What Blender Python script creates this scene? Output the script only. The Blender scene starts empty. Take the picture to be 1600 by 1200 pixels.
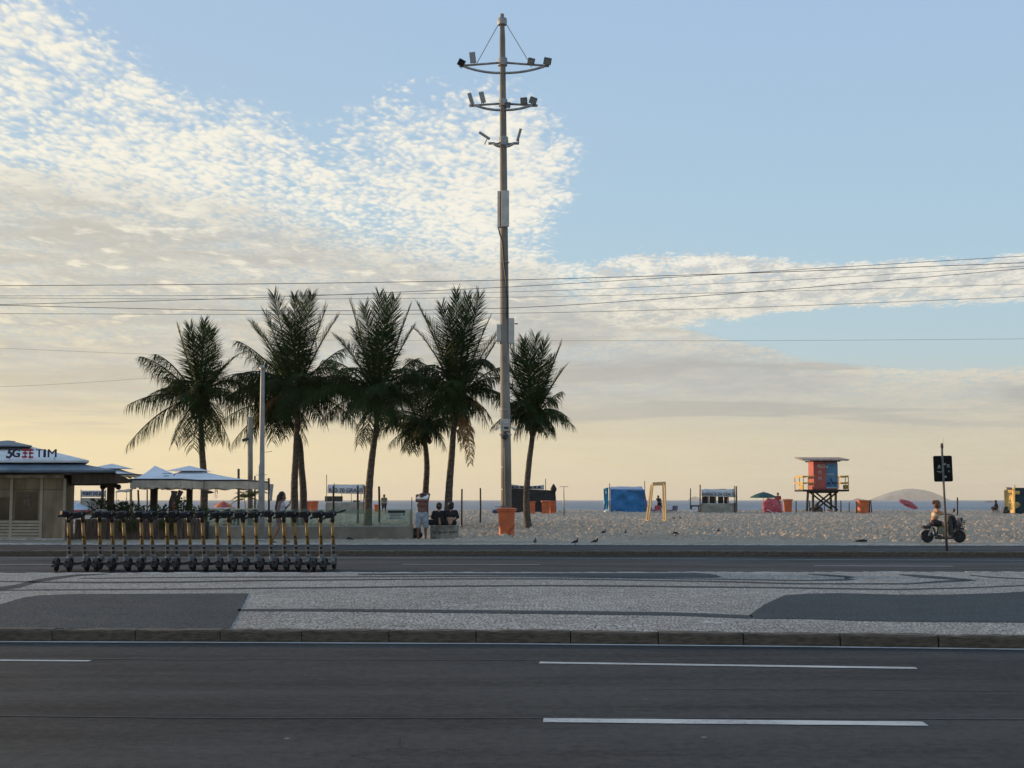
import bpy, bmesh, math, random
import numpy as np
from mathutils import Vector, Matrix

random.seed(7)
RNG = np.random.default_rng(11)
scene = bpy.context.scene
col = scene.collection
R = math.radians

# ------------------------------------------------------------------ camera
F = 2040.0                       # focal length in photo pixels (1600 x 1200)
PITCH = math.atan(181.0 / F)     # the sea horizon stands 181 px below the middle
CAMZ = 1.5
cam_d = bpy.data.cameras.new('camera')
cam_d.sensor_width = 36.0
cam_d.lens = 36.0 * F / 1600.0
cam_d.clip_start = 0.1
cam_d.clip_end = 60000.0
cam = bpy.data.objects.new('camera', cam_d)
cam.location = (0, 0, CAMZ)
cam.rotation_euler = (math.pi / 2 + PITCH, 0, 0)
col.objects.link(cam)
scene.camera = cam

def ray(px, py):
    x = (px - 800) / F; y = (600 - py) / F
    c, s = math.cos(PITCH), math.sin(PITCH)
    return Vector((x, c - y * s, s + y * c))

def G(px, py, z=0.0):            # pixel -> point on the level z
    d = ray(px, py); t = (z - CAMZ) / d.z
    return Vector((d.x * t, d.y * t, z))

def D(px, py, Y):                # pixel -> point at distance Y
    d = ray(px, py); t = Y / d.y
    return Vector((d.x * t, Y, CAMZ + d.z * t))

# ------------------------------------------------------------------ light
SUN_AZ = R(-66)                  # left of the view direction, a little beyond it
SUN_EL = R(5.2)
sun_dir = Vector((math.sin(SUN_AZ) * math.cos(SUN_EL), math.cos(SUN_AZ) * math.cos(SUN_EL), math.sin(SUN_EL)))
sl = bpy.data.lights.new('sun', 'SUN')
sl.energy = 5.0
sl.angle = R(0.6)
sl.color = (1.0, 0.68, 0.38)
so = bpy.data.objects.new('sun', sl)
so.rotation_euler = (-sun_dir).to_track_quat('-Z', 'Y').to_euler()
so.location = (-40, 20, 40)
col.objects.link(so)

scene.view_settings.view_transform = 'Standard'
scene.view_settings.look = 'None'
scene.view_settings.exposure = 0.13
scene.view_settings.gamma = 1.0
scene.view_settings.use_curve_mapping = False

# ------------------------------------------------------------------ node helpers
def lin(c):
    return tuple((v / 255 / 12.92) if v / 255 <= 0.04045 else ((v / 255 + 0.055) / 1.055) ** 2.4 for v in c)

class E:                          # a socket that can be used in arithmetic
    def __init__(s, nt, sock): s.nt, s.k = nt, sock
    def _m(s, op, *a, clamp=False):
        n = s.nt.nodes.new('ShaderNodeMath'); n.operation = op; n.use_clamp = clamp
        for i, v in enumerate((s,) + a):
            if isinstance(v, E): s.nt.links.new(v.k, n.inputs[i])
            else: n.inputs[i].default_value = v
        return E(s.nt, n.outputs[0])
    def __add__(s, o): return s._m('ADD', o)
    __radd__ = __add__
    def __mul__(s, o): return s._m('MULTIPLY', o)
    __rmul__ = __mul__
    def __sub__(s, o): return s._m('SUBTRACT', o)
    def __rsub__(s, o): return (s * -1.0) + o
    def __truediv__(s, o): return s._m('DIVIDE', o)
    def pow(s, o): return s._m('POWER', o)
    def max(s, o): return s._m('MAXIMUM', o)
    def min(s, o): return s._m('MINIMUM', o)
    def clamp(s): return s._m('ADD', 0.0, clamp=True)

def smooth(x, a, b, lo=0.0, hi=1.0):
    n = x.nt.nodes.new('ShaderNodeMapRange'); n.interpolation_type = 'SMOOTHSTEP'
    x.nt.links.new(x.k, n.inputs['Value'])
    n.inputs['From Min'].default_value = a; n.inputs['From Max'].default_value = b
    n.inputs['To Min'].default_value = lo; n.inputs['To Max'].default_value = hi
    return E(x.nt, n.outputs[0])

def curve(x, pts):                # piecewise linear function through (x, y) points
    xs = [p[0] for p in pts]; ys = [p[1] for p in pts]
    x0, x1, y0, y1 = min(xs), max(xs), min(ys), max(ys)
    t = (x - x0) / (x1 - x0)
    n = x.nt.nodes.new('ShaderNodeValToRGB'); r = n.color_ramp; r.interpolation = 'LINEAR'
    x.nt.links.new(t.k, n.inputs[0])
    while len(r.elements) < len(pts): r.elements.new(0.5)
    for e, (a, b) in zip(r.elements, sorted(pts)):
        pass
    sp = sorted(pts)
    for i, (a, b) in enumerate(sp):
        r.elements[i].position = (a - x0) / (x1 - x0)
    for i, (a, b) in enumerate(sp):
        v = (b - y0) / max(y1 - y0, 1e-9); r.elements[i].color = (v, v, v, 1)
    return E(x.nt, n.outputs[0]) * (y1 - y0) + y0

def mixc(nt, f, a, b, mode='MIX'):
    n = nt.nodes.new('ShaderNodeMix'); n.data_type = 'RGBA'; n.blend_type = mode
    for sock, v in ((n.inputs['Factor'], f), (n.inputs[6], a), (n.inputs[7], b)):
        if isinstance(v, E): nt.links.new(v.k, sock)
        elif hasattr(v, 'is_linked') or isinstance(v, bpy.types.NodeSocket): nt.links.new(v, sock)
        elif isinstance(v, (int, float)): sock.default_value = v
        else: sock.default_value = tuple(v[:3]) + (1,)
    return n.outputs[2]

def noise(nt, vec, scale, detail=4, rough=0.55, dist=0.0, dim='3D'):
    n = nt.nodes.new('ShaderNodeTexNoise'); n.noise_dimensions = dim
    n.inputs['Scale'].default_value = scale; n.inputs['Detail'].default_value = detail
    n.inputs['Roughness'].default_value = rough; n.inputs['Distortion'].default_value = dist
    if vec is not None: nt.links.new(vec, n.inputs['Vector'])
    return E(nt, n.outputs['Fac'])

def comb(nt, x, y, z):
    n = nt.nodes.new('ShaderNodeCombineXYZ')
    for i, v in enumerate((x, y, z)):
        if isinstance(v, E): nt.links.new(v.k, n.inputs[i])
        else: n.inputs[i].default_value = v
    return n.outputs[0]

# ------------------------------------------------------------------ sky
def build_world():
    w = bpy.data.worlds.new('World'); scene.world = w; w.use_nodes = True
    nt = w.node_tree; nt.nodes.clear()
    out = nt.nodes.new('ShaderNodeOutputWorld'); bg = nt.nodes.new('ShaderNodeBackground')
    nt.links.new(bg.outputs[0], out.inputs[0])
    STR = 0.1
    bg.inputs['Strength'].default_value = STR
    sky = nt.nodes.new('ShaderNodeTexSky'); sky.sky_type = 'NISHITA'; sky.sun_disc = False
    sky.sun_elevation = SUN_EL; sky.sun_rotation = SUN_AZ
    sky.air_density = 1.0; sky.dust_density = 1.2; sky.ozone_density = 2.0
    tc = nt.nodes.new('ShaderNodeTexCoord')
    sep = nt.nodes.new('ShaderNodeSeparateXYZ'); nt.links.new(tc.outputs['Generated'], sep.inputs[0])
    X, Y, Z = (E(nt, sep.outputs[i]) for i in range(3))
    K = 57.29578
    az = X._m('ARCTAN2', Y) * K                    # degrees, + to the right
    el = Z._m('ARCSINE') * K                       # degrees above the horizon
    def P(px, py):
        d = ray(px, py).normalized()
        return (math.degrees(math.atan2(d.x, d.y)), math.degrees(math.asin(d.z)))
    def line(pts, ends):
        q = [P(*p) for p in pts]
        return [(-180, ends), (-60, q[0][1])] + q + [(40, q[-1][1]), (180, ends)]
    C = lambda rgb: tuple(v / STR for v in lin(rgb))
    # sun glow
    sd = nt.nodes.new('ShaderNodeVectorMath'); sd.operation = 'DOT_PRODUCT'
    nt.links.new(tc.outputs['Generated'], sd.inputs[0]); sd.inputs[1].default_value = sun_dir
    cosang = E(nt, sd.outputs['Value'])
    ang = cosang._m('MINIMUM', 0.9999)._m('ARCCOSINE') * K
    glow = (ang * (-1 / 30.0))._m('EXPONENT')
    elp = el.max(0.0)
    # clear air: physical sky, whitened by thin haze
    gain = nt.nodes.new('ShaderNodeVectorMath'); gain.operation = 'MULTIPLY'
    nt.links.new(sky.outputs[0], gain.inputs[0]); gain.inputs[1].default_value = SKYGAIN
    hz_hi = mixc(nt, smooth(el, 6, 24), C((174, 206, 224)), C((162, 193, 227)))
    clear = mixc(nt, 0.86, gain.outputs[0], hz_hi)
    # low haze, warm towards the sun
    warm = smooth(az, -24, 22)
    low = mixc(nt, warm, C((250, 226, 168)), C((202, 192, 160)))
    lowmask = curve(el, [(-90, 1), (0, 1.0), (2.0, .90), (3.5, .66), (5.0, .36), (6.5, .16), (9, .04), (13, .0), (90, 0)])
    base = mixc(nt, lowmask, clear, low)
    # ---- cloud sheet coordinates (flat layer overhead)
    inv = (Z.max(0.0) + 0.045)._m('POWER', -1.0)
    u = X * inv; v = Y * inv
    pl = comb(nt, u, v, 0.0)
    wob = noise(nt, comb(nt, az, el * 2.2, 3.0), 0.16, 5, 0.6)
    wob2 = noise(nt, comb(nt, az, el * 3.0, 9.0), 0.9, 4, 0.6)
    edge = (wob - 0.5) * 5.0 + (wob2 - 0.5) * 2.0
    top1 = curve(az, line([(0, -60), (120, -10), (250, 75), (300, 130), (410, 150), (430, 185), (520, 185), (600, 125), (760, 115), (840, 140), (915, 190),
                           (940, 225), (985, 378), (1000, 380), (1200, 388), (1420, 402), (1600, 392)], 14.0))
    alto = smooth((top1 + edge * 0.65) - el, -0.7, 2.3)
    # clear gap on the right below the cream cloud
    gtop = curve(az, [(-180, 6.0), P(800, 500), P(1020, 505), P(1080, 497), P(1250, 487), P(1420, 474), P(1600, 468), (180, 8.5)])
    gbot = curve(az, [(-180, 6.2), P(800, 500), P(1020, 508), P(1120, 530), P(1220, 545), P(1260, 566), P(1400, 577), P(1600, 573), (180, 6.0)])
    gap = smooth((gtop + edge * 0.16) - el, -0.12, 0.28) * smooth(el - (gbot + edge * 0.12), -0.10, 0.22)
    redge = curve(el, [(-90, 60), P(880, 420)[::-1], P(850, 395)[::-1], P(885, 330)[::-1], P(915, 280)[::-1], P(945, 215)[::-1], P(900, 150)[::-1], (90, 60)]) 
    rmask = 1.0 - smooth((az + edge * 0.55) - redge, -2.0, 1.0) * smooth(el, P(0, 392)[1], P(0, 365)[1])
    cover = alto * (1.0 - gap) * rmask
    # cream bank on the right
    bt = curve(az, [(-180, 10.2), P(880, 430), P(925, 405), P(1000, 380), P(1120, 384), P(1220, 398), P(1330, 400), P(1480, 392), P(1600, 388), (180, 10.6)])
    bb = curve(az, [(-180, 8.0), P(880, 520), P(960, 532), P(1080, 512), P(1240, 492), P(1400, 476), P(1600, 468), (180, 8.4)])
    bankc = smooth((bt + edge * 0.28) - el, -0.1, 0.7) * smooth(el - (bb + edge * 0.25), -0.3, 0.5) * smooth(az + edge * 0.4, 2.2, 4.4)
    cover = cover.max(bankc)
    # cloudlets
    rip = nt.nodes.new('ShaderNodeMapping'); rip.inputs['Rotation'].default_value = (0, 0, R(-24)); rip.inputs['Scale'].default_value = (2.15, 1.22, 1)
    nt.links.new(pl, rip.inputs[0])
    c1 = noise(nt, rip.outputs[0], 22, 6, 0.66, 0.3)
    c2 = noise(nt, rip.outputs[0], 5.0, 4, 0.55, 0.3)
    c3 = noise(nt, rip.outputs[0], 0.8, 4, 0.55)
    vo = nt.nodes.new('ShaderNodeTexVoronoi'); vo.feature = 'SMOOTH_F1'; vo.inputs['Scale'].default_value = 26; vo.inputs['Smoothness'].default_value = 0.7
    dis = nt.nodes.new('ShaderNodeVectorMath'); dis.operation = 'ADD'
    nt.links.new(rip.outputs[0], dis.inputs[0])
    nt.links.new(comb(nt, (c2 - 0.5) * 0.16, (c1 - 0.5) * 0.08, 0.0), dis.inputs[1])
    nt.links.new(dis.outputs[0], vo.inputs['Vector'])
    cells = 1.0 - E(nt, vo.outputs['Distance']) * 1.35
    puff = cells * 0.42 + c1 * 0.58 + (c2 - 0.5) * 0.8 + (c3 - 0.5) * 0.9
    bank = bankc
    thick = (cover - 0.5) * 0.5 + bank * 0.22
    dens = smooth(puff + thick, 0.36, 0.88) * smooth(cover, 0.02, 0.5)
    # smooth grey veil below the cloudlets
    vtop = curve(az, line([(0, 255), (200, 275), (420, 310), (600, 370), (760, 395), (850, 400), (880, 425), (930, 470), (1000, 500), (1230, 520), (1260, 556), (1400, 575), (1600, 572)], 8.0))
    vtop2 = curve(az, line([(0, 460), (300, 470), (500, 490), (700, 480), (800, 452), (900, 460), (960, 482), (1050, 500), (1230, 540), (1400, 578), (1600, 576)], 7.0))
    streak = noise(nt, comb(nt, az * 0.35, el * 2.2, 0.0), 0.9, 5, 0.6, 0.3)
    streak2 = noise(nt, comb(nt, az * 0.25, el * 2.6, 5.0), 0.55, 4, 0.55, 0.2)
    veil = smooth((vtop + edge * 0.4) - el, -0.6, 1.8) * (1.0 - gap)
    # cloud colours: lit tops, grey undersides
    sunward = smooth(az, -30, 20)
    white = mixc(nt, sunward, C((243, 238, 221)), C((240, 235, 223)))
    white = mixc(nt, smooth(el, 3, 12), mixc(nt, sunward, C((236, 220, 178)), C((212, 203, 182))), white)
    grey = mixc(nt, sunward, C((187, 185, 178)), C((170, 174, 177)))
    grey_lo = mixc(nt, sunward, C((228, 209, 164)), C((190, 184, 164)))
    grey = mixc(nt, smooth(el, 2.2, 5.0), grey_lo, grey)
    shade = smooth(c2 * 0.6 + c1 * 0.4, 0.40, 0.60)
    lit = mixc(nt, (bank * 0.62 + 0.12) * (1.0 - shade), white, grey)
    a = mixc(nt, dens * 0.92, base, lit)
    holes = smooth(streak * 0.55 + streak2 * 0.5, 0.40, 0.66)
    ve = (veil * (0.50 + holes * 0.48)).clamp()
    ve = ve * smooth(el, 1.0, 5.5, 0.3, 1.0)
    b = mixc(nt, ve, a, grey)
    # bright torn streaks in the veil
    br = smooth(streak * 0.6 + c2 * 0.45, 0.55, 0.68) * veil * smooth(el, 2.0, 5.0, 0.2, 1.0)
    band = smooth(el - curve(az, [(-180, 7)] + [P(*p) for p in ((0, 540), (600, 520), (860, 500), (1100, 520), (1600, 600))] + [(180, 5)]), -0.6, 0.6)
    b = mixc(nt, br * (0.22 + band * 0.55), b, white)
    # thin darker layers low down
    lay = smooth(noise(nt, comb(nt, az * 0.09, el * 1.15, 21.0), 1.0, 4, 0.55, 0.4), 0.49, 0.60) * smooth(el, 2.4, 3.6) * (1.0 - smooth(el, 6.6, 8.6)) * (1.0 - gap)
    b = mixc(nt, lay * 0.6, b, mixc(nt, sunward, C((196, 188, 168)), C((163, 165, 164))))
    # glow of the sun through it all
    g = mixc(nt, (glow * 0.30).clamp(), b, C((255, 232, 176)))
    nt.links.new(g, bg.inputs['Color'])
    w.cycles.sampling_method = 'MANUAL'; w.cycles.sample_map_resolution = 512
SKYGAIN = (1.0, 1.0, 1.0)
build_world()

# ------------------------------------------------------------------ materials
MATS = {}
def mat(name, rgb, rough=0.6, var=0.12, vscale=6.0, bump=0.0, bscale=40.0, metal=0.0, spec=0.4, trans=0.0, obj=True, rgb2=None, stretch=(1, 1, 1)):
    """plain procedural material: base colour (linear) with mottling and fine relief"""
    if name in MATS: return MATS[name]
    m = bpy.data.materials.new(name); m.use_nodes = True; nt = m.node_tree
    b = nt.nodes['Principled BSDF']
    tc = nt.nodes.new('ShaderNodeTexCoord')
    mp = nt.nodes.new('ShaderNodeMapping'); mp.inputs['Scale'].default_value = stretch
    nt.links.new(tc.outputs['Object'] if obj else tc.outputs['Generated'], mp.inputs[0])
    n1 = noise(nt, mp.outputs[0], vscale, 5, 0.6)
    c2 = rgb2 if rgb2 else tuple(min(1, v * (1 + var * 1.6)) for v in rgb)
    c1 = tuple(v * (1 - var * 1.6) for v in rgb) if not rgb2 else rgb
    nt.links.new(mixc(nt, smooth(n1, 0.3, 0.7), c1, c2), b.inputs['Base Color'])
    b.inputs['Roughness'].default_value = rough; b.inputs['Metallic'].default_value = metal
    b.inputs['Specular IOR Level'].default_value = spec
    if trans: b.inputs['Transmission Weight'].default_value = trans
    if bump:
        n2 = noise(nt, mp.outputs[0], bscale, 4, 0.6)
        bp = nt.nodes.new('ShaderNodeBump'); bp.inputs['Strength'].default_value = bump; bp.inputs['Distance'].default_value = 0.02
        nt.links.new(n2.k, bp.inputs['Height']); nt.links.new(bp.outputs[0], b.inputs['Normal'])
    MATS[name] = m
    return m

def asphalt_mat(name, rgb, grain=1.0):
    m = bpy.data.materials.new(name); m.use_nodes = True; nt = m.node_tree; b = nt.nodes['Principled BSDF']
    tc = nt.nodes.new('ShaderNodeTexCoord'); g = tc.outputs['Object']
    mp = nt.nodes.new('ShaderNodeMapping'); mp.inputs['Scale'].default_value = (0.22, 1.3, 1); nt.links.new(g, mp.inputs[0])
    n_big = noise(nt, mp.outputs[0], 0.7, 5, 0.6, 0.4)          # worn wheel tracks along the road
    n_mid = noise(nt, g, 2.2, 5, 0.6)
    mp3 = nt.nodes.new('ShaderNodeMapping'); mp3.inputs['Scale'].default_value = (0.06, 4.5, 1); nt.links.new(g, mp3.inputs[0])
    n_fine = noise(nt, g, 70, 3, 0.7)
    vo = nt.nodes.new('ShaderNodeTexVoronoi'); vo.inputs['Scale'].default_value = 55; nt.links.new(g, vo.inputs['Vector'])
    chip = smooth(E(nt, vo.outputs['Distance']), 0.0, 0.22, 1.0, 0.0)
    sp = nt.nodes.new('ShaderNodeSeparateColor'); nt.links.new(vo.outputs['Color'], sp.inputs[0])
    chip = chip * smooth(E(nt, sp.outputs[0]), 0.86, 0.99)
    n_fine = smooth(n_fine, 0.33, 0.67)
    lv = nt.nodes.new('ShaderNodeTexVoronoi'); lv.inputs['Scale'].default_value = 1.1; nt.links.new(g, lv.inputs['Vector'])
    speck = smooth(E(nt, lv.outputs['Distance']), 0.012, 0.028, 1.0, 0.0)
    k = (n_big - 0.5) * 2.0 + (n_mid - 0.5) * 0.8 + (n_fine - 0.5) * 1.1 * grain + chip * 1.6 * grain + (smooth(noise(nt, g, 11, 4, 0.75), 0.32, 0.68) - 0.5) * 0.75 * grain + (noise(nt, mp3.outputs[0], 1.0, 4, 0.6) - 0.5) * 0.9
    c = mixc(nt, (k + 0.5).clamp(), tuple(v * 0.45 for v in rgb), tuple(v * 1.65 for v in rgb))
    # cracks
    vc = nt.nodes.new('ShaderNodeTexVoronoi'); vc.feature = 'DISTANCE_TO_EDGE'; vc.inputs['Scale'].default_value = 0.16
    mp2 = nt.nodes.new('ShaderNodeMapping'); mp2.inputs['Scale'].default_value = (0.5, 1.8, 1); nt.links.new(g, mp2.inputs[0])
    ad = nt.nodes.new('ShaderNodeVectorMath'); ad.operation = 'ADD'; nt.links.new(mp2.outputs[0], ad.inputs[0])
    nt.links.new(comb(nt, (n_mid - 0.5) * 0.9, (n_fine - 0.5) * 0.1 + (n_mid - 0.5) * 0.8, 0.0), ad.inputs[1]); nt.links.new(ad.outputs[0], vc.inputs['Vector'])
    crack = smooth(E(nt, vc.outputs['Distance']), 0.0, 0.004, 1.0, 0.0) * smooth(n_big, 0.45, 0.6)
    c = mixc(nt, crack * 0.7, c, tuple(v * 0.25 for v in rgb))
    c = mixc(nt, speck * 0.8, c, (0.3, 0.29, 0.27))
    nt.links.new(c, b.inputs['Base Color'])
    r = 0.70 - (n_big - 0.5) * 0.35 + (n_fine - 0.5) * 0.2
    nt.links.new(r.k, b.inputs['Roughness'])
    b.inputs['Specular IOR Level'].default_value = 0.16
    bp = nt.nodes.new('ShaderNodeBump'); bp.inputs['Strength'].default_value = 0.55; bp.inputs['Distance'].default_value = 0.012
    nt.links.new((n_fine * 0.7 + chip * 0.8 - crack).k, bp.inputs['Height']); nt.links.new(bp.outputs[0], b.inputs['Normal'])
    return m

def mosaic_mat(name, rgb, joint):
    """small hand-cut paving stones with sunk joints"""
    m = bpy.data.materials.new(name); m.use_nodes = True; nt = m.node_tree; b = nt.nodes['Principled BSDF']
    tc = nt.nodes.new('ShaderNodeTexCoord'); g = tc.outputs['Object']
    wn = noise(nt, g, 1.1, 3, 0.5)
    ad = nt.nodes.new('ShaderNodeVectorMath'); ad.operation = 'ADD'; nt.links.new(g, ad.inputs[0])
    nt.links.new(comb(nt, (wn - 0.5) * 0.5, (wn - 0.5) * 0.5, 0.0), ad.inputs[1])
    vo = nt.nodes.new('ShaderNodeTexVoronoi'); vo.inputs['Scale'].default_value = 19; vo.inputs['Randomness'].default_value = 0.8
    ve = nt.nodes.new('ShaderNodeTexVoronoi'); ve.feature = 'DISTANCE_TO_EDGE'; ve.inputs['Scale'].default_value = 19; ve.inputs['Randomness'].default_value = 0.8
    for n in (vo, ve): nt.links.new(ad.outputs[0], n.inputs['Vector'])
    sp = nt.nodes.new('ShaderNodeSeparateColor'); nt.links.new(vo.outputs['Color'], sp.inputs[0])
    cell = E(nt, sp.outputs[0]); cell2 = E(nt, sp.outputs[1])
    big = noise(nt, g, 0.45, 5, 0.62, 0.3); mid = noise(nt, g, 3.0, 4, 0.6)
    edge = smooth(E(nt, ve.outputs['Distance']), 0.02, 0.14)
    k = ((cell - 0.5) * 0.85 + (big - 0.5) * 1.3 + (mid - 0.5) * 0.5 + 0.5).clamp()
    c = mixc(nt, k, tuple(v * 0.62 for v in rgb), tuple(v * 1.35 for v in rgb))
    c = mixc(nt, edge, joint, c)
    dirt = smooth(noise(nt, g, 0.9, 6, 0.7, 0.6), 0.54, 0.72)
    c = mixc(nt, dirt * 0.45, c, tuple(v * 0.4 for v in (rgb[0], rgb[1] * 0.95, rgb[2] * 0.85)))
    nt.links.new(c, b.inputs['Base Color'])
    b.inputs['Roughness'].default_value = 0.7; b.inputs['Specular IOR Level'].default_value = 0.2
    bp = nt.nodes.new('ShaderNodeBump'); bp.inputs['Strength'].default_value = 1.0; bp.inputs['Distance'].default_value = 0.03
    nt.links.new((edge * 0.8 + cell2 * 0.7).k, bp.inputs['Height']); nt.links.new(bp.outputs[0], b.inputs['Normal'])
    return m

M_ASPH = asphalt_mat('asphalt', (0.036, 0.0335, 0.0310))
M_ASPH2 = asphalt_mat('asphalt_far', (0.043, 0.040, 0.038), 0.5)
M_CYCLE = asphalt_mat('cycle_lane_asphalt', (0.036, 0.033, 0.031), 0.5)
M_WHITEST = mosaic_mat('white_mosaic', (0.45, 0.425, 0.375), (0.10, 0.068, 0.062))
M_BLACKST = mosaic_mat('black_mosaic', (0.038, 0.054, 0.064), (0.020, 0.024, 0.026))
M_GRANITE = mat('granite_kerb', (0.118, 0.090, 0.064), 0.75, 0.28, 7, 0.7, 60)
M_KERBLT = mat('pale_kerb', (0.44, 0.42, 0.39), 0.75, 0.2, 5, 0.5, 60)
def paint_mat():
    m = bpy.data.materials.new('road_paint'); m.use_nodes = True; nt = m.node_tree; b = nt.nodes['Principled BSDF']
    g = nt.nodes.new('ShaderNodeTexCoord').outputs['Object']
    wear = smooth(noise(nt, g, 24, 5, 0.75), 0.50, 0.66); big = smooth(noise(nt, g, 1.6, 4, 0.6), 0.35, 0.7)
    c = mixc(nt, big, (0.56, 0.55, 0.52), (0.40, 0.39, 0.37)); c = mixc(nt, wear * (0.25 + big * 0.5), c, (0.07, 0.067, 0.063))
    nt.links.new(c, b.inputs['Base Color']); b.inputs['Roughness'].default_value = 0.75; b.inputs['Specular IOR Level'].default_value = 0.2
    return m
M_PAINT = paint_mat()

# ------------------------------------------------------------------ mesh helpers
class MB:
    """collects simple solids and links them as ONE mesh object"""
    def __init__(s): s.v = []; s.f = []; s.mi = []
    def add(s, vs, fs, mi=0):
        o = len(s.v); s.v += [tuple(p) for p in vs]
        for f in fs: s.f.append(tuple(o + i for i in f)); s.mi.append(mi)
        return s
    def box(s, c, size, mtx=None, mi=0, top=1.0):
        hx, hy, hz = size[0] / 2, size[1] / 2, size[2] / 2
        vs = []
        for z in (-hz, hz):
            k = top if z > 0 else 1.0
            for x, y in ((-hx, -hy), (hx, -hy), (hx, hy), (-hx, hy)): vs.append(Vector((x * k, y * k, z)))
        if mtx is not None: vs = [mtx @ v for v in vs]
        vs = [v + Vector(c) for v in vs]
        return s.add(vs, [(0, 3, 2, 1), (4, 5, 6, 7), (0, 1, 5, 4), (1, 2, 6, 5), (2, 3, 7, 6), (3, 0, 4, 7)], mi)
    def tube(s, pts, rad, n=8, mi=0, cap=True):
        pts = [Vector(p) for p in pts]
        rs = rad if isinstance(rad, (list, tuple)) else [rad] * len(pts)
        o = len(s.v); prev = None
        for i, p in enumerate(pts):
            a = pts[max(i - 1, 0)]; b = pts[min(i + 1, len(pts) - 1)]
            t = (b - a).normalized()
            if prev is None:
                ref = Vector((0, 0, 1)) if abs(t.z) < 0.9 else Vector((0, 1, 0))
                u = t.cross(ref).normalized()
            else:
                u = (prev - t * prev.dot(t)).normalized()
            prev = u; w = t.cross(u)
            for k in range(n):
                an = 2 * math.pi * k / n
                s.v.append(tuple(p + (u * math.cos(an) + w * math.sin(an)) * rs[i]))
        for i in range(len(pts) - 1):
            for k in range(n):
                k2 = (k + 1) % n
                s.f.append((o + i * n + k, o + i * n + k2, o + (i + 1) * n + k2, o + (i + 1) * n + k)); s.mi.append(mi)
        if cap:
            s.f.append(tuple(o + k for k in range(n))[::-1]); s.mi.append(mi)
            s.f.append(tuple(o + (len(pts) - 1) * n + k for k in range(n))); s.mi.append(mi)
        return s
    def lathe(s, prof, c=(0, 0, 0), n=16, mi=0, axis='Z', cap=True):
        c = Vector(c); o = len(s.v)
        for r, h in prof:
            for k in range(n):
                an = 2 * math.pi * k / n; a, b = r * math.cos(an), r * math.sin(an)
                p = {'Z': (a, b, h), 'X': (h, a, b), 'Y': (b, h, a)}[axis]
                s.v.append(tuple(c + Vector(p)))
        for i in range(len(prof) - 1):
            for k in range(n):
                k2 = (k + 1) % n
                s.f.append((o + i * n + k, o + i * n + k2, o + (i + 1) * n + k2, o + (i + 1) * n + k)); s.mi.append(mi)
        if cap:
            s.f.append(tuple(o + k for k in range(n))[::-1]); s.mi.append(mi)
            s.f.append(tuple(o + (len(prof) - 1) * n + k for k in range(n))); s.mi.append(mi)
        return s
    def prism(s, poly, d, mi=0):
        """flat outline (list of points) thickened along d"""
        n = len(poly); d = Vector(d); o = len(s.v)
        s.v += [tuple(p) for p in poly] + [tuple(Vector(p) + d) for p in poly]
        s.f.append(tuple(o + i for i in range(n))[::-1]); s.f.append(tuple(o + n + i for i in range(n))); s.mi += [mi, mi]
        for i in range(n):
            j = (i + 1) % n; s.f.append((o + i, o + j, o + n + j, o + n + i)); s.mi.append(mi)
        return s
    def mesh(s, name, mats, smooth_=False):
        me = bpy.data.meshes.new(name); me.from_pydata(s.v, [], s.f)
        for m in (mats if isinstance(mats, (list, tuple)) else [mats]): me.materials.append(m)
        me.polygons.foreach_set('material_index', s.mi)
        bm = bmesh.new(); bm.from_mesh(me); bmesh.ops.recalc_face_normals(bm, faces=bm.faces); bm.to_mesh(me); bm.free()
        if smooth_: me.polygons.foreach_set('use_smooth', [True] * len(me.polygons))
        me.update(); return me
    def build(s, name, mats, parent=None, smooth_=False, bevel=0.0, loc=None):
        me = s.mesh(name, mats, smooth_)
        o = bpy.data.objects.new(name, me); col.objects.link(o)
        if parent is not None: o.parent = parent
        if loc is not None: o.location = loc
        if bevel:
            b = o.modifiers.new('bevel', 'BEVEL'); b.width = bevel; b.segments = 2; b.limit_method = 'ANGLE'
        return o

def tag(o, label=None, cat=None, group=None, kind=None):
    if label: o['label'] = label
    if cat: o['category'] = cat
    if group: o['group'] = group
    if kind: o['kind'] = kind
    return o

def thing(name, label, cat, loc=(0, 0, 0), rz=0.0, group=None):
    o = bpy.data.objects.new(name, None); o.empty_display_size = 0.2; col.objects.link(o)
    o.location = loc; o.rotation_euler = (0, 0, rz)
    return tag(o, label, cat, group)

def copy_tree(o, parent=None):
    c = o.copy(); col.objects.link(c)
    if parent is not None: c.parent = parent
    for ch in [k for k in ALL_CHILDREN(o)]: copy_tree(ch, c)
    return c
def ALL_CHILDREN(o): return list(o.children)

def rot(x=0, y=0, z=0): return Matrix.Rotation(z, 3, 'Z') @ Matrix.Rotation(y, 3, 'Y') @ Matrix.Rotation(x, 3, 'X')

def text_mesh(body, name, size, extrude, m, align='CENTER', bold=0.0, shear=0.0, space=1.0):
    cu = bpy.data.curves.new(name, 'FONT'); cu.body = body; cu.size = size; cu.extrude = extrude
    cu.align_x = align; cu.align_y = 'CENTER'; cu.offset = bold; cu.shear = shear; cu.space_character = space
    cu.resolution_u = 3
    t = bpy.data.objects.new(name, cu); col.objects.link(t)
    dg = bpy.context.evaluated_depsgraph_get(); dg.update()
    me = bpy.data.meshes.new_from_object(t.evaluated_get(dg))
    me.name = name
    bpy.data.objects.remove(t); bpy.data.curves.remove(cu)
    me.materials.clear(); me.materials.append(m)
    return me

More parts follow.
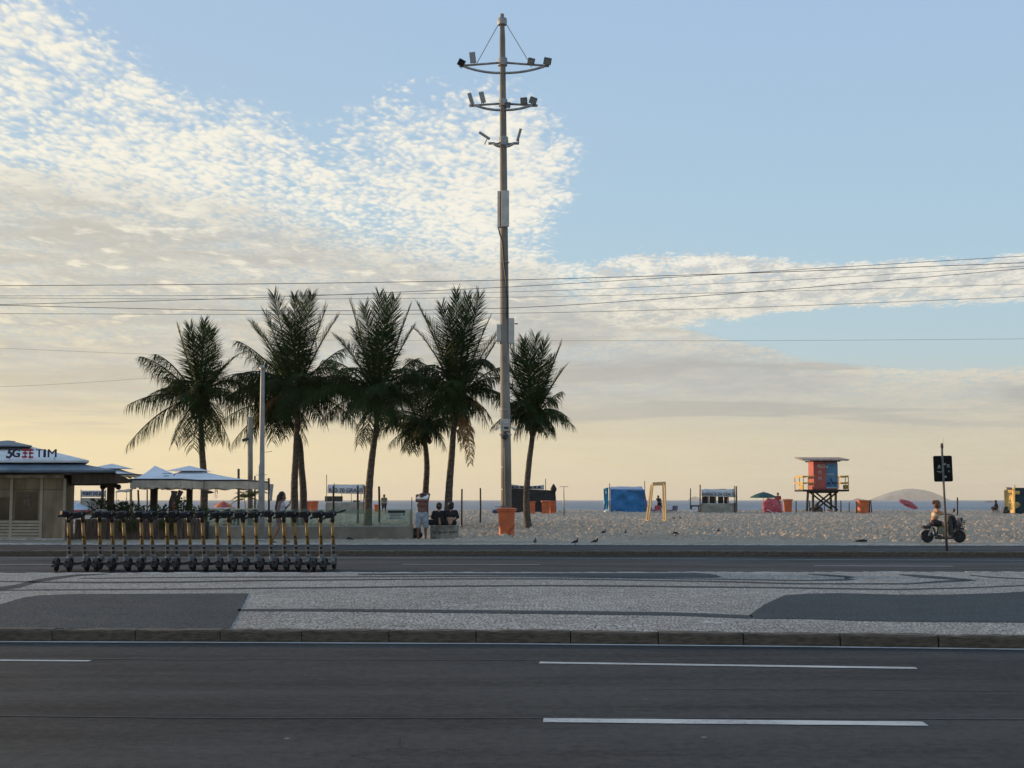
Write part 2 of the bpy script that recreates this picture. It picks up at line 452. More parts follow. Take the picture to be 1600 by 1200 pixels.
def text(body, name, size, loc, m, parent, extrude=0.004, bold=0.0, rz=0.0, tilt=math.pi / 2, width=None, shear=0.0, space=1.0):
    me = text_mesh(body, name, size, extrude, m, bold=bold, shear=shear, space=space)
    o = bpy.data.objects.new(name, me); col.objects.link(o); o.parent = parent
    o.location = loc; o.rotation_euler = (tilt, 0, rz)
    if width:
        xs = [v.co.x for v in me.vertices]; w = max(xs) - min(xs)
        o.scale = (width / w, 1, 1)
    return o

# ------------------------------------------------------------------ ground levels
Z_MED, Z_WALK = 0.12, 0.135
def sand_z(y):
    if y < 118: return 0.10 + (y - 42) * 0.0046
    t = y - 118
    return 0.45 + 0.02 * t - 0.0042 * t * t if t < 40 else max(-7.0, -5.47 - (t - 40) * 0.25)

class Line:
    """a long kerb or edge: photo points laid on a level, carried on straight outside the picture"""
    def __init__(s, pts, z):
        q = [G(x, y, z) for x, y in pts]
        s.xs = np.array([p.x for p in q]); s.ys = np.array([p.y for p in q])
        s.k0 = (q[1].y - q[0].y) / (q[1].x - q[0].x); s.k1 = (q[-1].y - q[-2].y) / (q[-1].x - q[-2].x)
    def __call__(s, x):
        if x < s.xs[0]: return s.ys[0] + (x - s.xs[0]) * s.k0 * max(0.0, 1 - (s.xs[0] - x) / 80)
        if x > s.xs[-1]: return s.ys[-1] + (x - s.xs[-1]) * s.k1 * max(0.0, 1 - (x - s.xs[-1]) / 80)
        return float(np.interp(x, s.xs, s.ys))
near_top = Line([(0, 984), (400, 985.2), (800, 987), (1200, 990.3), (1600, 994.8)], Z_MED)
far_med = Line([(0, 895.5), (800, 894), (1600, 893.5)], Z_MED)
far_kerb = Line([(0, 860.5), (800, 860.5), (1600, 862.5)], Z_WALK)
cyc_far = Line([(0, 850.5), (800, 850.5), (1600, 852.3)], Z_WALK)
walk_far = Line([(0, 842), (660, 842), (800, 843.5), (1000, 846), (1600, 848)], Z_WALK)

XS = [-200, -120, -80, -60, -45, -35, -28, -22, -18, -15, -12, -10, -8, -6, -4, -2, 0, 2, 4, 6, 8, 10, 12, 15, 18, 22, 28, 35, 45, 60, 80, 120, 200]
def strip(name, f0, f1, z, m, kind='structure', z1=None):
    mb = MB(); n = len(XS)
    vs = [(x, f0(x), z) for x in XS] + [(x, f1(x), z if z1 is None else z1) for x in XS]
    mb.add(vs, [(i, i + 1, n + i + 1, n + i) for i in range(n - 1)])
    o = mb.build(name, m); tag(o, kind=kind); return o

K = lambda c: (lambda x: c)
road = strip('road', K(-120.0), lambda x: near_top(x) + 0.15, 0.0, M_ASPH)
road2 = strip('beach_road', lambda x: near_top(x) + 0.15, lambda x: far_kerb(x) + 0.2, 0.0, M_ASPH2)
median = strip('median_pavement', lambda x: near_top(x) + 0.14, lambda x: far_med(x) - 0.12, Z_MED, M_WHITEST)
cycle = strip('cycle_path', lambda x: far_kerb(x) + 0.16, lambda x: cyc_far(x), Z_WALK - 0.012, M_CYCLE)
walk = strip('beach_pavement', lambda x: cyc_far(x) + 0.14, lambda x: walk_far(x) + 0.35, Z_WALK, mosaic_mat('sandy_mosaic', (0.52, 0.43, 0.32), (0.16, 0.135, 0.105)))
ground = MB().add([(-400, -150, -0.35), (400, -150, -0.35), (400, 60, -0.35), (-400, 60, -0.35)], [(0, 1, 2, 3)]).build('ground', M_ASPH)
tag(ground, kind='structure')

def kerb(name, f, z0, z1, w, step, x0, x1, m, jitter=0.006, gap=0.008):
    root = bpy.data.objects.new(name, None); col.objects.link(root); tag(root, kind='structure')
    x = x0; variants = []
    for k in range(5):
        L = 1.0
        mb = MB(); nx = 7
        for i in range(nx):
            t = i / (nx - 1) - 0.5; j = lambda a: random.uniform(-a, a)
            for (yy, zz) in ((0.0, 0.0), (0.0, 0.86), (0.12, 1.0), (1.0, 1.0), (1.0, 0.0)):
                mb.v.append((t * L, yy + j(0.05) * (yy < .5), zz + j(0.05) * (zz > .5)))
        for i in range(nx - 1):
            for q in range(5):
                q2 = (q + 1) % 5; a = i * 5
                mb.f.append((a + q, a + q2, a + 5 + q2, a + 5 + q)); mb.mi.append(0)
        mb.f.append((0, 1, 2, 3, 4)); mb.f.append(tuple((nx - 1) * 5 + q for q in (4, 3, 2, 1, 0))); mb.mi += [0, 0]
        variants.append(mb.mesh('kerb_stone', m))
    while x < x1:
        L = step * random.uniform(0.93, 1.07)
        xa, xb = x + gap / 2, x + L - gap / 2; xm = (xa + xb) / 2
        o = bpy.data.objects.new('kerb_stone', random.choice(variants)); col.objects.link(o); o.parent = root
        ya, yb = f(xa), f(xb)
        o.location = (xm, (ya + yb) / 2 + random.uniform(-jitter, jitter), z0)
        o.rotation_euler = (0, 0, math.atan2(yb - ya, xb - xa))
        o.scale = (xb - xa, w, z1 - z0 + random.uniform(-jitter, jitter) * 0.6)
        x += L
    return root
kerb('kerb', near_top, -0.02, Z_MED + 0.006, 0.15, 0.93, -9.5, 9.5, M_GRANITE)
kerb('kerb', lambda x: far_med(x) - 0.13, -0.02, Z_MED + 0.003, 0.13, 0.95, -15, 15, M_KERBLT)
kerb('kerb', far_kerb, -0.02, Z_WALK + 0.004, 0.17, 1.0, -18, 18, M_GRANITE)
kerb('kerb', cyc_far, -0.02, Z_WALK + 0.02, 0.15, 1.0, -20, 20, M_KERBLT)

# paving pattern on the median: dark stone fields traced on its own level
def sheet(name, pts, z, m, parent):
    q = [G(x, y, z) for x, y in pts]
    bm = bmesh.new(); vs = [bm.verts.new(p) for p in q]; f = bm.faces.new(vs); bmesh.ops.triangulate(bm, faces=[f])
    bmesh.ops.recalc_face_normals(bm, faces=bm.faces)
    me = bpy.data.meshes.new(name); bm.to_mesh(me); bm.free(); me.materials.append(m)
    if me.polygons and me.polygons[0].normal.z < 0: me.flip_normals()
    o = bpy.data.objects.new(name, me); col.objects.link(o); o.parent = parent; return o
def band(name, up, lo, z, m, parent):
    return sheet(name, list(up) + list(reversed(lo)), z, m, parent)
zp = Z_MED + 0.004
sheet('dark_stone_field', [(-220, 958), (-60, 955), (0, 944), (35, 934), (60, 930), (120, 928), (250, 927.5), (389, 927), (376, 953), (359, 982.5), (200, 981.8), (0, 981), (-220, 980)], zp, M_BLACKST, median)
sheet('dark_stone_field', [(1170, 961.5), (1195, 944), (1226, 930), (1262, 927.5), (1310, 926.5), (1400, 929), (1480, 929), (1560, 926.5), (1640, 922), (1800, 914), (1800, 976), (1600, 972.5), (1450, 971.5), (1340, 970), (1262, 967), (1180, 966.5)], zp, M_BLACKST, median)
def wavy(name, c, w, z=zp):      # a narrow band along photo points c, w = half width in px (may vary)
    up = [(x, y - (w if not isinstance(w, list) else w[i])) for i, (x, y) in enumerate(c)]
    lo = [(x, y + (w if not isinstance(w, list) else w[i])) for i, (x, y) in enumerate(c)]
    band(name, up, lo, z, M_BLACKST, median)
wavy('dark_stone_band', [(372, 953.2), (500, 953), (700, 955), (900, 957), (1050, 959), (1130, 962), (1176, 964)], [1.7, 2.0, 2.4, 2.6, 2.5, 2.6, 2.4])
wavy('dark_stone_band', [(-150, 925), (0, 919.5), (30, 915), (55, 908), (85, 903), (120, 898.6), (165, 896.8)], [3, 2.6, 2.8, 2.6, 2.1, 1.3, 0.5])
wavy('dark_stone_band', [(-150, 911), (0, 908), (60, 909.5), (170, 910), (290, 909.2), (400, 907), (560, 905.5), (700, 904.4), (860, 904.2), (1010, 906.6), (1130, 908.6), (1240, 911.8), (1300, 911.9), (1420, 912), (1470, 908.5), (1500, 907), (1524, 906.4)], [.6, .7, .9, 1.1, 1.0, .9, .8, .8, .8, .8, .9, .9, .9, .9, 1.3, 1.5, .5])
wavy('dark_stone_band', [(-150, 922.5), (0, 922), (160, 921), (300, 920), (400, 919), (560, 917.5), (700, 915.8), (860, 914.7), (1000, 915.7), (1100, 917), (1210, 918), (1300, 919.4), (1400, 921), (1500, 918.6), (1600, 914.6), (1750, 909)], [.5, .6, .8, .9, .9, 1, 1, 1, 1.1, 1, 1, 1, .9, .8, .7, .5])
wavy('dark_stone_band', [(125, 903.5), (220, 902.6), (330, 901.6), (500, 901.3), (700, 900.6), (860, 901), (1010, 903.2), (1130, 905), (1260, 906.8), (1320, 905.5), (1337, 903.6), (1320, 900.6), (1290, 898.4), (1262, 896.8)], [.4, .6, .7, .7, .7, .7, .7, .7, .7, 1.4, 1.8, 1.5, 1.2, .5])
wavy('dark_stone_band', [(1405, 897.6), (1430, 899.6), (1470, 902.5), (1500, 905), (1520, 906.2)], [.5, 1.8, 1.9, 1.2, .5])
wavy('dark_stone_band', [(1515, 898.4), (1545, 901.5), (1600, 904.3), (1700, 907)], [.5, .8, .7, .6])
sheet('dark_stone_field', [(560, 896.2), (800, 895.6), (1085, 895.0), (1108, 896.4), (1120, 898.6), (1128, 901.6), (1115, 902.6), (1000, 902), (860, 899.6), (700, 898.4), (560, 898.2)], zp, M_BLACKST, median)

# lane paint
def paint(name, c, w, lab):
    q = [G(x, y, 0.004) for x, y in c]; mb = MB(); n = len(q)
    vs = []
    for i, p in enumerate(q):
        t = (q[min(i + 1, n - 1)] - q[max(i - 1, 0)]); nrm = Vector((-t.y, t.x, 0)).normalized()
        j = 1 + random.uniform(-.08, .08)
        vs += [p - nrm * w / 2 * j, p + nrm * w / 2 * j]
    mb.add(vs, [(2 * i, 2 * i + 2, 2 * i + 3, 2 * i + 1) for i in range(n - 1)])
    o = mb.build(name, M_PAINT, road); return o
def lerp_pts(a, b, n): return [(a[0] + (b[0] - a[0]) * i / n, a[1] + (b[1] - a[1]) * i / n) for i in range(n + 1)]
paint('lane_marking', lerp_pts((843, 1035), (1432, 1043.7), 12), 0.12, '')
paint('lane_marking', lerp_pts((849, 1125), (1446, 1130.5), 12), 0.165, '')
paint('lane_marking', lerp_pts((-420, 1028.5), (141, 1032.4), 10), 0.10, '')
def edge_line():
    xs = [x * 0.5 for x in range(-36, 37)]; mb = MB(); n = len(xs)
    vs = []
    for x in xs: j = random.uniform(-.006, .006); vs += [(x, near_top(x) - .125 + j, .004), (x, near_top(x) - .03 + j, .004)]
    mb.add(vs, [(2 * i, 2 * i + 2, 2 * i + 3, 2 * i + 1) for i in range(n - 1)]); mb.build('edge_marking', M_PAINT, road)
edge_line()
for c, w in (([(-100, 1029.2), (300, 1030), (700, 1030.4), (843, 1031)], .035), ([(-100, 1117), (300, 1121), (700, 1121.5), (1100, 1121), (1700, 1124)], .03), ([(1000, 1076), (1300, 1077), (1700, 1080)], .02)):
    pts = []
    for i in range(len(c) - 1): pts += lerp_pts(c[i], c[i + 1], 8)[:-1]
    o = paint('tar_joint', [(x, y + random.uniform(-.4, .4)) for x, y in pts], w, ''); o.data.materials.clear(); o.data.materials.append(mat('tar', (.016, .016, .017), .6, .3, 9))
for a, b in (((-90, 881.6), (83, 881.8)), ((628, 881.6), (843, 882)), ((1272, 883.8), (1490, 884.6))):
    o = paint('lane_marking', lerp_pts(a, b, 6), 0.11, ''); o.parent = road2
o = paint('edge_marking', [(-100, 871.5), (800, 871.8), (1250, 874), (1700, 876)], 0.09, ''); o.parent = road2

# sand: a trodden sheet, dimples as real relief
SAND = {}
def sand_top(x, y, r=0.12):
    """highest point of the trodden sand within r of a spot"""
    ys, tx = SAND['ys'], SAND['tx']; i0, i1 = np.searchsorted(ys, y - r), np.searchsorted(ys, y + r) + 1
    w = y * SAND['half'] + 1.0; j0, j1 = np.searchsorted(tx, (x - r) / w), np.searchsorted(tx, (x + r) / w) + 1
    b = SAND['z'][max(i0, 0):i1, max(j0, 0):j1]
    return float(np.percentile(b, 70)) if b.size else sand_z(y)
def build_sand():
    ys = []
    y = 41.9
    while y < 126: ys.append(y); y += 0.065 * (y / 44.0) ** 1.2
    while y < 175: ys.append(y); y += 2.0
    ys = np.array(ys); ny = len(ys)
    tx = np.linspace(-1, 1, 900)
    half = 0.47
    Xg = tx[None, :] * (ys[:, None] * half + 1.0)
    Yg = np.repeat(ys[:, None], 900, 1)
    def vnoise(X, Y, s, seed):
        r = np.random.default_rng(seed); T = r.random((256, 256))
        x = X * s; y = Y * s; xi = np.floor(x).astype(int); yi = np.floor(y).astype(int); fx = x - xi; fy = y - yi
        fx = fx * fx * (3 - 2 * fx); fy = fy * fy * (3 - 2 * fy)
        g = lambda a, b: T[a % 256, b % 256]
        return (g(xi, yi) * (1 - fx) + g(xi + 1, yi) * fx) * (1 - fy) + (g(xi, yi + 1) * (1 - fx) + g(xi + 1, yi + 1) * fx) * fy
    # footprints: steep-walled dimples in jittered cells
    def dimples(X, Y, s, seed, thr):
        r = np.random.default_rng(seed); jx = r.random((256, 256)); jy = r.random((256, 256)); jr = r.random((256, 256)); ja = r.random((256, 256)) * np.pi
        x = X * s; y = Y * s; xi = np.floor(x).astype(int); yi = np.floor(y).astype(int); h = np.zeros_like(x)
        for a in (-1, 0, 1):
            for b in (-1, 0, 1):
                ci, cj = (xi + a) % 256, (yi + b) % 256
                dx = x - (xi + a + jx[ci, cj]); dy = y - (yi + b + jy[ci, cj])
                ca, sa = np.cos(ja[ci, cj]), np.sin(ja[ci, cj])
                u = (dx * ca + dy * sa) / 0.62; v = (-dx * sa + dy * ca) / 0.34
                q = np.sqrt(u * u + v * v) / (0.55 + 0.6 * jr[ci, cj])
                d = np.where(q < 1, -(1 - q * q), 0) + 0.55 * np.exp(-((q - 1.15) / 0.25) ** 2)
                h += d * (jr[ci, cj] > thr)
        return h
    z = np.array([sand_z(v) for v in ys])[:, None] + np.zeros_like(Xg)
    amp = np.clip((Yg - 42.2) / 3.0, 0.08, 1) * np.where(Xg < -2.0, np.clip((Yg - 44) / 10, 0, 1) * .8 + .2, 1.0)
    rel = 0.05 * dimples(Xg + 2.2, Yg + 9.4, 5.6, 9, 0.1) + 0.04 * dimples(Xg, Yg, 1.9, 3, 0.2) + 0.055 * dimples(Xg + 7.7, Yg + 3.1, 3.6, 5, 0.25) + 0.10 * (vnoise(Xg, Yg, 0.55, 1) - 0.5) + 0.05 * (vnoise(Xg, Yg, 1.6, 2) - 0.5) + 0.14 * (vnoise(Xg, Yg, 5.0, 8) - 0.5)
    z = z + rel * amp + 0.05 * (vnoise(Xg, Yg, 0.12, 4) - 0.5)
    SAND.update(ys=ys, tx=tx, half=half, z=z)
    co = np.stack([Xg, Yg, z], -1).reshape(-1, 3)
    i = np.arange(ny - 1)[:, None] * 900 + np.arange(899)[None, :]
    quads = np.stack([i, i + 1, i + 901, i + 900], -1).reshape(-1, 4)
    me = bpy.data.meshes.new('sand'); me.vertices.add(len(co)); me.vertices.foreach_set('co', co.ravel())
    me.loops.add(quads.size); me.loops.foreach_set('vertex_index', quads.ravel().astype(np.int32))
    me.polygons.add(len(quads)); me.polygons.foreach_set('loop_start', np.arange(0, quads.size, 4, dtype=np.int32))
    me.polygons.foreach_set('loop_total', np.full(len(quads), 4, dtype=np.int32))
    me.update(); me.validate()
    me.polygons.foreach_set('use_smooth', np.ones(len(quads), dtype=bool))
    m = bpy.data.materials.new('sand'); m.use_nodes = True; nt = m.node_tree; b = nt.nodes['Principled BSDF']
    tc = nt.nodes.new('ShaderNodeTexCoord'); g = tc.outputs['Object']
    a = noise(nt, g, 0.35, 4, 0.6); f = noise(nt, g, 5, 5, 0.65); h = noise(nt, g, 26, 3, 0.6)
    c = mixc(nt, (a * 0.5 + f * 0.55).clamp(), (0.35, 0.275, 0.205), (0.58, 0.475, 0.365))
    lit = smooth(noise(nt, g, 7.0, 2, 0.5), 0.66, 0.74)
    c = mixc(nt, lit * 0.10, c, (0.70, 0.60, 0.46))  # faint sunlit flecks painted into the sand colour
    nt.links.new(c, b.inputs['Base Color']); b.inputs['Roughness'].default_value = 0.9; b.inputs['Specular IOR Level'].default_value = 0.15
    bp = nt.nodes.new('ShaderNodeBump'); bp.inputs['Strength'].default_value = 1.0; bp.inputs['Distance'].default_value = 0.16
    nt.links.new((f * 0.8 + h * 0.12).k, bp.inputs['Height']); nt.links.new(bp.outputs[0], b.inputs['Normal'])
    me.materials.append(m)
    o = bpy.data.objects.new('beach', me); col.objects.link(o); tag(o, kind='structure')
    # wide flat flanks outside the picture
    for sgn in (-1, 1):
        mb = MB(); yy = list(range(42, 180, 6))
        for q in yy: mb.v += [(sgn * (q * half + 0.9), q, sand_z(q) - 0.04), (sgn * 320, q, sand_z(q) - 0.04)]
        for k in range(len(yy) - 1): mb.f.append((2 * k, 2 * k + 1, 2 * k + 3, 2 * k + 2)); mb.mi.append(0)
        tag(mb.build('beach', m), kind='structure')
    return o
beach = build_sand()

# sea
def build_sea():
    m = bpy.data.materials.new('sea_water'); m.use_nodes = True; nt = m.node_tree; b = nt.nodes['Principled BSDF']
    tc = nt.nodes.new('ShaderNodeTexCoord'); g = tc.outputs['Object']
    mp = nt.nodes.new('ShaderNodeMapping'); mp.inputs['Scale'].default_value = (0.35, 1.0, 1); nt.links.new(g, mp.inputs[0])
    n1 = noise(nt, mp.outputs[0], 0.12, 5, 0.6, 0.4); n2 = noise(nt, mp.outputs[0], 0.9, 4, 0.6); mq = nt.nodes.new('ShaderNodeMapping'); mq.inputs['Scale'].default_value = (4.0, 1.0, 1); nt.links.new(g, mq.inputs[0]); n3 = noise(nt, mq.outputs[0], 0.0016, 5, 0.6); n4 = noise(nt, mq.outputs[0], 0.009, 4, 0.65)
    c = mixc(nt, smooth(n1 * 0.1 + n3 * 0.4 + n4 * 0.5, 0.40, 0.60), (0.018, 0.060, 0.120), (0.10, 0.165, 0.24))
    nt.links.new(c, b.inputs['Base Color'])
    b.inputs['Roughness'].default_value = 0.32; b.inputs['IOR'].default_value = 1.33; b.inputs['Specular IOR Level'].default_value = 0.14
    bp = nt.nodes.new('ShaderNodeBump'); bp.inputs['Strength'].default_value = 1.0; bp.inputs['Distance'].default_value = 1.2
    nt.links.new((n1 * 1.0 + n2 * 0.28).k, bp.inputs['Height']); nt.links.new(bp.outputs[0], b.inputs['Normal'])
    mb = MB().add([(-9000, 120, -2.6), (9000, 120, -2.6), (9000, 14000, -2.6), (-9000, 14000, -2.6)], [(0, 1, 2, 3)])
    o = mb.build('sea', m); tag(o, kind='structure')
    # swell: low rounded ridges near the shore, seen over the crest of the sand
    return o
build_sea()

# ------------------------------------------------------------------ palms
def leaf_mat(name, a, b, trans=0.35):
    m = bpy.data.materials.new(name); m.use_nodes = True; nt = m.node_tree; bs = nt.nodes['Principled BSDF']
    tc = nt.nodes.new('ShaderNodeTexCoord'); n = noise(nt, tc.outputs['Object'], 2.3, 4, 0.6)
    oi = nt.nodes.new('ShaderNodeObjectInfo')
    k = (n * 0.7 + E(nt, oi.outputs['Random']) * 0.5 - 0.1).clamp()
    c = mixc(nt, k, a, b); nt.links.new(c, bs.inputs['Base Color'])
    bs.inputs['Roughness'].default_value = 0.6; bs.inputs['Specular IOR Level'].default_value = 0.12
    tl = nt.nodes.new('ShaderNodeBsdfTranslucent'); nt.links.new(c, tl.inputs['Color'])
    mx = nt.nodes.new('ShaderNodeMixShader'); mx.inputs[0].default_value = trans
    nt.links.new(bs.outputs[0], mx.inputs[1]); nt.links.new(tl.outputs[0], mx.inputs[2])
    nt.links.new(mx.outputs[0], nt.nodes['Material Output'].inputs[0])
    return m
M_FROND = leaf_mat('palm_leaf', (0.008, 0.021, 0.006), (0.036, 0.066, 0.012))
M_DRY = leaf_mat('dry_palm_leaf', (0.16, 0.085, 0.035), (0.30, 0.18, 0.075), 0.4)
M_TRUNK = mat('palm_bark', (0.085, 0.068, 0.052), 0.9, 0.35, 5, 0.8, 26, stretch=(1, 1, 3.5))
M_HEART = mat('palm_heart', (0.075, 0.055, 0.032), 0.9, 0.4, 7, 0.6, 30)
M_COCO = mat('coconut', (0.07, 0.075, 0.03), 0.6, 0.3, 6)

def bez(a, b, c, t): return a * (1 - t) ** 2 + b * 2 * t * (1 - t) + c * t * t

def frond(parent, base, tip, ctrl, m, rng, lmax=0.85, dens=27.0, droop=0.5, vee=0.35, wid=0.042):
    """one feather leaf: bent midrib with two rows of narrow leaflets"""
    mb = MB(); N = 14
    pts = [bez(base, ctrl, tip, i / N) for i in range(N + 1)]
    L = sum((pts[i + 1] - pts[i]).length for i in range(N))
    mb.tube(pts, [0.045 * (1 - i / N) ** 0.7 + 0.006 for i in range(N + 1)], 5, cap=False)
    n = max(16, int(L * dens / 1.0))
    view = Vector((0, 1, 0))
    for i in range(n):
        t = 0.10 + 0.9 * (i + 0.5) / n
        p = bez(base, ctrl, tip, t); T = (bez(base, ctrl, tip, min(1, t + .02)) - bez(base, ctrl, tip, max(0, t - .02))).normalized()
        S = T.cross(Vector((0, 0, 1)))
        if S.length < 0.25:                                       # near-vertical midrib: spread across the picture or at random
            S = S + T.cross(view) * 0.8
        S = S.normalized(); U = S.cross(T).normalized()
        if U.z < 0: U = -U
        shape = (0.35 + 0.65 * min(1.0, t / 0.3)) * (1.0 if t < 0.6 else max(0.32, 1 - (t - 0.6) * 1.45)) if droop > .6 else (0.6 + 0.4 * min(1.0, t / 0.2)) * (1.0 if t < .6 else max(.5, 1 - (t - .6) * 1.2))
        for sg in (-1, 1):
            if rng.random() < 0.05: continue
            l = lmax * shape * rng.uniform(0.75, 1.12)
            fw = (0.42 + 0.50 * t if droop > .6 else 0.55 + 1.9 * t ** 3) + rng.uniform(-.16, .16)
            d0 = (S * sg * (1.0 + rng.uniform(-.15, .15)) + T * fw + U * (vee + rng.uniform(-.12, .12))).normalized()
            dr = droop * rng.uniform(0.55, 1.5)
            if rng.random() < .08: l *= rng.uniform(.3, .7)
            d1 = (d0 + Vector((0, 0, -1)) * dr * 0.55 + Vector((rng.uniform(-.1, .1), rng.uniform(-.1, .1), 0))).normalized()
            d2 = (d1 + Vector((0, 0, -1)) * dr * 1.1).normalized()
            a = p + T * rng.uniform(-.015, .015); b = a + d0 * l * .35; c = b + d1 * l * .35; e = c + d2 * l * .3
            wv = d0.cross(U); wv = (wv if wv.length > 1e-3 else T).normalized() * wid * rng.uniform(.7, 1.15)
            wv = (wv + U * wid * rng.uniform(-.5, .5))
            o = len(mb.v)
            mb.v += [tuple(a - wv * .25), tuple(a + wv * .25), tuple(b - wv * .5), tuple(b + wv * .5), tuple(c - wv * .38), tuple(c + wv * .38), tuple(e)]
            mb.f += [(o, o + 1, o + 3, o + 2), (o + 2, o + 3, o + 5, o + 4), (o + 4, o + 5, o + 6)]; mb.mi += [0, 0, 0]
    me = bpy.data.meshes.new('frond'); me.from_pydata(mb.v, [], mb.f); me.materials.append(m); me.update()
    o = bpy.data.objects.new('frond', me); col.objects.link(o); o.parent = parent
    return o

def palm(label, Y, trunk, crown, fronds, dry=(), seed=1, r0=0.19, r1=0.115, fill=8, flen=2.6, upfill=2, side=8):
    rng = random.Random(seed)
    pts = [D(x, y, Y) for x, y in trunk]
    base = Vector(pts[0]); base.z = sand_z(Y) - 0.05 if base.z < sand_z(Y) + 1.5 else base.z
    root = thing('palm_tree', label, 'palm tree', base, group='coconut palms on the sand')
    q = [p - base for p in pts]; q[0] = Vector((q[0].x, 0, 0))
    # smooth the trunk line
    seg = 26; line = []
    for i in range(seg + 1):
        t = i / seg * (len(q) - 1); k = min(int(t), len(q) - 2); f = t - k
        p0, p1, p2, p3 = q[max(k - 1, 0)], q[k], q[k + 1], q[min(k + 2, len(q) - 1)]
        line.append(0.5 * ((2 * p1) + (p2 - p0) * f + (2 * p0 - 5 * p1 + 4 * p2 - p3) * f * f + (3 * p1 - p0 - 3 * p2 + p3) * f ** 3))
    rs = []
    for i in range(seg + 1):
        t = i / seg
        rs.append((r0 + (r1 - r0) * min(1, t * 1.15)) * (1 + 0.35 * math.exp(-t * 18)) * (1 + (0.035 if i % 2 else -0.02)) )
    tr = MB().tube(line, rs, 12).build('trunk', M_TRUNK, root, True)
    cc = D(crown[0], crown[1], Y) - base
    hb = MB()
    hb.tube([line[-1] - Vector((0, 0, .25)), line[-1] + (cc - line[-1]) * .4, cc + Vector((0, 0, .1)), cc + Vector((0, 0, .75))], [r1 * 1.15, r1 * 2.1, r1 * 1.9, .03], 9)
    for k in range(16):                                            # old leaf bases
        an = rng.uniform(0, 6.28); z = rng.uniform(-.45, .15); dv = Vector((math.cos(an), math.sin(an), .9))
        p = line[-1] + (cc - line[-1]) * rng.uniform(0, .8) + Vector((math.cos(an) * r1, math.sin(an) * r1, rng.uniform(-.1, .2)))
        hb.tube([p, p + dv * rng.uniform(.2, .45)], [.06, .02], 5)
    heart = hb.build('crown', M_HEART, root, True)
    for k in range(rng.randint(4, 8)):
        an = rng.uniform(0, 6.28); p = cc + Vector((math.cos(an) * .3, math.sin(an) * .3, -.35 - rng.uniform(0, .3)))
        MB().lathe([(.02, -.15), (.09, -.1), (.12, 0), (.09, .1), (.02, .15)], p, 8).build('coconut', M_COCO, heart, True)
    for fr in fronds:                                              # (tip x, tip y, arch, depth shift, droop)
        tx, ty, arch = fr[:3]; dy = fr[3] if len(fr) > 3 else rng.uniform(-.8, .8); dr = fr[4] if len(fr) > 4 else None
        tip = D(tx, ty, Y + dy) - base
        st = cc + Vector((0, 0, .1)) + Vector((tip.x - cc.x, dy, 0)) * 0.06
        v = tip - st; L = v.length
        ctrl = st + v * 0.5 + Vector((0, 0, 1)) * L * arch
        hor = 1 - abs(v.z) / max(L, .01)
        steep = v.z / L > .72
        if dr is None: dr = 0.8 + 1.9 * hor if not steep else 0.10 + 0.4 * hor
        frond(heart, st, tip, ctrl, M_FROND, rng, lmax=min(1.45, 0.38 * L + .35) if not steep else rng.uniform(.85, 1.2), droop=dr, vee=0.2 if steep else -0.35, wid=.034 if not steep else .031, dens=21)
    fill = int(fill * 1.15)
    for k in range(fill):                                          # leaves pointing towards and away from the view
        an = k / max(fill, 1) * 6.283 + rng.uniform(-.3, .3); e = rng.uniform(-.45, .7); L = flen * rng.uniform(.8, 1.1)
        hd = Vector((math.cos(an) * .62, math.sin(an), 0))
        st = cc + hd * .12; tip = st + hd * L * math.cos(e) * .95 + Vector((0, 0, L * math.sin(e) * .8 - .35))
        ctrl = st + hd * L * .45 + Vector((0, 0, L * (.28 + .3 * e)))
        frond(heart, st, tip, ctrl, M_FROND, rng, lmax=1.25, droop=1.9, vee=-.25, wid=.036, dens=23)
    for k in range(upfill):                                        # young upright leaves in the middle
        an = rng.uniform(0, 6.28); hd = Vector((math.cos(an), math.sin(an), 0)) * rng.uniform(.3, .9)
        st = cc + Vector((0, 0, .2)); h = max((D(fr[0], fr[1], Y).z - base.z) for fr in fronds) - cc.z
        tip = st + hd + Vector((0, 0, h * rng.uniform(.62, .92))); ctrl = st + hd * .1 + Vector((0, 0, h * .5))
        frond(heart, st, tip, ctrl, M_FROND, rng, lmax=1.2, droop=.15, vee=.2, wid=.031, dens=19)
    for k in range(side):                                          # arching leaves out to both sides at middle height
        sg = 1 if k % 2 else -1; e = rng.uniform(.05, 1.15); L = flen * rng.uniform(1.15, 1.45)
        hd = Vector((sg * rng.uniform(.75, 1), rng.uniform(-.6, .6), 0)).normalized()
        st = cc + Vector((0, 0, .1)); tip = st + hd * L * math.cos(e) + Vector((0, 0, L * (math.sin(e) * .75 - .28)))
        ctrl = st + hd * L * .42 * math.cos(e) + Vector((0, 0, L * (.25 + .38 * e)))
        frond(heart, st, tip, ctrl, M_FROND, rng, lmax=1.2, droop=1.7, vee=-.1, wid=.034, dens=22)
    for tx, ty, arch, dy in dry:
        tip = D(tx, ty, Y + dy) - base; st = cc + Vector((0, 0, -.1)); v = tip - st
        ctrl = st + Vector((v.x * .75, v.y * .7, v.z * .22 + arch * v.length))
        o = frond(heart, st, tip, ctrl, M_DRY, rng, lmax=.75, droop=1.8, vee=0.0, dens=20); o.name = 'dry_frond'
    return root

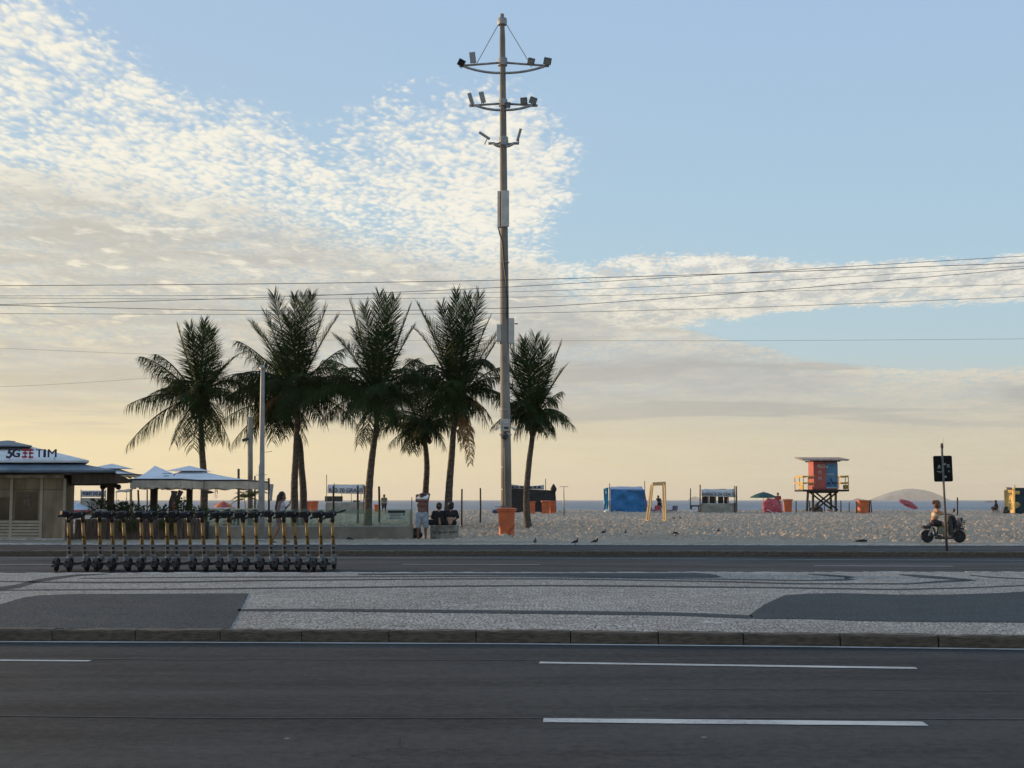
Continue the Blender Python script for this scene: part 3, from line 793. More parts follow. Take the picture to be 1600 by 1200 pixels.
palm('coconut palm at the left end of the row, beside the white canopies', 61, [(318, 800), (319, 760), (316, 710), (314, 665), (312, 640)], (312, 628),
     [(222, 557, .18), (243, 553, .22), (199, 633, .24, -.4), (198, 697, .26, -.6), (272, 690, .25, -1.3), (302, 700, .22, -1.2), (323, 686, .2, 1.2),
      (319, 503, .02, .3), (278, 512, .03, -.4), (297, 511, .02), (330, 518, .02), (338, 545, .05), (368, 558, .17, .8), (372, 622, .22, .8), (360, 694, .30, .5), (344, 690, .28, -.7), (258, 590, .2, 1.2), (345, 575, .1, -.7)],
     seed=3, fill=6, flen=2.1)
palm('tall coconut palm of the twin trunks, carrying the larger crown', 62, [(461, 802), (460, 760), (462, 715), (464, 660), (462, 640)], (462, 615),
     [(460, 463, .02), (428, 462, .03, -.4), (487, 461, .03, .4), (474, 462, .02, -.3), (508, 484, .05), (416, 492, .06), (526, 497, .12), (412, 525, .12), (373, 533, .15, .6), (347, 590, .30, -.5), (352, 640, .3, .6),
      (558, 592, .30, .5), (572, 612, .22, -1.0), (559, 664, .24, -.6), (510, 665, .3, 1.2), (480, 640, .35, -2.3), (500, 620, .3, -2.2), (398, 660, .3, 1.0), (535, 545, .16, .8), (395, 505, .08, .9)],
     dry=[(405, 655, .22, -.9)], seed=5, fill=12, flen=2.9, upfill=2)
palm('coconut palm of the twin trunks with the lower, left-leaning crown', 64, [(474, 802), (474, 770), (471, 730), (468, 690), (458, 668), (446, 650)], (440, 640),
     [(362, 694, .25, -.8), (350, 655, .25), (385, 690, .3, -1.2), (425, 690, .3, -1.4), (446, 684, .3, -1.2), (372, 600, .2, .8), (402, 560, .12), (440, 545, .05), (480, 690, .3, .8), (395, 625, .3, -1.8), (470, 560, .1)],
     dry=[(388, 668, .12, -.6)], seed=8, fill=10, flen=2.5, upfill=2)
palm('coconut palm with a bushy upright crown between the twin trunks and the short palm', 60, [(574, 802), (577, 760), (582, 710), (588, 668), (590, 645)], (590, 622),
     [(593, 461, .02), (548, 474, .04, -.4), (641, 480, .05, .3), (570, 478, .03, .5), (617, 468, .03, -.3), (605, 465, .02), (556, 520, .1, .8), (646, 512, .12), (508, 562, .28, -.4), (500, 606, .28, -.8), (503, 655, .28, .6),
      (560, 694, .30, -1.0), (572, 688, .3, .9), (652, 560, .2, .6), (676, 590, .26, -.4), (660, 630, .3, -.8), (625, 640, .4, -2.0), (612, 600, .3, -2.3), (528, 528, .15, .8), (610, 668, .3, 1.2)],
     seed=11, fill=12, flen=2.7, upfill=2)
palm('shortest coconut palm with a low drooping crown behind the shirtless man', 66, [(664, 802), (665, 770), (667, 730), (665, 700), (663, 688)], (662, 674),
     [(608, 694, .30, -.8), (606, 640, .25), (622, 612, .2, .7), (648, 600, .08), (674, 596, .06), (700, 618, .2, -.5), (708, 655, .25, .6), (692, 684, .3, -.8), (646, 706, .3, -1.2), (628, 702, .3, .8), (684, 640, .3, -1.8), (640, 650, .3, -1.8)],
     seed=14, fill=11, flen=2.1, r0=.17, r1=.12, upfill=2)
palm('coconut palm with brown dead fronds hanging on its right side', 61, [(699, 802), (702, 760), (706, 710), (709, 670), (713, 645)], (716, 622),
     [(713, 456, .02), (690, 478, .04, -.4), (749, 462, .05, .3), (730, 462, .03, .5), (765, 498, .08), (773, 525, .1, .8), (654, 478, .1, .4), (652, 518, .18), (638, 560, .25, .8), (626, 590, .28, -.6),
      (790, 508, -.04, .6), (792, 572, .22, -.3), (780, 590, .25, .9), (655, 640, .3, -.8), (690, 640, .4, -2.3), (700, 610, .3, -2.4), (745, 640, .32, 1.2), (705, 480, .02, .7), (672, 505, .1, -.9)],
     dry=[(735, 724, .02, -.6), (724, 700, .02, .5), (769, 660, .16, -.3)], seed=17, fill=11, flen=2.6, upfill=2)
palm('slender coconut palm standing on open sand right of the lighting mast', 60, [(826, 827), (823, 800), (823, 765), (827, 720), (831, 690), (832, 672)], (833, 655),
     [(818, 530, .02), (836, 528, .02), (851, 534, .03), (874, 545, .06), (880, 578, .1), (876, 612, .14), (868, 650, .2, -.6), (800, 545, .08, .6), (773, 618, .1, -.5), (778, 590, .2, .8), (798, 652, .2, .6), (852, 655, .22, -1.0), (845, 600, .22, -1.9), (815, 630, .25, -1.8), (862, 560, .05, .8), (790, 560, .14, -.6)],
     dry=[(800, 600, .16, .8)], seed=21, fill=7, flen=1.55, r0=.165, r1=.11, upfill=2)

# ------------------------------------------------------------------ lighting mast with its bin
M_CONC = mat('weathered_concrete', (0.22, 0.20, 0.17), 0.85, 0.2, 1.8, 0.5, 40, stretch=(1, 1, .35))
M_STEEL = mat('galvanised_steel', (0.30, 0.30, 0.29), 0.5, 0.15, 5, metal=0.55)
M_DARK = mat('dark_metal', (0.035, 0.036, 0.04), 0.5, 0.2, 8)
M_LAMPG = mat('lamp_glass', (0.24, 0.24, 0.23), 0.25, 0.1, 8)
M_PANELG = mat('antenna_plastic', (0.50, 0.48, 0.44), 0.6, 0.08, 3)
M_ORANGE = mat('orange_plastic', (0.56, 0.13, 0.045), 0.55, 0.12, 2.5, 0.1, 20)
M_BLACK = mat('black_rubber', (0.014, 0.014, 0.015), 0.7, 0.2, 12)
M_WHITE = mat('white_paint', (0.72, 0.71, 0.69), 0.6, 0.06, 4)

def build_mast():
    base = G(791.5, 838, Z_WALK); base.y += 0.6; Y = base.y
    root = thing('lighting_mast', 'very tall concrete lighting mast with three tiers of floodlights', 'light mast', base)
    def q(x, y, dy=0.0): return D(x, y, Y + dy) - base
    pole = MB().tube([Vector((0, 0, -.1)), q(790.5, 700), q(789, 600), q(788, 450), q(786.5, 230), q(785, 60), q(784.5, 22)], [.21, .195, .18, .165, .135, .11, .075], 16).build('pole', M_CONC, root, True)
    for y, h, w in ((34, .26, .22), (97, .3, .23), (161, .26, .22), (221, .34, .24)):
        c = q(785 + (y - 60) * .008, y); MB().lathe([(w * .8, -h / 2), (w * .85, 0), (w * .8, h / 2)], c, 12).build('collar', M_STEEL, pole)
    def tier(yp, lx, rx, ytip, yb, dip):
        mb = MB(); cx = 785.5
        for s, ex in ((-1, lx), (1, rx)):
            a = q(cx + s * 4, yp); b = q(ex, ytip); mb.tube([a, b], .045, 8)
            pts = []
            for i in range(9):
                t = i / 8; x = cx + s * 4 + (ex - s * 8 - cx - s * 4) * t
                pts.append(q(x, yb - dip * t * t, -.12))
            mb.tube(pts, .05, 8)
            mb.tube([q(ex - s * 10, ytip), q(ex, ytip)], .055, 8)
        return mb.build('lamp_arm', M_STEEL, root, True)
    a1 = tier(98, 717, 858, 103, 114, 10); a2 = tier(162, 733, 840, 165, 172, 8); a3 = tier(225, 763, 811, 224, 229, 5)
    for x0, y0, x1, y1 in ((780, 36, 745, 99), (790, 36, 826, 96)):
        MB().tube([q(x0, y0), q(x1, y1)], .016, 6).build('stay_cable', M_STEEL, root)
    def flood(px, py, w, h, tilt, roll, facing, slim=False):
        """a floodlight: housing, glass, bracket; facing 1 shows its back to us"""
        c = q(px, py, -.1); o = bpy.data.objects.new('floodlight', None)
        t = .05 if slim else .16
        mtx = rot(tilt, 0, 0); mr = Matrix.Rotation(roll, 3, 'Y')
        mb = MB().box(c, (w, t, h), mr @ mtx)
        for k in range(-2, 3): mb.box(c + mr @ mtx @ Vector((k * w / 5.5, t * .65 * facing, 0)), (.012, t * .5, h * .8), mr @ mtx)
        body = mb.build('floodlight', M_DARK if not slim else M_STEEL, root, bevel=.012)
        MB().box(c + mr @ mtx @ Vector((0, -t * .52 * facing, 0)), (w * .86, .012, h * .84), mr @ mtx).build('glass', M_LAMPG, body)
        MB().tube([c + mr @ Vector((-w * .4, 0, -h * .3)), c + Vector((0, 0, -h * .5 - .1)), c + mr @ Vector((w * .4, 0, -h * .3))], .018, 6).build('bracket', M_STEEL, body)
    flood(721, 98, .26, .26, .35, .5, -1); flood(738.5, 90, .24, .46, -.15, -.12, 1, True)
    flood(830, 96, .27, .25, .5, .25, 1); flood(855.5, 95.5, .30, .25, .55, .2, 1)
    flood(735.5, 154, .16, .5, -.2, -.28, 1, True); flood(753.5, 152, .20, .48, -.2, -.24, 1, True)
    flood(818.5, 157.5, .27, .24, .5, -.1, 1); flood(833, 157, .28, .24, .5, .35, 1); flood(793.5, 164, .2, .2, .5, .0, 1)
    flood(757, 212, .10, .50, .1, -1.0, 1, True); flood(811, 211, .10, .52, .1, .28, 1, True)
    def panel(px0, py0, px1, py1, dy, name='antenna_panel', m=M_PANELG, t=.12):
        a = q(px0, py0, dy); b = q(px1, py1, dy)
        c = (a + b) / 2
        p = MB().box(c, (abs(b.x - a.x), t, abs(a.z - b.z))).build(name, m, root, bevel=.015)
        return p
    panel(783.5, 298, 795.5, 354, -.30); panel(777.2, 299, 781.5, 356, -.05, t=.2)
    MB().tube([q(778.5, 305), q(786, 306)], .03, 6).tube([q(778.5, 350), q(786, 350)], .03, 6).build('bracket', M_DARK, root)
    panel(776, 507, 783, 534, -.05); panel(794.5, 497, 803.6, 537, -.1)
    for x, y in ((778, 534), (781.5, 534), (798, 537), (802, 537)): MB().tube([q(x, y, -.08), q(x, y + 3.5, -.08)], .02, 6).build('connector', M_DARK, root)
    MB().tube([q(804, 506), q(809, 506)], .025, 6).build('bracket', M_DARK, root)
    MB().tube([q(779, 356, -.1), q(781, 366, -.18), q(785, 378, -.2), q(787, 410, -.19), q(791, 440, -.2), q(793, 470, -.19), q(792.5, 497, -.19)], .028, 6).build('feeder_cable', M_DARK, root, True)
    bx = panel(782, 655, 797.5, 674, -.28, 'control_box', mat('box_grey', (.42, .40, .36), .6, .1, 4), .2)
    for yy in (660, 665): MB().box(q(789.7, yy, -.395), (.22, .01, .05)).build('label_plate', M_PANELG, bx)
    MB().box(q(791, 668.5, -.40), (.16, .02, .07)).build('lens_bar', M_DARK, bx)
    for s, x in ((-1, 775), (1, 803.5)):
        MB().tube([q(789.7 + s * 8, 667, -.25), q(x - s * 1.5, 669, -.3)], .018, 6).tube([q(x - s * 1.5, 669, -.3), q(x - s * -1.3, 671.5, -.35)], .055, 8).build('camera', M_PANELG, root)
        MB().tube([q(789.7 + s * 3, 677, -.2), q(789.7 + s * 8, 680, -.3)], [.05, .06], 8).build('camera', M_PANELG, root)
    MB().lathe([(.02, -.14), (.12, -.1), (.14, 0), (.12, .06)], q(788, 681, -.32), 10).build('camera', M_DARK, root)
    MB().tube([q(788.5, 700, -.2), q(789.5, 760, -.215), q(790, 800, -.22)], .03, 6).build('conduit', M_CONC, root)
    for y in (410, 640, 730, 765): MB().lathe([(.19, -.02), (.195, 0), (.19, .02)], q(788 + (y - 400) * .006, y), 14, cap=False).build('strap', M_STEEL, pole)
build_mast()

def bin_(label, loc, h=.95, w=.6, name='litter_bin', rz=0.0, dirt=True, lid=True, group='orange litter bins'):
    root = thing(name, label, 'bin', loc, rz, group)
    mb = MB(); n = 24
    def ring(hw, hd, z, r=.25):
        out = []
        for k in range(n):
            a = 2 * math.pi * k / n; c, s = math.cos(a), math.sin(a); e = .45
            out.append((math.copysign(abs(c) ** e, c) * hw, math.copysign(abs(s) ** e, s) * hd, z))
        return out
    prof = [(.36, 0), (.375, .02), (.43, .86), (.50, .87), (.50, .92), (.44, .925)]
    vs = [];
    for f, z in prof: vs += ring(f * w, f * w * 1.05, z * h / .95)
    fs = [tuple(range(n))[::-1]]
    for i in range(len(prof) - 1):
        for k in range(n): fs.append((i * n + k, i * n + (k + 1) % n, (i + 1) * n + (k + 1) % n, (i + 1) * n + k))
    mb.add(vs, fs); body = mb.build('body', M_ORANGE, root)
    if lid:
        mb = MB(); vs = []
        for f, z in ((.515, .93), (.515, .955), (.46, .975), (.2, .99)): vs += ring(f * w, f * w * 1.05, z * h / .95)
        fs = []
        for i in range(3):
            for k in range(n): fs.append((i * n + k, i * n + (k + 1) % n, (i + 1) * n + (k + 1) % n, (i + 1) * n + k))
        fs.append(tuple(range(3 * n, 4 * n))); mb.add(vs, fs); mb.build('lid', M_ORANGE, root)
    MB().tube([(-.3 * w, w * .56, h * .94), (.3 * w, w * .56, h * .94)], .02, 6).build('handle', M_ORANGE, root)
    for s in (-1, 1): MB().lathe([(.09, -.02), (.1, 0), (.09, .02)], (s * w * .34, w * .36, .1), 12, axis='X').build('wheel', M_BLACK, root)
    return root
b0 = G(791.5, 839.5, Z_WALK); b0.z = sand_top(b0.x, b0.y, .3) + .01
bin_('large orange wheeled litter bin against the foot of the lighting mast', b0, h=1.0, w=.72, lid=True)
MB().prism([Vector((0, 0, 0)), Vector((.1, 0, .24)), Vector((.2, 0, .30)), Vector((.27, 0, .42)), Vector((.32, 0, .42)), Vector((.24, 0, .26)), Vector((.12, 0, .18)), Vector((.05, 0, 0))], (0, .012, 0)).build('decal', mat('faded_orange', (.36, .08, .03), .6), bpy.data.objects['litter_bin'], loc=(.0, -.345, .02))

# street lamp beside the glass-fronted terrace
def lamp_post():
    base = G(408.5, 845, Z_WALK); Y = base.y
    root = thing('lamp_post', 'slim pale grey lamp post in front of the glass terrace', 'lamp post', base)
    q = lambda x, y, dy=0.0: D(x, y, Y + dy) - base
    MB().tube([(0, 0, -.05), q(408.8, 740), q(410.2, 590), q(410.5, 576)], [.115, .10, .068, .065], 14).build('post', mat('pale_grey_paint', (.30, .30, .29), .5, .12, 3), root, True)
    MB().tube([q(410.5, 577), q(410.5, 574.5), q(406, 573.5)], [.09, .09, .07], 10).build('lamp_head', M_STEEL, root, True)
    MB().lathe([(.15, 0), (.17, .02), (.13, .06)], (0, 0, 0), 14).build('base_plate', M_STEEL, root)
    for y, x0, x1 in ((705.5, 410, 425), (742, 400, 417)):
        MB().tube([q(x0, y), q((x0 + x1) / 2, y + 1), q(x1, y - .5)], .008, 5).build('cable_end', M_DARK, root)
lamp_post()
def plain_pole(label, Y, px, top, bottom_y, r, m, name='pole', rtop=None, cat='pole', group=None, lean=0.0):
    b = D(px, bottom_y, Y); b.z = sand_z(Y) - .05 if Y > 46 else Z_WALK - .02
    t = D(px + lean, top, Y)
    root = thing(name, label, cat, b, group=group)
    MB().tube([(0, 0, 0), (t - b) * .5 + Vector((random.uniform(-.02, .02), 0, 0)), t - b], [r, r * .97, rtop or r * .92], 10).build('shaft', m, root, True)
    MB().lathe([(rtop or r * .92, 0), ((rtop or r) * .75, .015)], t - b, 10).build('cap', m, root)
    return root
p = plain_pole('thick beige concrete pole rising into the palm crowns behind the lamp post', 58, 391, 652, 800, .12, M_CONC, 'concrete_pole')
MB().box(D(383.5, 687, 57.8) - p.location, (.28, .12, .12), rot(0, -.35, 0)).build('camera', M_DARK, p)

# ------------------------------------------------------------------ overhead cables
M_CABLE = mat('cable_sheath', (0.02, 0.02, 0.022), 0.6, 0.1)
def cable(label, pts, Y, r, ext=(45, 45)):
    q = [D(x, y, Y) for x, y in pts]
    a = q[0] + (q[0] - q[1]).normalized() * ext[0]; b = q[-1] + (q[-1] - q[-2]).normalized() * ext[1]
    q = [a] + q + [b]; fine = []
    for i in range(len(q) - 1):
        for k in range(6):
            t = k / 6; p = q[i].lerp(q[i + 1], t); fine.append(p)
    fine.append(q[-1])
    # gentle smoothing so that spans sag instead of kinking
    for _ in range(6): fine = [fine[0]] + [(fine[i - 1] + fine[i] * 2 + fine[i + 1]) / 4 for i in range(1, len(fine) - 1)] + [fine[-1]]
    o = MB().tube(fine, r * .62, 6).build('overhead_cable', M_CABLE, None, True)
    tag(o, label, 'cable', 'cables strung across the sky')
cable('thick overhead cable, topmost of the bundle at the left edge', [(0, 446.5), (400, 444), (800, 438), (1200, 426), (1600, 410.5)], 32, .0125)
cable('overhead cable that crosses the thick one and ends topmost at the right edge', [(0, 476), (400, 466), (800, 449), (1200, 424), (1600, 400)], 33, .011)
cable('thin overhead cable, second from the top at the left edge', [(0, 462.3), (400, 462), (800, 457.5), (1200, 440), (1600, 416)], 34, .008)
cable('thin overhead cable running nearly level, fourth from top at the mast', [(0, 465.5), (400, 468), (800, 465), (1200, 456), (1600, 444)], 34.5, .008)
cable('overhead cable climbing steeply to the right below the bundle', [(0, 477), (400, 486.5), (800, 484), (1200, 455), (1600, 419.5)], 31, .011)
cable('lowest overhead cable of the bundle passing just above the palm tops', [(0, 490), (400, 491.5), (800, 490.5), (1200, 480), (1600, 463.5)], 33.5, .009)
cable('single thin cable low over the small palm, apart from the bundle', [(430, 531), (870, 532.5), (1200, 532.5), (1600, 529.5)], 70, .011, (.1, 45))
cable('faint thin cable sloping down into the leftmost palm', [(0, 544), (225, 553.5), (420, 560)], 70, .010, (45, .1))
cable('faint thin cable rising into the leftmost palm, lowest in the sky', [(0, 604.5), (100, 600), (245, 590), (420, 577)], 70, .010, (45, .1))

# ------------------------------------------------------------------ kick scooters
M_YEL = mat('yellow_sleeve', (0.21, 0.13, 0.04), 0.55, 0.32, 24, rgb2=(0.40, 0.24, 0.06))
M_SILV = mat('silver_alloy', (0.18, 0.18, 0.18), 0.4, 0.1, 10, metal=0.5)
M_GREY = mat('dark_grey_plastic', (0.034, 0.033, 0.033), 0.55, 0.2, 10)
M_RED = mat('red_reflector', (0.07, 0.012, 0.010), 0.4, 0.1, 10)
M_GRIP = mat('grip_rubber', (0.018, 0.018, 0.019), 0.8, 0.15, 20)
def make_scooter():
    r = thing('kick_scooter', 'x', 'scooter', group='row of rental scooters parked along the median')
    # rear wheel at y=0, front wheel at y=0.92, deck between; x to the right, y away from the camera
    def wheel(y, nm):
        w = MB().lathe([(.06, -.03), (.108, -.032), (.125, -.018), (.13, 0), (.125, .018), (.108, .032), (.06, .03)], (0, y, .13), 20, axis='X').build(nm, M_BLACK, r, True)
        MB().lathe([(.062, -.034), (.03, -.045), (.03, .045), (.062, .034)], (0, y, .13), 12, axis='X').build('hub', M_GREY, w, True)
        return w
    wheel(0.0, 'rear_wheel'); wheel(.92, 'front_wheel')
    MB().box((0, .46, .155), (.185, .62, .055)).box((0, .46, .185), (.165, .56, .008)).build('deck', M_GREY, r, bevel=.012)
    MB().tube([(0, .74, .16), (0, .82, .21), (0, .87, .27)], [.05, .045, .045], 8).build('deck_neck', M_SILV, r, True)
    # rear mudguard and tail light
    mg = MB(); pts = []
    for i in range(8):
        a = R(15 + i * 20); pts.append((0, -math.cos(a) * .155 + .0, .13 + math.sin(a) * .155))
    for i in range(7):
        a, b = Vector(pts[i]), Vector(pts[i + 1]); c = (a + b) / 2; an = math.atan2(b.z - a.z, b.y - a.y)
        mg.box(c, (.088, (b - a).length * 1.12, .012), rot(an, 0, 0))
    m = mg.build('rear_mudguard', M_GREY, r)
    MB().box((0, -.165, .215), (.05, .02, .05), rot(.35, 0, 0)).build('tail_light', M_RED, m, bevel=.008)
    MB().box((0, -.16, .13), (.105, .02, .05)).build('licence_tab', M_GREY, m)
    # fork, stem
    f = MB()
    for s in (-1, 1): f.tube([(s * .052, .92, .13), (s * .05, .905, .24), (s * .03, .885, .30)], .018, 8)
    f.box((0, .885, .31), (.1, .07, .05)).build('fork', M_SILV, r)
    fm = MB()
    for i in range(5):
        a = R(35 + i * 25); fm.box((0, .92 - math.cos(a) * .15, .13 + math.sin(a) * .15), (.08, .08, .01), rot(R(90) - a + R(90) - R(90) + (math.pi - 0) * 0, 0, 0))
    fm.build('front_mudguard', M_GREY, r)
    st = lambda z: Vector((0, .89 - (z - .28) * .165, z))            # the stem leans back to the rider
    lo = MB()
    for s in (-1, 1): lo.tube([st(.27) + Vector((s * .034, 0, 0)), st(.56) + Vector((s * .03, 0, 0))], .014, 8)
    lo.box(st(.30), (.085, .05, .07)).box(st(.42), (.075, .035, .03)).box(st(.53), (.078, .045, .08)).build('lower_stem', M_SILV, r, bevel=.004)
    MB().box(st(.355), (.046, .055, .075)).build('battery_slot', M_BLACK, r); MB().box(st(.465), (.046, .05, .055)).build('latch_slot', M_BLACK, r)
    MB().tube([st(.55), st(1.03)], [.036, .034], 12).build('stem', M_YEL, r, True)
    MB().tube([st(.70) + Vector((-.02, 0, 0)), st(.715) + Vector((.02, 0, 0))], .042, 10).build('clamp', M_BLACK, r)
    MB().tube([st(1.02), st(1.15)], [.042, .058], 10).build('steering_head', M_GREY, r, True)
    h = st(1.16)
    hb = MB().tube([h + Vector((-.26, -.10, .03)), h + Vector((-.10, -.02, .035)), h + Vector((0, 0, .03)), h + Vector((.10, -.02, .035)), h + Vector((.26, -.10, .03))], .016, 8).build('handlebar', M_GREY, r, True)
    for s in (-1, 1):
        MB().tube([h + Vector((s * .17, -.055, .033)), h + Vector((s * .29, -.115, .028))], .022, 8).build('grip', M_GRIP, hb, True)
        MB().tube([h + Vector((s * .14, .01, .03)), h + Vector((s * .2, .02, .02)), h + Vector((s * .27, -.04, .005))], .009, 6).build('brake_lever', M_SILV, hb, True)
    MB().box(h + Vector((0, -.02, .045)), (.15, .13, .09), rot(.35, 0, 0)).build('display', M_BLACK, hb, bevel=.012)
    MB().lathe([(.018, -.01), (.018, .01)], h + Vector((.0, -.085, .05)), 10, axis='Y').build('display_badge', M_SILV, hb)
    MB().box(h + Vector((-.11, -.05, .055)), (.15, .11, .13), rot(.2, .2, 0)).build('phone_holder', M_BLACK, hb, bevel=.01)
    MB().lathe([(.035, -.02), (.038, .0), (.03, .03)], h + Vector((0, .055, .0)), 12, axis='Y').build('headlight', M_LAMPG, hb)
    MB().tube([h + Vector((-.12, .01, .02)), h + Vector((-.07, .05, -.06)), st(1.0) + Vector((-.045, .02, 0)), st(.6) + Vector((-.04, .03, 0))], .006, 5).build('brake_cable', M_BLACK, r, True)
    MB().tube([(-.07, .42, .14), (-.13, .36, .0)], .01, 6).build('kickstand', M_SILV, r)
    return r
SCX = [100, 125.5, 147.5, 169.5, 189.5, 214.5, 232.5, 253.5, 270.5, 292.5, 314, 334.5, 353, 376, 396.5, 419, 440, 459, 478.5, 498, 518]
ORD = ['first', 'second', 'third', 'fourth', 'fifth', 'sixth', 'seventh', 'eighth', 'ninth', 'tenth']
proto = make_scooter()
for i, px in enumerate(SCX):
    o = proto if i == 0 else copy_tree(proto)
    p = G(px, 891.2, 0.0)                                           # below the foot of the stem
    rz = R(-2.5 + random.uniform(-4, 4)) if i < 14 else R(-2 + random.uniform(-5, 5))
    if i == 0: rz = R(1.5)
    fwd = Vector((-math.sin(rz), math.cos(rz), 0))
    rear = p - fwd * .89
    rear.y = G(px, 893.2, 0).y + random.uniform(-.05, .05)
    o.location = rear; o.rotation_euler = (0, random.uniform(-.045, .0), rz)
    n = len(SCX)
    if i == 0: lab = 'yellow-stemmed kick scooter at the far left end of the row'
    elif i == n - 1: lab = 'yellow-stemmed kick scooter at the far right end of the row'
    elif i < 10: lab = f'yellow-stemmed kick scooter, {ORD[i]} from the left end of the row'
    elif i == 10: lab = 'yellow-stemmed kick scooter in the exact middle of the row of twenty-one'
    else: lab = f'yellow-stemmed kick scooter, {ORD[n - 1 - i]} from the right end of the row'
    o['label'] = lab
    hb = [c for c in o.children if c.name.startswith('handlebar')][0]
    piv = Vector((0, .89 - (1.16 - .28) * .165, 1.16)); an = R(random.uniform(28, 58)); rl = R(random.uniform(-22, -6))
    hb.matrix_local = Matrix.Translation(piv) @ Matrix.Rotation(an, 4, 'Z') @ Matrix.Rotation(rl, 4, 'Y') @ Matrix.Translation(-piv)

# ------------------------------------------------------------------ beach kiosk
M_KWALL = mat('brushed_panel', (0.19, 0.152, 0.105), 0.42, 0.3, 1.3, metal=0.25, stretch=(1, 1, .3))
M_KFRAME = mat('kiosk_frame', (0.33, 0.29, 0.23), 0.45, 0.1, 3, metal=0.3)
M_KGLASS = mat('dark_glass', (0.035, 0.03, 0.026), 0.12, 0.2, 2)
M_ROOFB = mat('blue_grey_roof', (0.072, 0.105, 0.14), 0.5, 0.22, 1.5)
M_ROOFW = mat('white_roof', (0.60, 0.60, 0.60), 0.55, 0.08, 1.2)
M_WOODD = mat('dark_brown_wood', (0.05, 0.034, 0.024), 0.7, 0.25, 6, stretch=(1, 1, .2))
M_PLANK = mat('planter_wood', (0.085, 0.055, 0.04), 0.75, 0.3, 5, 0.4, 30, stretch=(3, 3, .4))
M_NAVY = mat('navy_letters', (0.02, 0.022, 0.06), 0.5, 0.1)
M_REDL = mat('red_letters', (0.42, 0.02, 0.02), 0.5, 0.1)

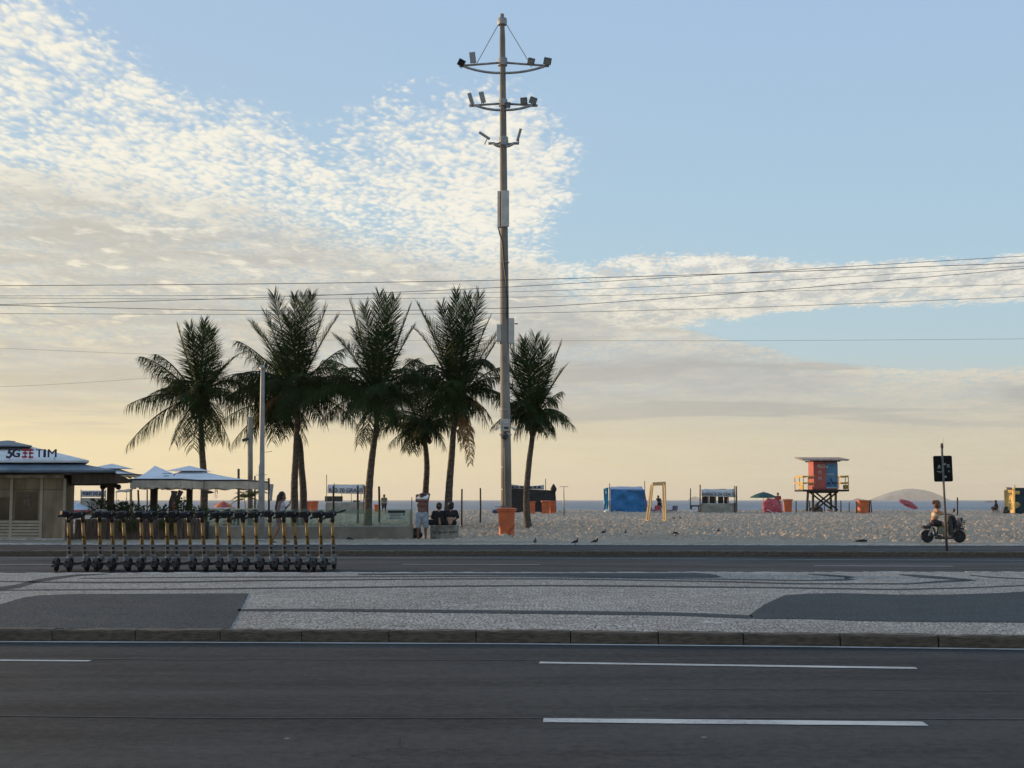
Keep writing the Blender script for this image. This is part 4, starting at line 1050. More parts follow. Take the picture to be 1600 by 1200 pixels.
def build_kiosk():
    Y = 45.0
    base = Vector((D(60, 800, Y).x, Y, Z_WALK))
    root = thing('beach_kiosk', 'beach kiosk with tiered blue-grey and white roof at the left edge', 'kiosk', base)
    q = lambda x, y, YY=Y: D(x, y, YY) - base
    def panel(x0, y0, x1, y1, m, name, dy=0.0, t=.06, parent=root, bev=.004):
        a, b = q(x0, y0, Y + dy), q(x1, y1, Y + dy)
        return MB().box((a + b) / 2 + Vector((0, t / 2, 0)), (abs(b.x - a.x), t, abs(a.z - b.z))).build(name, m, parent, bevel=bev)
    # core of the building behind its cladding
    a, b = q(-330, 842), q(100, 741)
    MB().box(((a.x + b.x) / 2, .55, (a.z + b.z) / 2), (b.x - a.x, 1.0, b.z - a.z)).build('wall', M_KWALL, root)
    MB().box(((a.x + b.x) / 2 - 2.2, 3.5, (a.z + b.z) / 2), (b.x - a.x, 5.0, b.z - a.z - .02)).build('rear_wall', M_KWALL, root)
    for x0, x1 in ((-120, 16.2), (18, 63), (65, 98.6)):
        panel(x0, 748, x1, 764.5, M_KWALL, 'panel', -.02); 
    panel(65, 765.5, 98.6, 842, M_KWALL, 'panel', -.02); MB().box((q(100, 748).x + .012, .55, (q(100, 748).z + q(100, 842).z) / 2), (.024, .96, q(100, 748).z - q(100, 842).z)).build('end_panel', M_KWALL, root)
    panel(-120, 742, 100, 747, mat('sign_strip', (.36, .33, .27), .5, .3, 2), 'fascia', -.06)
    for x in (17, 64, 100): panel(x - .7, 748, x + .7, 843, M_KFRAME, 'mullion', -.05, .08)
    w = panel(18, 765.5, 63, 812, M_KWALL, 'window_frame', -.02); panel(24, 768, 58, 811.5, M_KGLASS, 'pane', -.035, .03, w)
    w = panel(-60, 765.5, 16, 812, M_KWALL, 'window_frame', -.02); panel(-55, 777, 15.5, 811.5, M_KGLASS, 'pane', -.035, .03, w)
    panel(37, 773, 47, 793, mat('faded_poster', (.09, .05, .045), .5, .5, 8), 'poster', -.045, .01)
    for x0, x1 in ((-60, 16.2), (18, 63)):
        for k in range(6): panel(x0, 813.4 + k * 4.9, x1, 817.3 + k * 4.9, M_KFRAME, 'slat', -.04 - .004 * (k % 2), .05)
    panel(-120, 841.5, 101, 844.5, M_KERBLT, 'plinth', -.10, .2)
    def tier(name, ex, ey, eY, tx, ty, tY, m, left=-360, th=.07, back=7.2):
        """a hipped roof ring: eave edge and top edge given at the photo's right corner"""
        e = q(ex, ey, eY); t = q(tx, ty, tY); L = q(left, 700, eY).x if left < -100 else 2 * t.x - e.x; inx = e.x - t.x
        mb = MB(); zb, zt = e.z, t.z; y0, y1 = eY - Y, tY - Y; y2 = y0 + back; y3 = y2 - (y1 - y0)
        sx = lambda x, ya, yb: (x + base.x) * (Y + yb) / (Y + ya) - base.x - .25     # the plan narrows to the back
        ex2 = sx(e.x, y0, y2); tx2 = min(sx(t.x, y1, y3), t.x)
        vs = [(L, y0, zb), (e.x, y0, zb), (ex2, y2, zb), (L, y2, zb), (L, y0, zb + th), (e.x, y0, zb + th), (ex2, y2, zb + th), (L, y2, zb + th),
              (L + inx, y1, zt), (t.x, y1, zt), (tx2, y3, zt), (L + inx, y3, zt)]
        mb.add(vs, [(0, 3, 2, 1), (0, 1, 5, 4), (1, 2, 6, 5), (2, 3, 7, 6), (3, 0, 4, 7), (4, 5, 9, 8), (5, 6, 10, 9), (6, 7, 11, 10), (7, 4, 8, 11), (8, 9, 10, 11)])
        return mb.build(name, m, root)
    tier('lower_roof', 181, 738, 44.0, 118, 723, 45.3, M_ROOFB)
    tier('middle_roof', 139, 722.5, 44.9, 46, 697, 47.0, M_ROOFW, back=5.6, left=-300)
    tier('top_roof', 50, 698, 46.3, 12, 688, 47.6, M_ROOFB, back=3.4, left=-25, th=.04)
    # dark boarded overhang that slopes down past the end wall
    MB().prism([q(113, 741, 44.3), q(180, 738.5, 44.3), q(207, 751, 44.3), q(206, 754, 44.3), q(168, 755.2, 44.3), q(113, 755.2, 44.3)], (-.75, 2.0, 0)).build('overhang', M_WOODD, root)
    MB().tube([q(116, 757.5, 46), q(172, 757.5, 46)], .03, 6).build('beam', M_WOODD, root)
    c = q(173.5, 752, 46.4)
    MB().box(c + Vector((0, 0, -.72)), (.21, .21, 1.55)).box(c + Vector((0, 0, -.15)), (.42, .2, .16)).build('corner_post', M_WOODD, root)
    for s in (-1, 1): MB().lathe([(.03, -.08), (.09, -.05), (.1, .05), (.06, .1)], c + Vector((s * .27, -.05, -.2)), 10, axis='Y').build('spotlight', M_BLACK, root)
    # raised letters on the white roof
    def letters(s, x0, x1, y0, y1, m, shear=0.0, bold=.012):
        a, b = q(x0, y0, 44.95), q(x1, y1, 44.95); h = abs(a.z - b.z)
        return text(s, 'sign_letters', h / .70, ((a.x + b.x) / 2, a.y, (a.z + b.z) / 2), m, root, extrude=.03, bold=bold, width=b.x - a.x, shear=shear)
    letters('5', 8.5, 19.5, 701.5, 716.5, M_NAVY, .25); letters('G', 19.5, 31, 702.5, 715, M_NAVY, 0); [letters(ch, a_, b_, 702.5, 715.5, M_NAVY, 0, 0.0) for ch, a_, b_ in (('T', 56.5, 66), ('I', 68.3, 71.3), ('M', 75, 88))]
    lg = MB()
    def bar(x0, y0, x1, y1):
        a, b = q(x0, y0, 44.95), q(x1, y1, 44.95); lg.box((a + b) / 2, (b.x - a.x, .06, abs(a.z - b.z)))
    bar(35, 701.8, 52, 704.6); bar(36, 706.7, 42.6, 709.4); bar(45.4, 706.7, 52, 709.4); bar(34.6, 712.4, 42, 715.2); bar(45, 712.8, 51.6, 715.6); bar(38.8, 704.6, 39.8, 712.4); bar(46.5, 704.6, 47.5, 713)
    lg.build('sign_emblem', M_REDL, root)
    for x in (15, 37.5, 47, 85): MB().tube([q(x, 714.5, 45), q(x, 720.5, 45.05)], .012, 5).build('letter_stand', M_STEEL, root)
build_kiosk()

# ------------------------------------------------------------------ terrace: canopies, planter, glass screen
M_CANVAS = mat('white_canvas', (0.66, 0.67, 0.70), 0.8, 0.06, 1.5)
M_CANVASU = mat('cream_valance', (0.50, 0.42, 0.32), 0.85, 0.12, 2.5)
def canopy(label, cx, apex, x0, x1, eave, Y, half_d, drop, cap=False, posts=(), emblem=False, sag=.08):
    a = D(cx, apex, Y); base = Vector((a.x, Y, Z_WALK))
    root = thing('canopy', label, 'canopy', base, group='white terrace canopies')
    l, r = D(x0, eave, Y - half_d) - base, D(x1, eave, Y - half_d) - base
    z = l.z; ap = a - base; n = 8
    xm = 0.0
    mb = MB()
    cs = [Vector((l.x, -half_d, z)), Vector((r.x, -half_d, z)), Vector((r.x, half_d, z)), Vector((l.x, half_d, z))]
    for s in range(4):                                            # four sagging cloth faces
        A, B = cs[s], cs[(s + 1) % 4]; o = len(mb.v)
        for i in range(n + 1):
            t = i / n
            for j in range(5):
                u = j / 4; p = A.lerp(B, u).lerp(ap, t); p = p + Vector((0, 0, -sag * math.sin(math.pi * t))); mb.v.append(tuple(p))
        for i in range(n):
            for j in range(4): mb.f.append((o + i * 5 + j, o + i * 5 + j + 1, o + (i + 1) * 5 + j + 1, o + (i + 1) * 5 + j)); mb.mi.append(0)
    top = mb.build('canvas', M_CANVAS, root, True)
    ed = MB()
    for s in range(4): ed.tube([cs[s], cs[(s + 1) % 4]], .032, 6)
    ed.build('frame', M_DARK, root)
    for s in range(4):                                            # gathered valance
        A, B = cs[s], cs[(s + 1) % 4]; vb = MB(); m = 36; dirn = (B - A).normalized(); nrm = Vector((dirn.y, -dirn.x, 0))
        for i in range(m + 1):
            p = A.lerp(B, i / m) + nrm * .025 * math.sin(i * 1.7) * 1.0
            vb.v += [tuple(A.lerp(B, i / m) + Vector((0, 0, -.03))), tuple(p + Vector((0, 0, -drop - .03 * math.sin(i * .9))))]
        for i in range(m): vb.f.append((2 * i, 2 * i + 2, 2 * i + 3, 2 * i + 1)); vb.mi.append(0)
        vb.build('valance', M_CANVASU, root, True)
    if cap:
        k = MB(); cz = ap + Vector((0, 0, -.10))
        vs = [cz + Vector((sx * .75, sy * .75, -.02)) for sx, sy in ((-1, -1), (1, -1), (1, 1), (-1, 1))] + [ap + Vector((0, 0, .1))]
        k.add(vs, [(0, 1, 4), (1, 2, 4), (2, 3, 4), (3, 0, 4), (0, 3, 2, 1)]); k.build('vent_cap', M_CANVAS, root)
    for px, w, YY in posts:
        p = D(px, 780, YY) - base
        MB().box((p.x, p.y, (z) / 2), (w, w, z - .05)).build('post', M_WOODD, root, bevel=.01)
    if emblem:
        e = D(cx + 24, 742.5, Y - half_d * .62) - base; f = ap - (cs[0] + cs[1]) / 2; sl = math.atan2(f.z, f.y)
        mx = rot(sl, 0, 0)
        MB().box(e + Vector((-.12, -.02, .06)), (.34, .04, .01), mx).box(e + Vector((.16, -.02, .02)), (.05, .20, .01), mx).box(e + Vector((-.12, -.1, -.02)), (.18, .03, .01), mx).build('printed_emblem', M_NAVY, root)
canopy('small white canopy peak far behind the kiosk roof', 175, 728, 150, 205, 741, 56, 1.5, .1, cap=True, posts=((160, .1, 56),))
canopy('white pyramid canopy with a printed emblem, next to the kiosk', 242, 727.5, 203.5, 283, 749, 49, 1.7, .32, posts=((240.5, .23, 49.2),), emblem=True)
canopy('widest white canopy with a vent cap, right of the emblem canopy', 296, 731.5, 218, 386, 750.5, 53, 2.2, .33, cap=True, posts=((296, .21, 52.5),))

def planter():
    Y = 45.5; a = G(117, 842.5, Z_WALK); x0 = D(117, 830, Y).x; x1 = D(321, 830, Y).x
    root = thing('planter_box', 'long dark wooden planter box behind the left scooters', 'planter', (x0, Y, Z_WALK))
    n = 24; w = (x1 - x0) / n; h = .70
    for k in range(n):
        MB().box(((k + .5) * w, random.uniform(-.006, .006), h / 2 + random.uniform(-.01, .01)), (w - .014, .03, h)).build('plank', M_PLANK, root)
    MB().box(((x1 - x0) / 2, .32, h / 2 - .04), (x1 - x0 - .03, .58, h - .08)).build('soil_box', M_WOODD, root)
    return root
planter()
M_BUSH = leaf_mat('bush_leaf', (0.022, 0.036, 0.014), (0.085, 0.105, 0.035))
M_STEM = mat('green_stem', (0.06, 0.055, 0.03), 0.8, 0.3)
def shrub(label, px, py_top, Y, w, n=150, kind='blade', zb=None, group='terrace plants'):
    zb = Z_WALK + .64 if zb is None else zb
    t = D(px, py_top, Y); base = Vector((t.x, Y, zb)); H = t.z - zb
    root = thing('potted_plant' if kind == 'palm' else 'shrub', label, 'plant', base, group=group)
    rng = random.Random(px * 7 + py_top)
    st = MB()
    for k in range(6 if kind != 'palm' else 1):
        an = rng.uniform(0, 6.28); st.tube([(0, 0, 0), (math.cos(an) * w * .18, math.sin(an) * w * .18, H * .55), (math.cos(an) * w * .3, math.sin(an) * w * .3, H * .8)], [.02, .014, .006], 5)
    st.build('stem', M_STEM, root)
    fo = MB()
    if kind == 'palm':
        for k in range(13):
            an = k / 13 * 6.283 + rng.uniform(-.2, .2); el = rng.uniform(.1, 1.0); L = w * rng.uniform(.8, 1.1); hd = Vector((math.cos(an), math.sin(an), 0))
            b0 = Vector((0, 0, H * .62)); tip = b0 + hd * L * .8 + Vector((0, 0, L * (el - .5) * .7)); ct = b0 + hd * L * .4 + Vector((0, 0, L * .5 * (el + .3)))
            for i in range(18):
                t = .15 + .85 * i / 18; p = bez(b0, ct, tip, t); T = (bez(b0, ct, tip, min(1, t + .05)) - p).normalized() if t < .95 else hd
                S = T.cross(Vector((0, 0, 1))).normalized()
                for s in (-1, 1):
                    e = p + (S * s + T * .7 + Vector((0, 0, -.45))).normalized() * L * .33 * (1.1 - t * .6); wv = T * .018
                    o = len(fo.v); fo.v += [tuple(p - wv), tuple(p + wv), tuple(e)]; fo.f.append((o, o + 1, o + 2)); fo.mi.append(0)
    else:
        for k in range(n):
            an = rng.uniform(0, 6.28); rr = w * .5 * math.sqrt(rng.random()); z = H * rng.uniform(.05, .9) * (1 - .35 * (rr / (w * .5)) ** 2)
            p = Vector((math.cos(an) * rr, math.sin(an) * rr * .8, z)); L = rng.uniform(.12, .3) if kind == 'blade' else rng.uniform(.07, .14)
            d = Vector((math.cos(an) * rng.uniform(.1, 1), math.sin(an) * rng.uniform(.1, 1), rng.uniform(.1, 1.4) if kind == 'blade' else rng.uniform(-.4, .9))).normalized()
            s = d.cross(Vector((rng.uniform(-1, 1), rng.uniform(-1, 1), .2))).normalized() * (L * .12 if kind == 'blade' else L * .33)
            m2 = p + d * L * .55 + Vector((0, 0, -.01)); e = p + d * L + Vector((0, 0, -.05 * L / .2))
            o = len(fo.v); fo.v += [tuple(p), tuple(m2 - s), tuple(e), tuple(m2 + s)]; fo.f += [(o, o + 1, o + 2), (o, o + 2, o + 3)]; fo.mi += [0, 0]
    me = bpy.data.meshes.new('foliage'); me.from_pydata(fo.v, [], fo.f); me.materials.append(M_BUSH)
    f = bpy.data.objects.new('foliage', me); col.objects.link(f); f.parent = root; tag(f, kind='stuff')
    return root
shrub('bushy green plant right of the white box on the planter', 183, 780, 46.2, .75, 260, 'leaf')
shrub('spiky dark plant in the planter, tallest clump left of the canopy post', 204, 781, 46.1, .8, 260)
shrub('low spiky plant in the planter at the foot of the first canopy post', 226, 790, 46.0, .6, 180)
shrub('spiky plant in the planter just right of the first canopy post', 253, 789, 46.1, .5, 160)
shrub('leafy olive bush between the forked carving and the second canopy post', 287, 771, 46.3, .55, 300, 'leaf')
shrub('low plant in the planter right of the second canopy post', 312, 790, 46.0, .55, 180)
shrub('trailing plant hanging over the planter front below the scooter handlebars', 262, 805, 45.35, .5, 180, 'leaf', zb=.45)
shrub('trailing plant on the planter front below the first canopy', 200, 807, 45.35, .6, 180, 'leaf', zb=.42)
shrub('fan-leaved plant above the white box beside the kiosk', 157, 776, 47.0, .8, 120, zb=1.0)
shrub('small potted palm with dark arching leaves around the beige pole', 388, 752, 56.5, 1.0, kind='palm', zb=.2)
shrub('dark round shrub behind the terrace beside the red parasol', 361, 785, 58, .5, 200, 'leaf', zb=.25)
shrub('dark leafy shrub behind the lamp post at the terrace edge', 402, 778, 57, .55, 260, 'leaf', zb=.25)

# white box on the planter, carved posts, hanging board and chime
o = MB().box((0, 0, .19), (.42, .3, .38), top=1.08).build('planter_pot', mat('pale_pot', (.42, .40, .37), .7, .1), None, bevel=.01, loc=D(156, 801, 45.8)); o.location.z = Z_WALK + .66
tag(o, 'square pale pot standing on the planter beside the kiosk corner', 'pot')
def carving():
    Y = 47.5; b = D(274, 800, Y); b.z = Z_WALK
    r = thing('wooden_carving', 'forked dark wooden carving standing between the two canopy posts', 'sculpture', b)
    q = lambda x, y: D(x, y, Y) - b
    MB().tube([(0, 0, 0), q(271.5, 790), q(270, 783), q(272, 772), q(272.5, 767)], [.2, .19, .14, .1, .13], 9).build('trunk', M_WOODD, r, True)
    MB().tube([q(276, 786), q(279, 776), q(283, 767)], [.12, .07, .1], 8).build('branch', M_WOODD, r, True)
    MB().lathe([(.02, -.2), (.08, -.1), (.09, 0), (.05, .16)], q(274.5, 791) + Vector((0, -.17, 0)), 8).build('red_inset', mat('terracotta', (.3, .08, .04), .6), r, True)
carving()
def boards():
    Y = 60.4; a = D(318, 769, Y)
    r = thing('surfboard', 'dark surfboard fixed sideways to the leftmost palm trunk', 'surfboard', a)
    pts = [Vector(((px - 318) / F * Y, 0, (769 - py) / F * Y)) for px, py in ((314, 766.5), (320, 765.8), (327, 766.5), (332, 768), (334.5, 769.4), (331, 770.8), (325, 771.6), (318, 771.6), (314, 771))]
    MB().prism(pts, (0, .07, 0)).build('board', M_WOODD, r)
    MB().prism([Vector((.1, .03, .09)), Vector((.2, .03, .17)), Vector((.24, .03, .09))], (0, .015, 0)).build('fin', M_DARK, r)
    Y = 51.6; a = D(338, 756, Y)
    r = thing('wind_chime', 'hanging ornament of looped strings under the canopy corner', 'ornament', a)
    for k, (dx, h) in enumerate(((-1.5, 17), (0, 13), (1.6, 16))):
        MB().tube([(0, 0, 0), (dx / F * Y, 0, -6 / F * Y), (dx * 1.2 / F * Y, .02, -h / F * Y)], .012, 5).build('string', M_WOODD, r)
    ring = [Vector((math.cos(t) * .045, 0, -.5 + math.sin(t) * .06)) for t in [i * 6.283 / 12 for i in range(13)]]
    MB().tube(ring, .01, 5).build('ring', M_PANELG, r)
boards()

# glass screen on a low wall
def glass_mat():
    m = bpy.data.materials.new('screen_glass'); m.use_nodes = True; nt = m.node_tree; nt.nodes.clear()
    o = nt.nodes.new('ShaderNodeOutputMaterial'); t = nt.nodes.new('ShaderNodeBsdfTransparent'); t.inputs[0].default_value = (.80, .90, .85, 1)
    g = nt.nodes.new('ShaderNodeBsdfGlossy'); g.inputs['Roughness'].default_value = .05; g.inputs[0].default_value = (.9, .95, .93, 1)
    d = nt.nodes.new('ShaderNodeBsdfDiffuse'); d.inputs[0].default_value = (.40, .44, .40, 1)
    lw = nt.nodes.new('ShaderNodeFresnel'); lw.inputs[0].default_value = 1.45
    tc = nt.nodes.new('ShaderNodeTexCoord'); n = noise(nt, tc.outputs['Object'], 1.3, 4, .6)
    m1 = nt.nodes.new('ShaderNodeMixShader'); nt.links.new(lw.outputs[0], m1.inputs[0]); nt.links.new(t.outputs[0], m1.inputs[1]); nt.links.new(g.outputs[0], m1.inputs[2])
    m2 = nt.nodes.new('ShaderNodeMixShader'); nt.links.new(smooth(n, .3, .8, .06, .26).k, m2.inputs[0]); nt.links.new(m1.outputs[0], m2.inputs[1]); nt.links.new(d.outputs[0], m2.inputs[2])
    nt.links.new(m2.outputs[0], o.inputs[0]); return m
M_GLASS = glass_mat()
M_LOWALL = mat('low_wall_render', (0.20, 0.175, 0.14), 0.85, 0.16, 1.2, 0.3, 30)
def glass_screen():
    Y = 46.0; x0 = D(321, 800, Y).x; x1 = D(645, 800, Y).x
    root = thing('glass_screen', 'low tan wall topped by a greenish glass windscreen', 'windscreen', (x0, Y, Z_WALK))
    hw = D(400, 823, Y).z - Z_WALK; ht = D(400, 796, Y).z - Z_WALK; L = x1 - x0
    MB().box((L / 2, .15, hw / 2 - .02), (L, .3, hw + .04)).build('wall', M_LOWALL, root, bevel=.012)
    MB().box((L / 2, .15, hw + .015), (L + .02, .1, .03)).build('rail', M_STEEL, root)
    n = 6; w = L / n
    for k in range(n):
        MB().box(((k + .5) * w, .15, hw + .03 + (ht - hw - .03) / 2), (w - .012, .014, ht - hw - .03)).build('pane', M_GLASS, root)
    for k in range(1, n): MB().box((k * w, .15, hw + .1), (.05, .05, .12)).build('clamp', M_STEEL, root)
    xa = D(411, 800, Y).x - x0
    MB().box((xa / 2, .32, ht + .0), (xa, .10, .06)).build('timber_cap', mat('pale_timber', (.42, .36, .26), .7, .15, 3), root)
    # notice printed on a plate behind the last pane
    a, b = D(605, 797, Y) , D(633, 812.5, Y); c = (a + b) / 2 - Vector((x0, Y, Z_WALK))
    s = MB().box(c + Vector((0, .135, 0)), (b.x - a.x, .01, a.z - b.z)).build('notice', mat('notice_green', (.36, .42, .36), .5, .1), root)
    MB().box(c + Vector((0, .125, .115)), (b.x - a.x - .02, .008, .085)).build('notice_heading', mat('notice_dark', (.01, .013, .012), .5), s)
    for k in range(4): MB().box(c + Vector((-.05 + .012 * (k % 2), .126, .035 - k * .052)), (.42 - .05 * (k % 3), .006, .016)).build('notice_line', MATS['notice_dark'], s)
    MB().box(c + Vector((.25, .126, .01)), (.06, .006, .05)).build('notice_mark', MATS['notice_dark'], s)
    for x, y0 in ((641.5, 797), (643.4, 777)):
        p = D(x, y0, Y + .1) - Vector((x0, Y, Z_WALK)); MB().tube([(p.x, p.y, 0), p], .02, 8).build('end_post', M_STEEL, root)
glass_screen()

# ------------------------------------------------------------------ posts on the sand
M_POST = mat('dark_wood_post', (0.045, 0.037, 0.03), 0.85, 0.3, 4, 0.5, 20, stretch=(1, 1, .3))
M_POSTL = mat('pale_wood_post', (0.19, 0.145, 0.10), 0.85, 0.3, 4, stretch=(1, 1, .3))
PG = 'wooden posts standing on the beach'
for px, top, Y, r, lab, m, lean in (
    (372.5, 733, 57, .055, 'tall thin dark post where the canopy row ends', M_POST, .3),
    (398.5, 744, 60, .04, 'thin post half hidden behind the lamp post', M_POST, -.2),
    (240 - 22, 766, 62, .05, 'dark leaning post left of the first canopy post', M_POST, -2.2),
    (231.5, 765, 64, .04, 'pale thin leaning post just left of the first canopy post', M_POSTL, -1.5),
    (520.5, 759.5, 66, .055, 'dark post in front of the left half of the white banner', M_POST, 0.5),
    (559.5, 759, 66, .055, 'dark post in front of the right half of the white banner', M_POST, -.6),
    (592.5, 760.5, 66, .058, 'dark post beside the man standing on the beach', M_POST, -.3),
    (721.5, 764.5, 62, .042, 'bare dark post, left of the pair before the lighting mast', M_POST, .3),
    (750.3, 763, 68, .045, 'bare dark post, nearer to the lighting mast of the pair', M_POST, .3),
    (1244, 783, 108, .05, 'dark post between the orange bin and the lifeguard tower', M_POST, 0),
    (1265, 783, 112.5, .05, 'dark post just left of the lifeguard tower legs', M_POST, 0),
    (1288.3, 786, 118, .045, 'dark post seen between the lifeguard tower legs', M_POST, 0),
    (1313.8, 782.5, 112, .05, 'dark post just right of the lifeguard tower legs', M_POST, 0),
    (1327, 785, 112, .042, 'thin post midway between the tower and the last orange bin', M_POST, 0),
    (1338.5, 783, 106, .055, 'dark post touching the left side of the last orange bin', M_POST, -.4),
    (1358, 782, 108, .07, 'thick dark post right of the last orange bin', M_POST, .8),
    (1362, 782, 107, .05, 'leaning post rightmost behind the last orange bin', M_POST, -1.6),
    (1496, 777.5, 96, .055, 'lone dark post beyond the rider on the moped', M_POST, 0)):
    rt = plain_pole(lab, Y, px, top, 800, r, m, 'wooden_post', cat='post', group=PG, lean=lean)

# pole with a cloth hung from it
pl = plain_pole('dark pole with a pale cloth hanging from it, right of the lamp post', 60, 420, 747.5, 800, .05, M_POST, 'flag_pole', cat='pole')
cb = MB(); q0 = D(420, 756, 59.95) - pl.location
for i in range(7):
    for j in range(9):
        x = i / 6; z = j / 8; wdt = .22 * (1 - .3 * z)
        cb.v.append((q0.x + x * wdt, -.02 + .035 * math.sin(x * 9 + z * 3), q0.z - z * .72 - .08 * x * (1 if z > .5 else .2)))
for i in range(6):
    for j in range(8): cb.f.append((i * 9 + j, i * 9 + 9 + j, i * 9 + 10 + j, i * 9 + j + 1)); cb.mi.append(0)
o = cb.build('cloth', mat('grey_cloth', (.42, .40, .37), .9, .15, 3), pl, True); sm = o.modifiers.new('thick', 'SOLIDIFY'); sm.thickness = .008
MB().tube([D(414, 760, 60) - pl.location + Vector((0, 0, .35)), D(421, 760, 60) - pl.location + Vector((0, 0, .28))], .008, 5).build('string', M_DARK, pl)

# ------------------------------------------------------------------ bins on the beach
def beach_bin(label, px, py, h_px, lid=True, w=.62, Y=None):
    z = .3
    if Y:
        p = D(px, py, Y); p.z = sand_top(p.x, p.y, .3) - .01
        return bin_(label, p, h=h_px / F * Y, w=w, lid=lid)
    for _ in range(6): p = G(px, py, z); z = sand_z(p.y) if p.y > 42 else .1
    p = G(px, py, z); p.z = sand_top(p.x, p.y, .3) - .01
    return bin_(label, p, h=h_px / F * p.y, w=w, lid=lid)
beach_bin('orange bin half hidden behind the twin palm trunks, left of two', 479, 802, 17, w=.72)
beach_bin('orange bin right of the twin palm trunks, seen over the glass', 490.5, 801.5, 17, w=.78)
beach_bin('faded pink-red bin beside the post near the standing man', 588, 801, 12, w=.45)
beach_bin('orange bin against the dark tent, next to the slender palm', 831, 801, 20, w=.62, lid=False, Y=102)
beach_bin('orange bin in front of the dark tent, left of the touching pair', 853, 801, 20.5, w=.78, Y=102)
beach_bin('orange bin at the right corner of the dark tent', 863.5, 800.5, 19.5, w=.6, Y=103)
beach_bin('orange bin next to the leaning red parasol', 1231, 801, 19.5, w=.82)
beach_bin('orange bin right of the lifeguard tower, between posts', 1348.5, 803.5, 20.5, w=.98)

# ------------------------------------------------------------------ tents and stalls
M_BLUE = mat('blue_tarpaulin', (0.022, 0.17, 0.40), 0.55, 0.18, 1.0, 0.3, 4)
M_BLUEL = mat('light_blue_tarpaulin', (0.05, 0.30, 0.46), 0.5, 0.2, 2)
M_BLKT = mat('black_tarpaulin', (0.010, 0.011, 0.014), 0.6, 0.3, 2)
M_TENTW = mat('white_tent_cloth', (0.62, 0.64, 0.68), 0.85, 0.08, 1.5)
M_TAUPE = mat('taupe_cloth', (0.30, 0.28, 0.235), 0.9, 0.14, 1.6, 0.3, 5)
M_TEXT = mat('black_lettering', (0.02, 0.021, 0.026), 0.6, 0.1)
def cloth(parent, name, corners, m, nx=16, nz=10, amp=.05, seed=0, sag=0.0, thick=.012):
    """hung cloth between four corners (bl, br, tr, tl) with folds"""
    rng = random.Random(seed); bl, br, tr, tl = [Vector(c) for c in corners]; mb = MB()
    nrm = (br - bl).cross(tl - bl).normalized(); ph = [rng.uniform(0, 6.28) for _ in range(6)]
    for i in range(nx + 1):
        for j in range(nz + 1):
            u, w = i / nx, j / nz; p = bl.lerp(br, u).lerp(tl.lerp(tr, u), w)
            e = (u * (1 - u) * 4) ** .5 * .8 + .2
            f = math.sin(u * 11 + ph[0] + w * 2.5) * .5 + math.sin(u * 23 + w * 6 + ph[1]) * .25 + math.sin((u * .8 + w) * 9 + ph[2]) * .45 + math.sin((u - w) * 13 + ph[3]) * .3
            p = p + nrm * f * amp * e + Vector((0, 0, -sag * u * (1 - u) * 4 * w)); mb.v.append(tuple(p))
    for i in range(nx):
        for j in range(nz):
            a = i * (nz + 1) + j; mb.f.append((a, a + nz + 1, a + nz + 2, a + 1)); mb.mi.append(0)
    o = mb.build(name, m, parent, True); s = o.modifiers.new('thick', 'SOLIDIFY'); s.thickness = thick
    return o
def at(px, py, Y): return D(px, py, Y)
def stall(label, name, px, Y):
    b = D(px, 800, Y); b.z = sand_z(Y) - .02
    r = thing(name, label, 'tent' if name != 'beach_stall' else 'stall', b)
    return r, (lambda x, y, dy=0.0: D(x, y, Y + dy) - b)
def low(v): return Vector((v.x, v.y, 0.0))
# blue tarpaulin tent
r, q = stall('blue tarpaulin tent with ragged light blue left edge', 'tarpaulin_tent', 976, 110)
cloth(r, 'front_sheet', (low(q(954, 800)), low(q(1013, 800, .2)), q(1007, 765), q(953.5, 764)), M_BLUE, 22, 14, .10, 1)
cloth(r, 'right_sheet', (low(q(1013, 800, .2)), low(q(1013, 800, 3)), q(1007, 765, 3), q(1007, 765)), M_BLUE, 8, 8, .05, 2)
cloth(r, 'left_sheet', (low(q(952.5, 800)), low(q(944, 800, 2.5)), q(945, 763, 2.5), q(948, 761.2)), mat('pale_tarpaulin', (.42, .46, .38), .7, .15, 2), 6, 10, .05, 3)
cloth(r, 'roof_sheet', (q(952, 765, -.05), q(1006, 767, -.05), q(1003, 760, 2.4), q(950, 760.3, 2.4)), mat('grey_blue_roof_cloth', (.33, .37, .43), .8, .12, 2), 12, 6, .03, 4)
cloth(r, 'loose_flap', (low(q(943.5, 799, -.1)), low(q(950.5, 799, -.1)), q(950.5, 761.5, -.1), q(943, 763.5, -.1)), M_BLUEL, 14, 18, .20, 31)
for x, y0 in ((952.5, 755.5), (1007.3, 751.5)): MB().tube([low(q(x, 800, .05)), q(x, y0, .05)], .035, 6).build('tent_pole', M_POSTL, r)
c = low(q(948.5, 800, -.6)); mbk = MB().lathe([(.2, 0), (.26, .12), (.2, .25), (.06, .33)], c, 9).build('white_bag', mat('white_plastic', (.7, .69, .66), .5, .1), r, True)

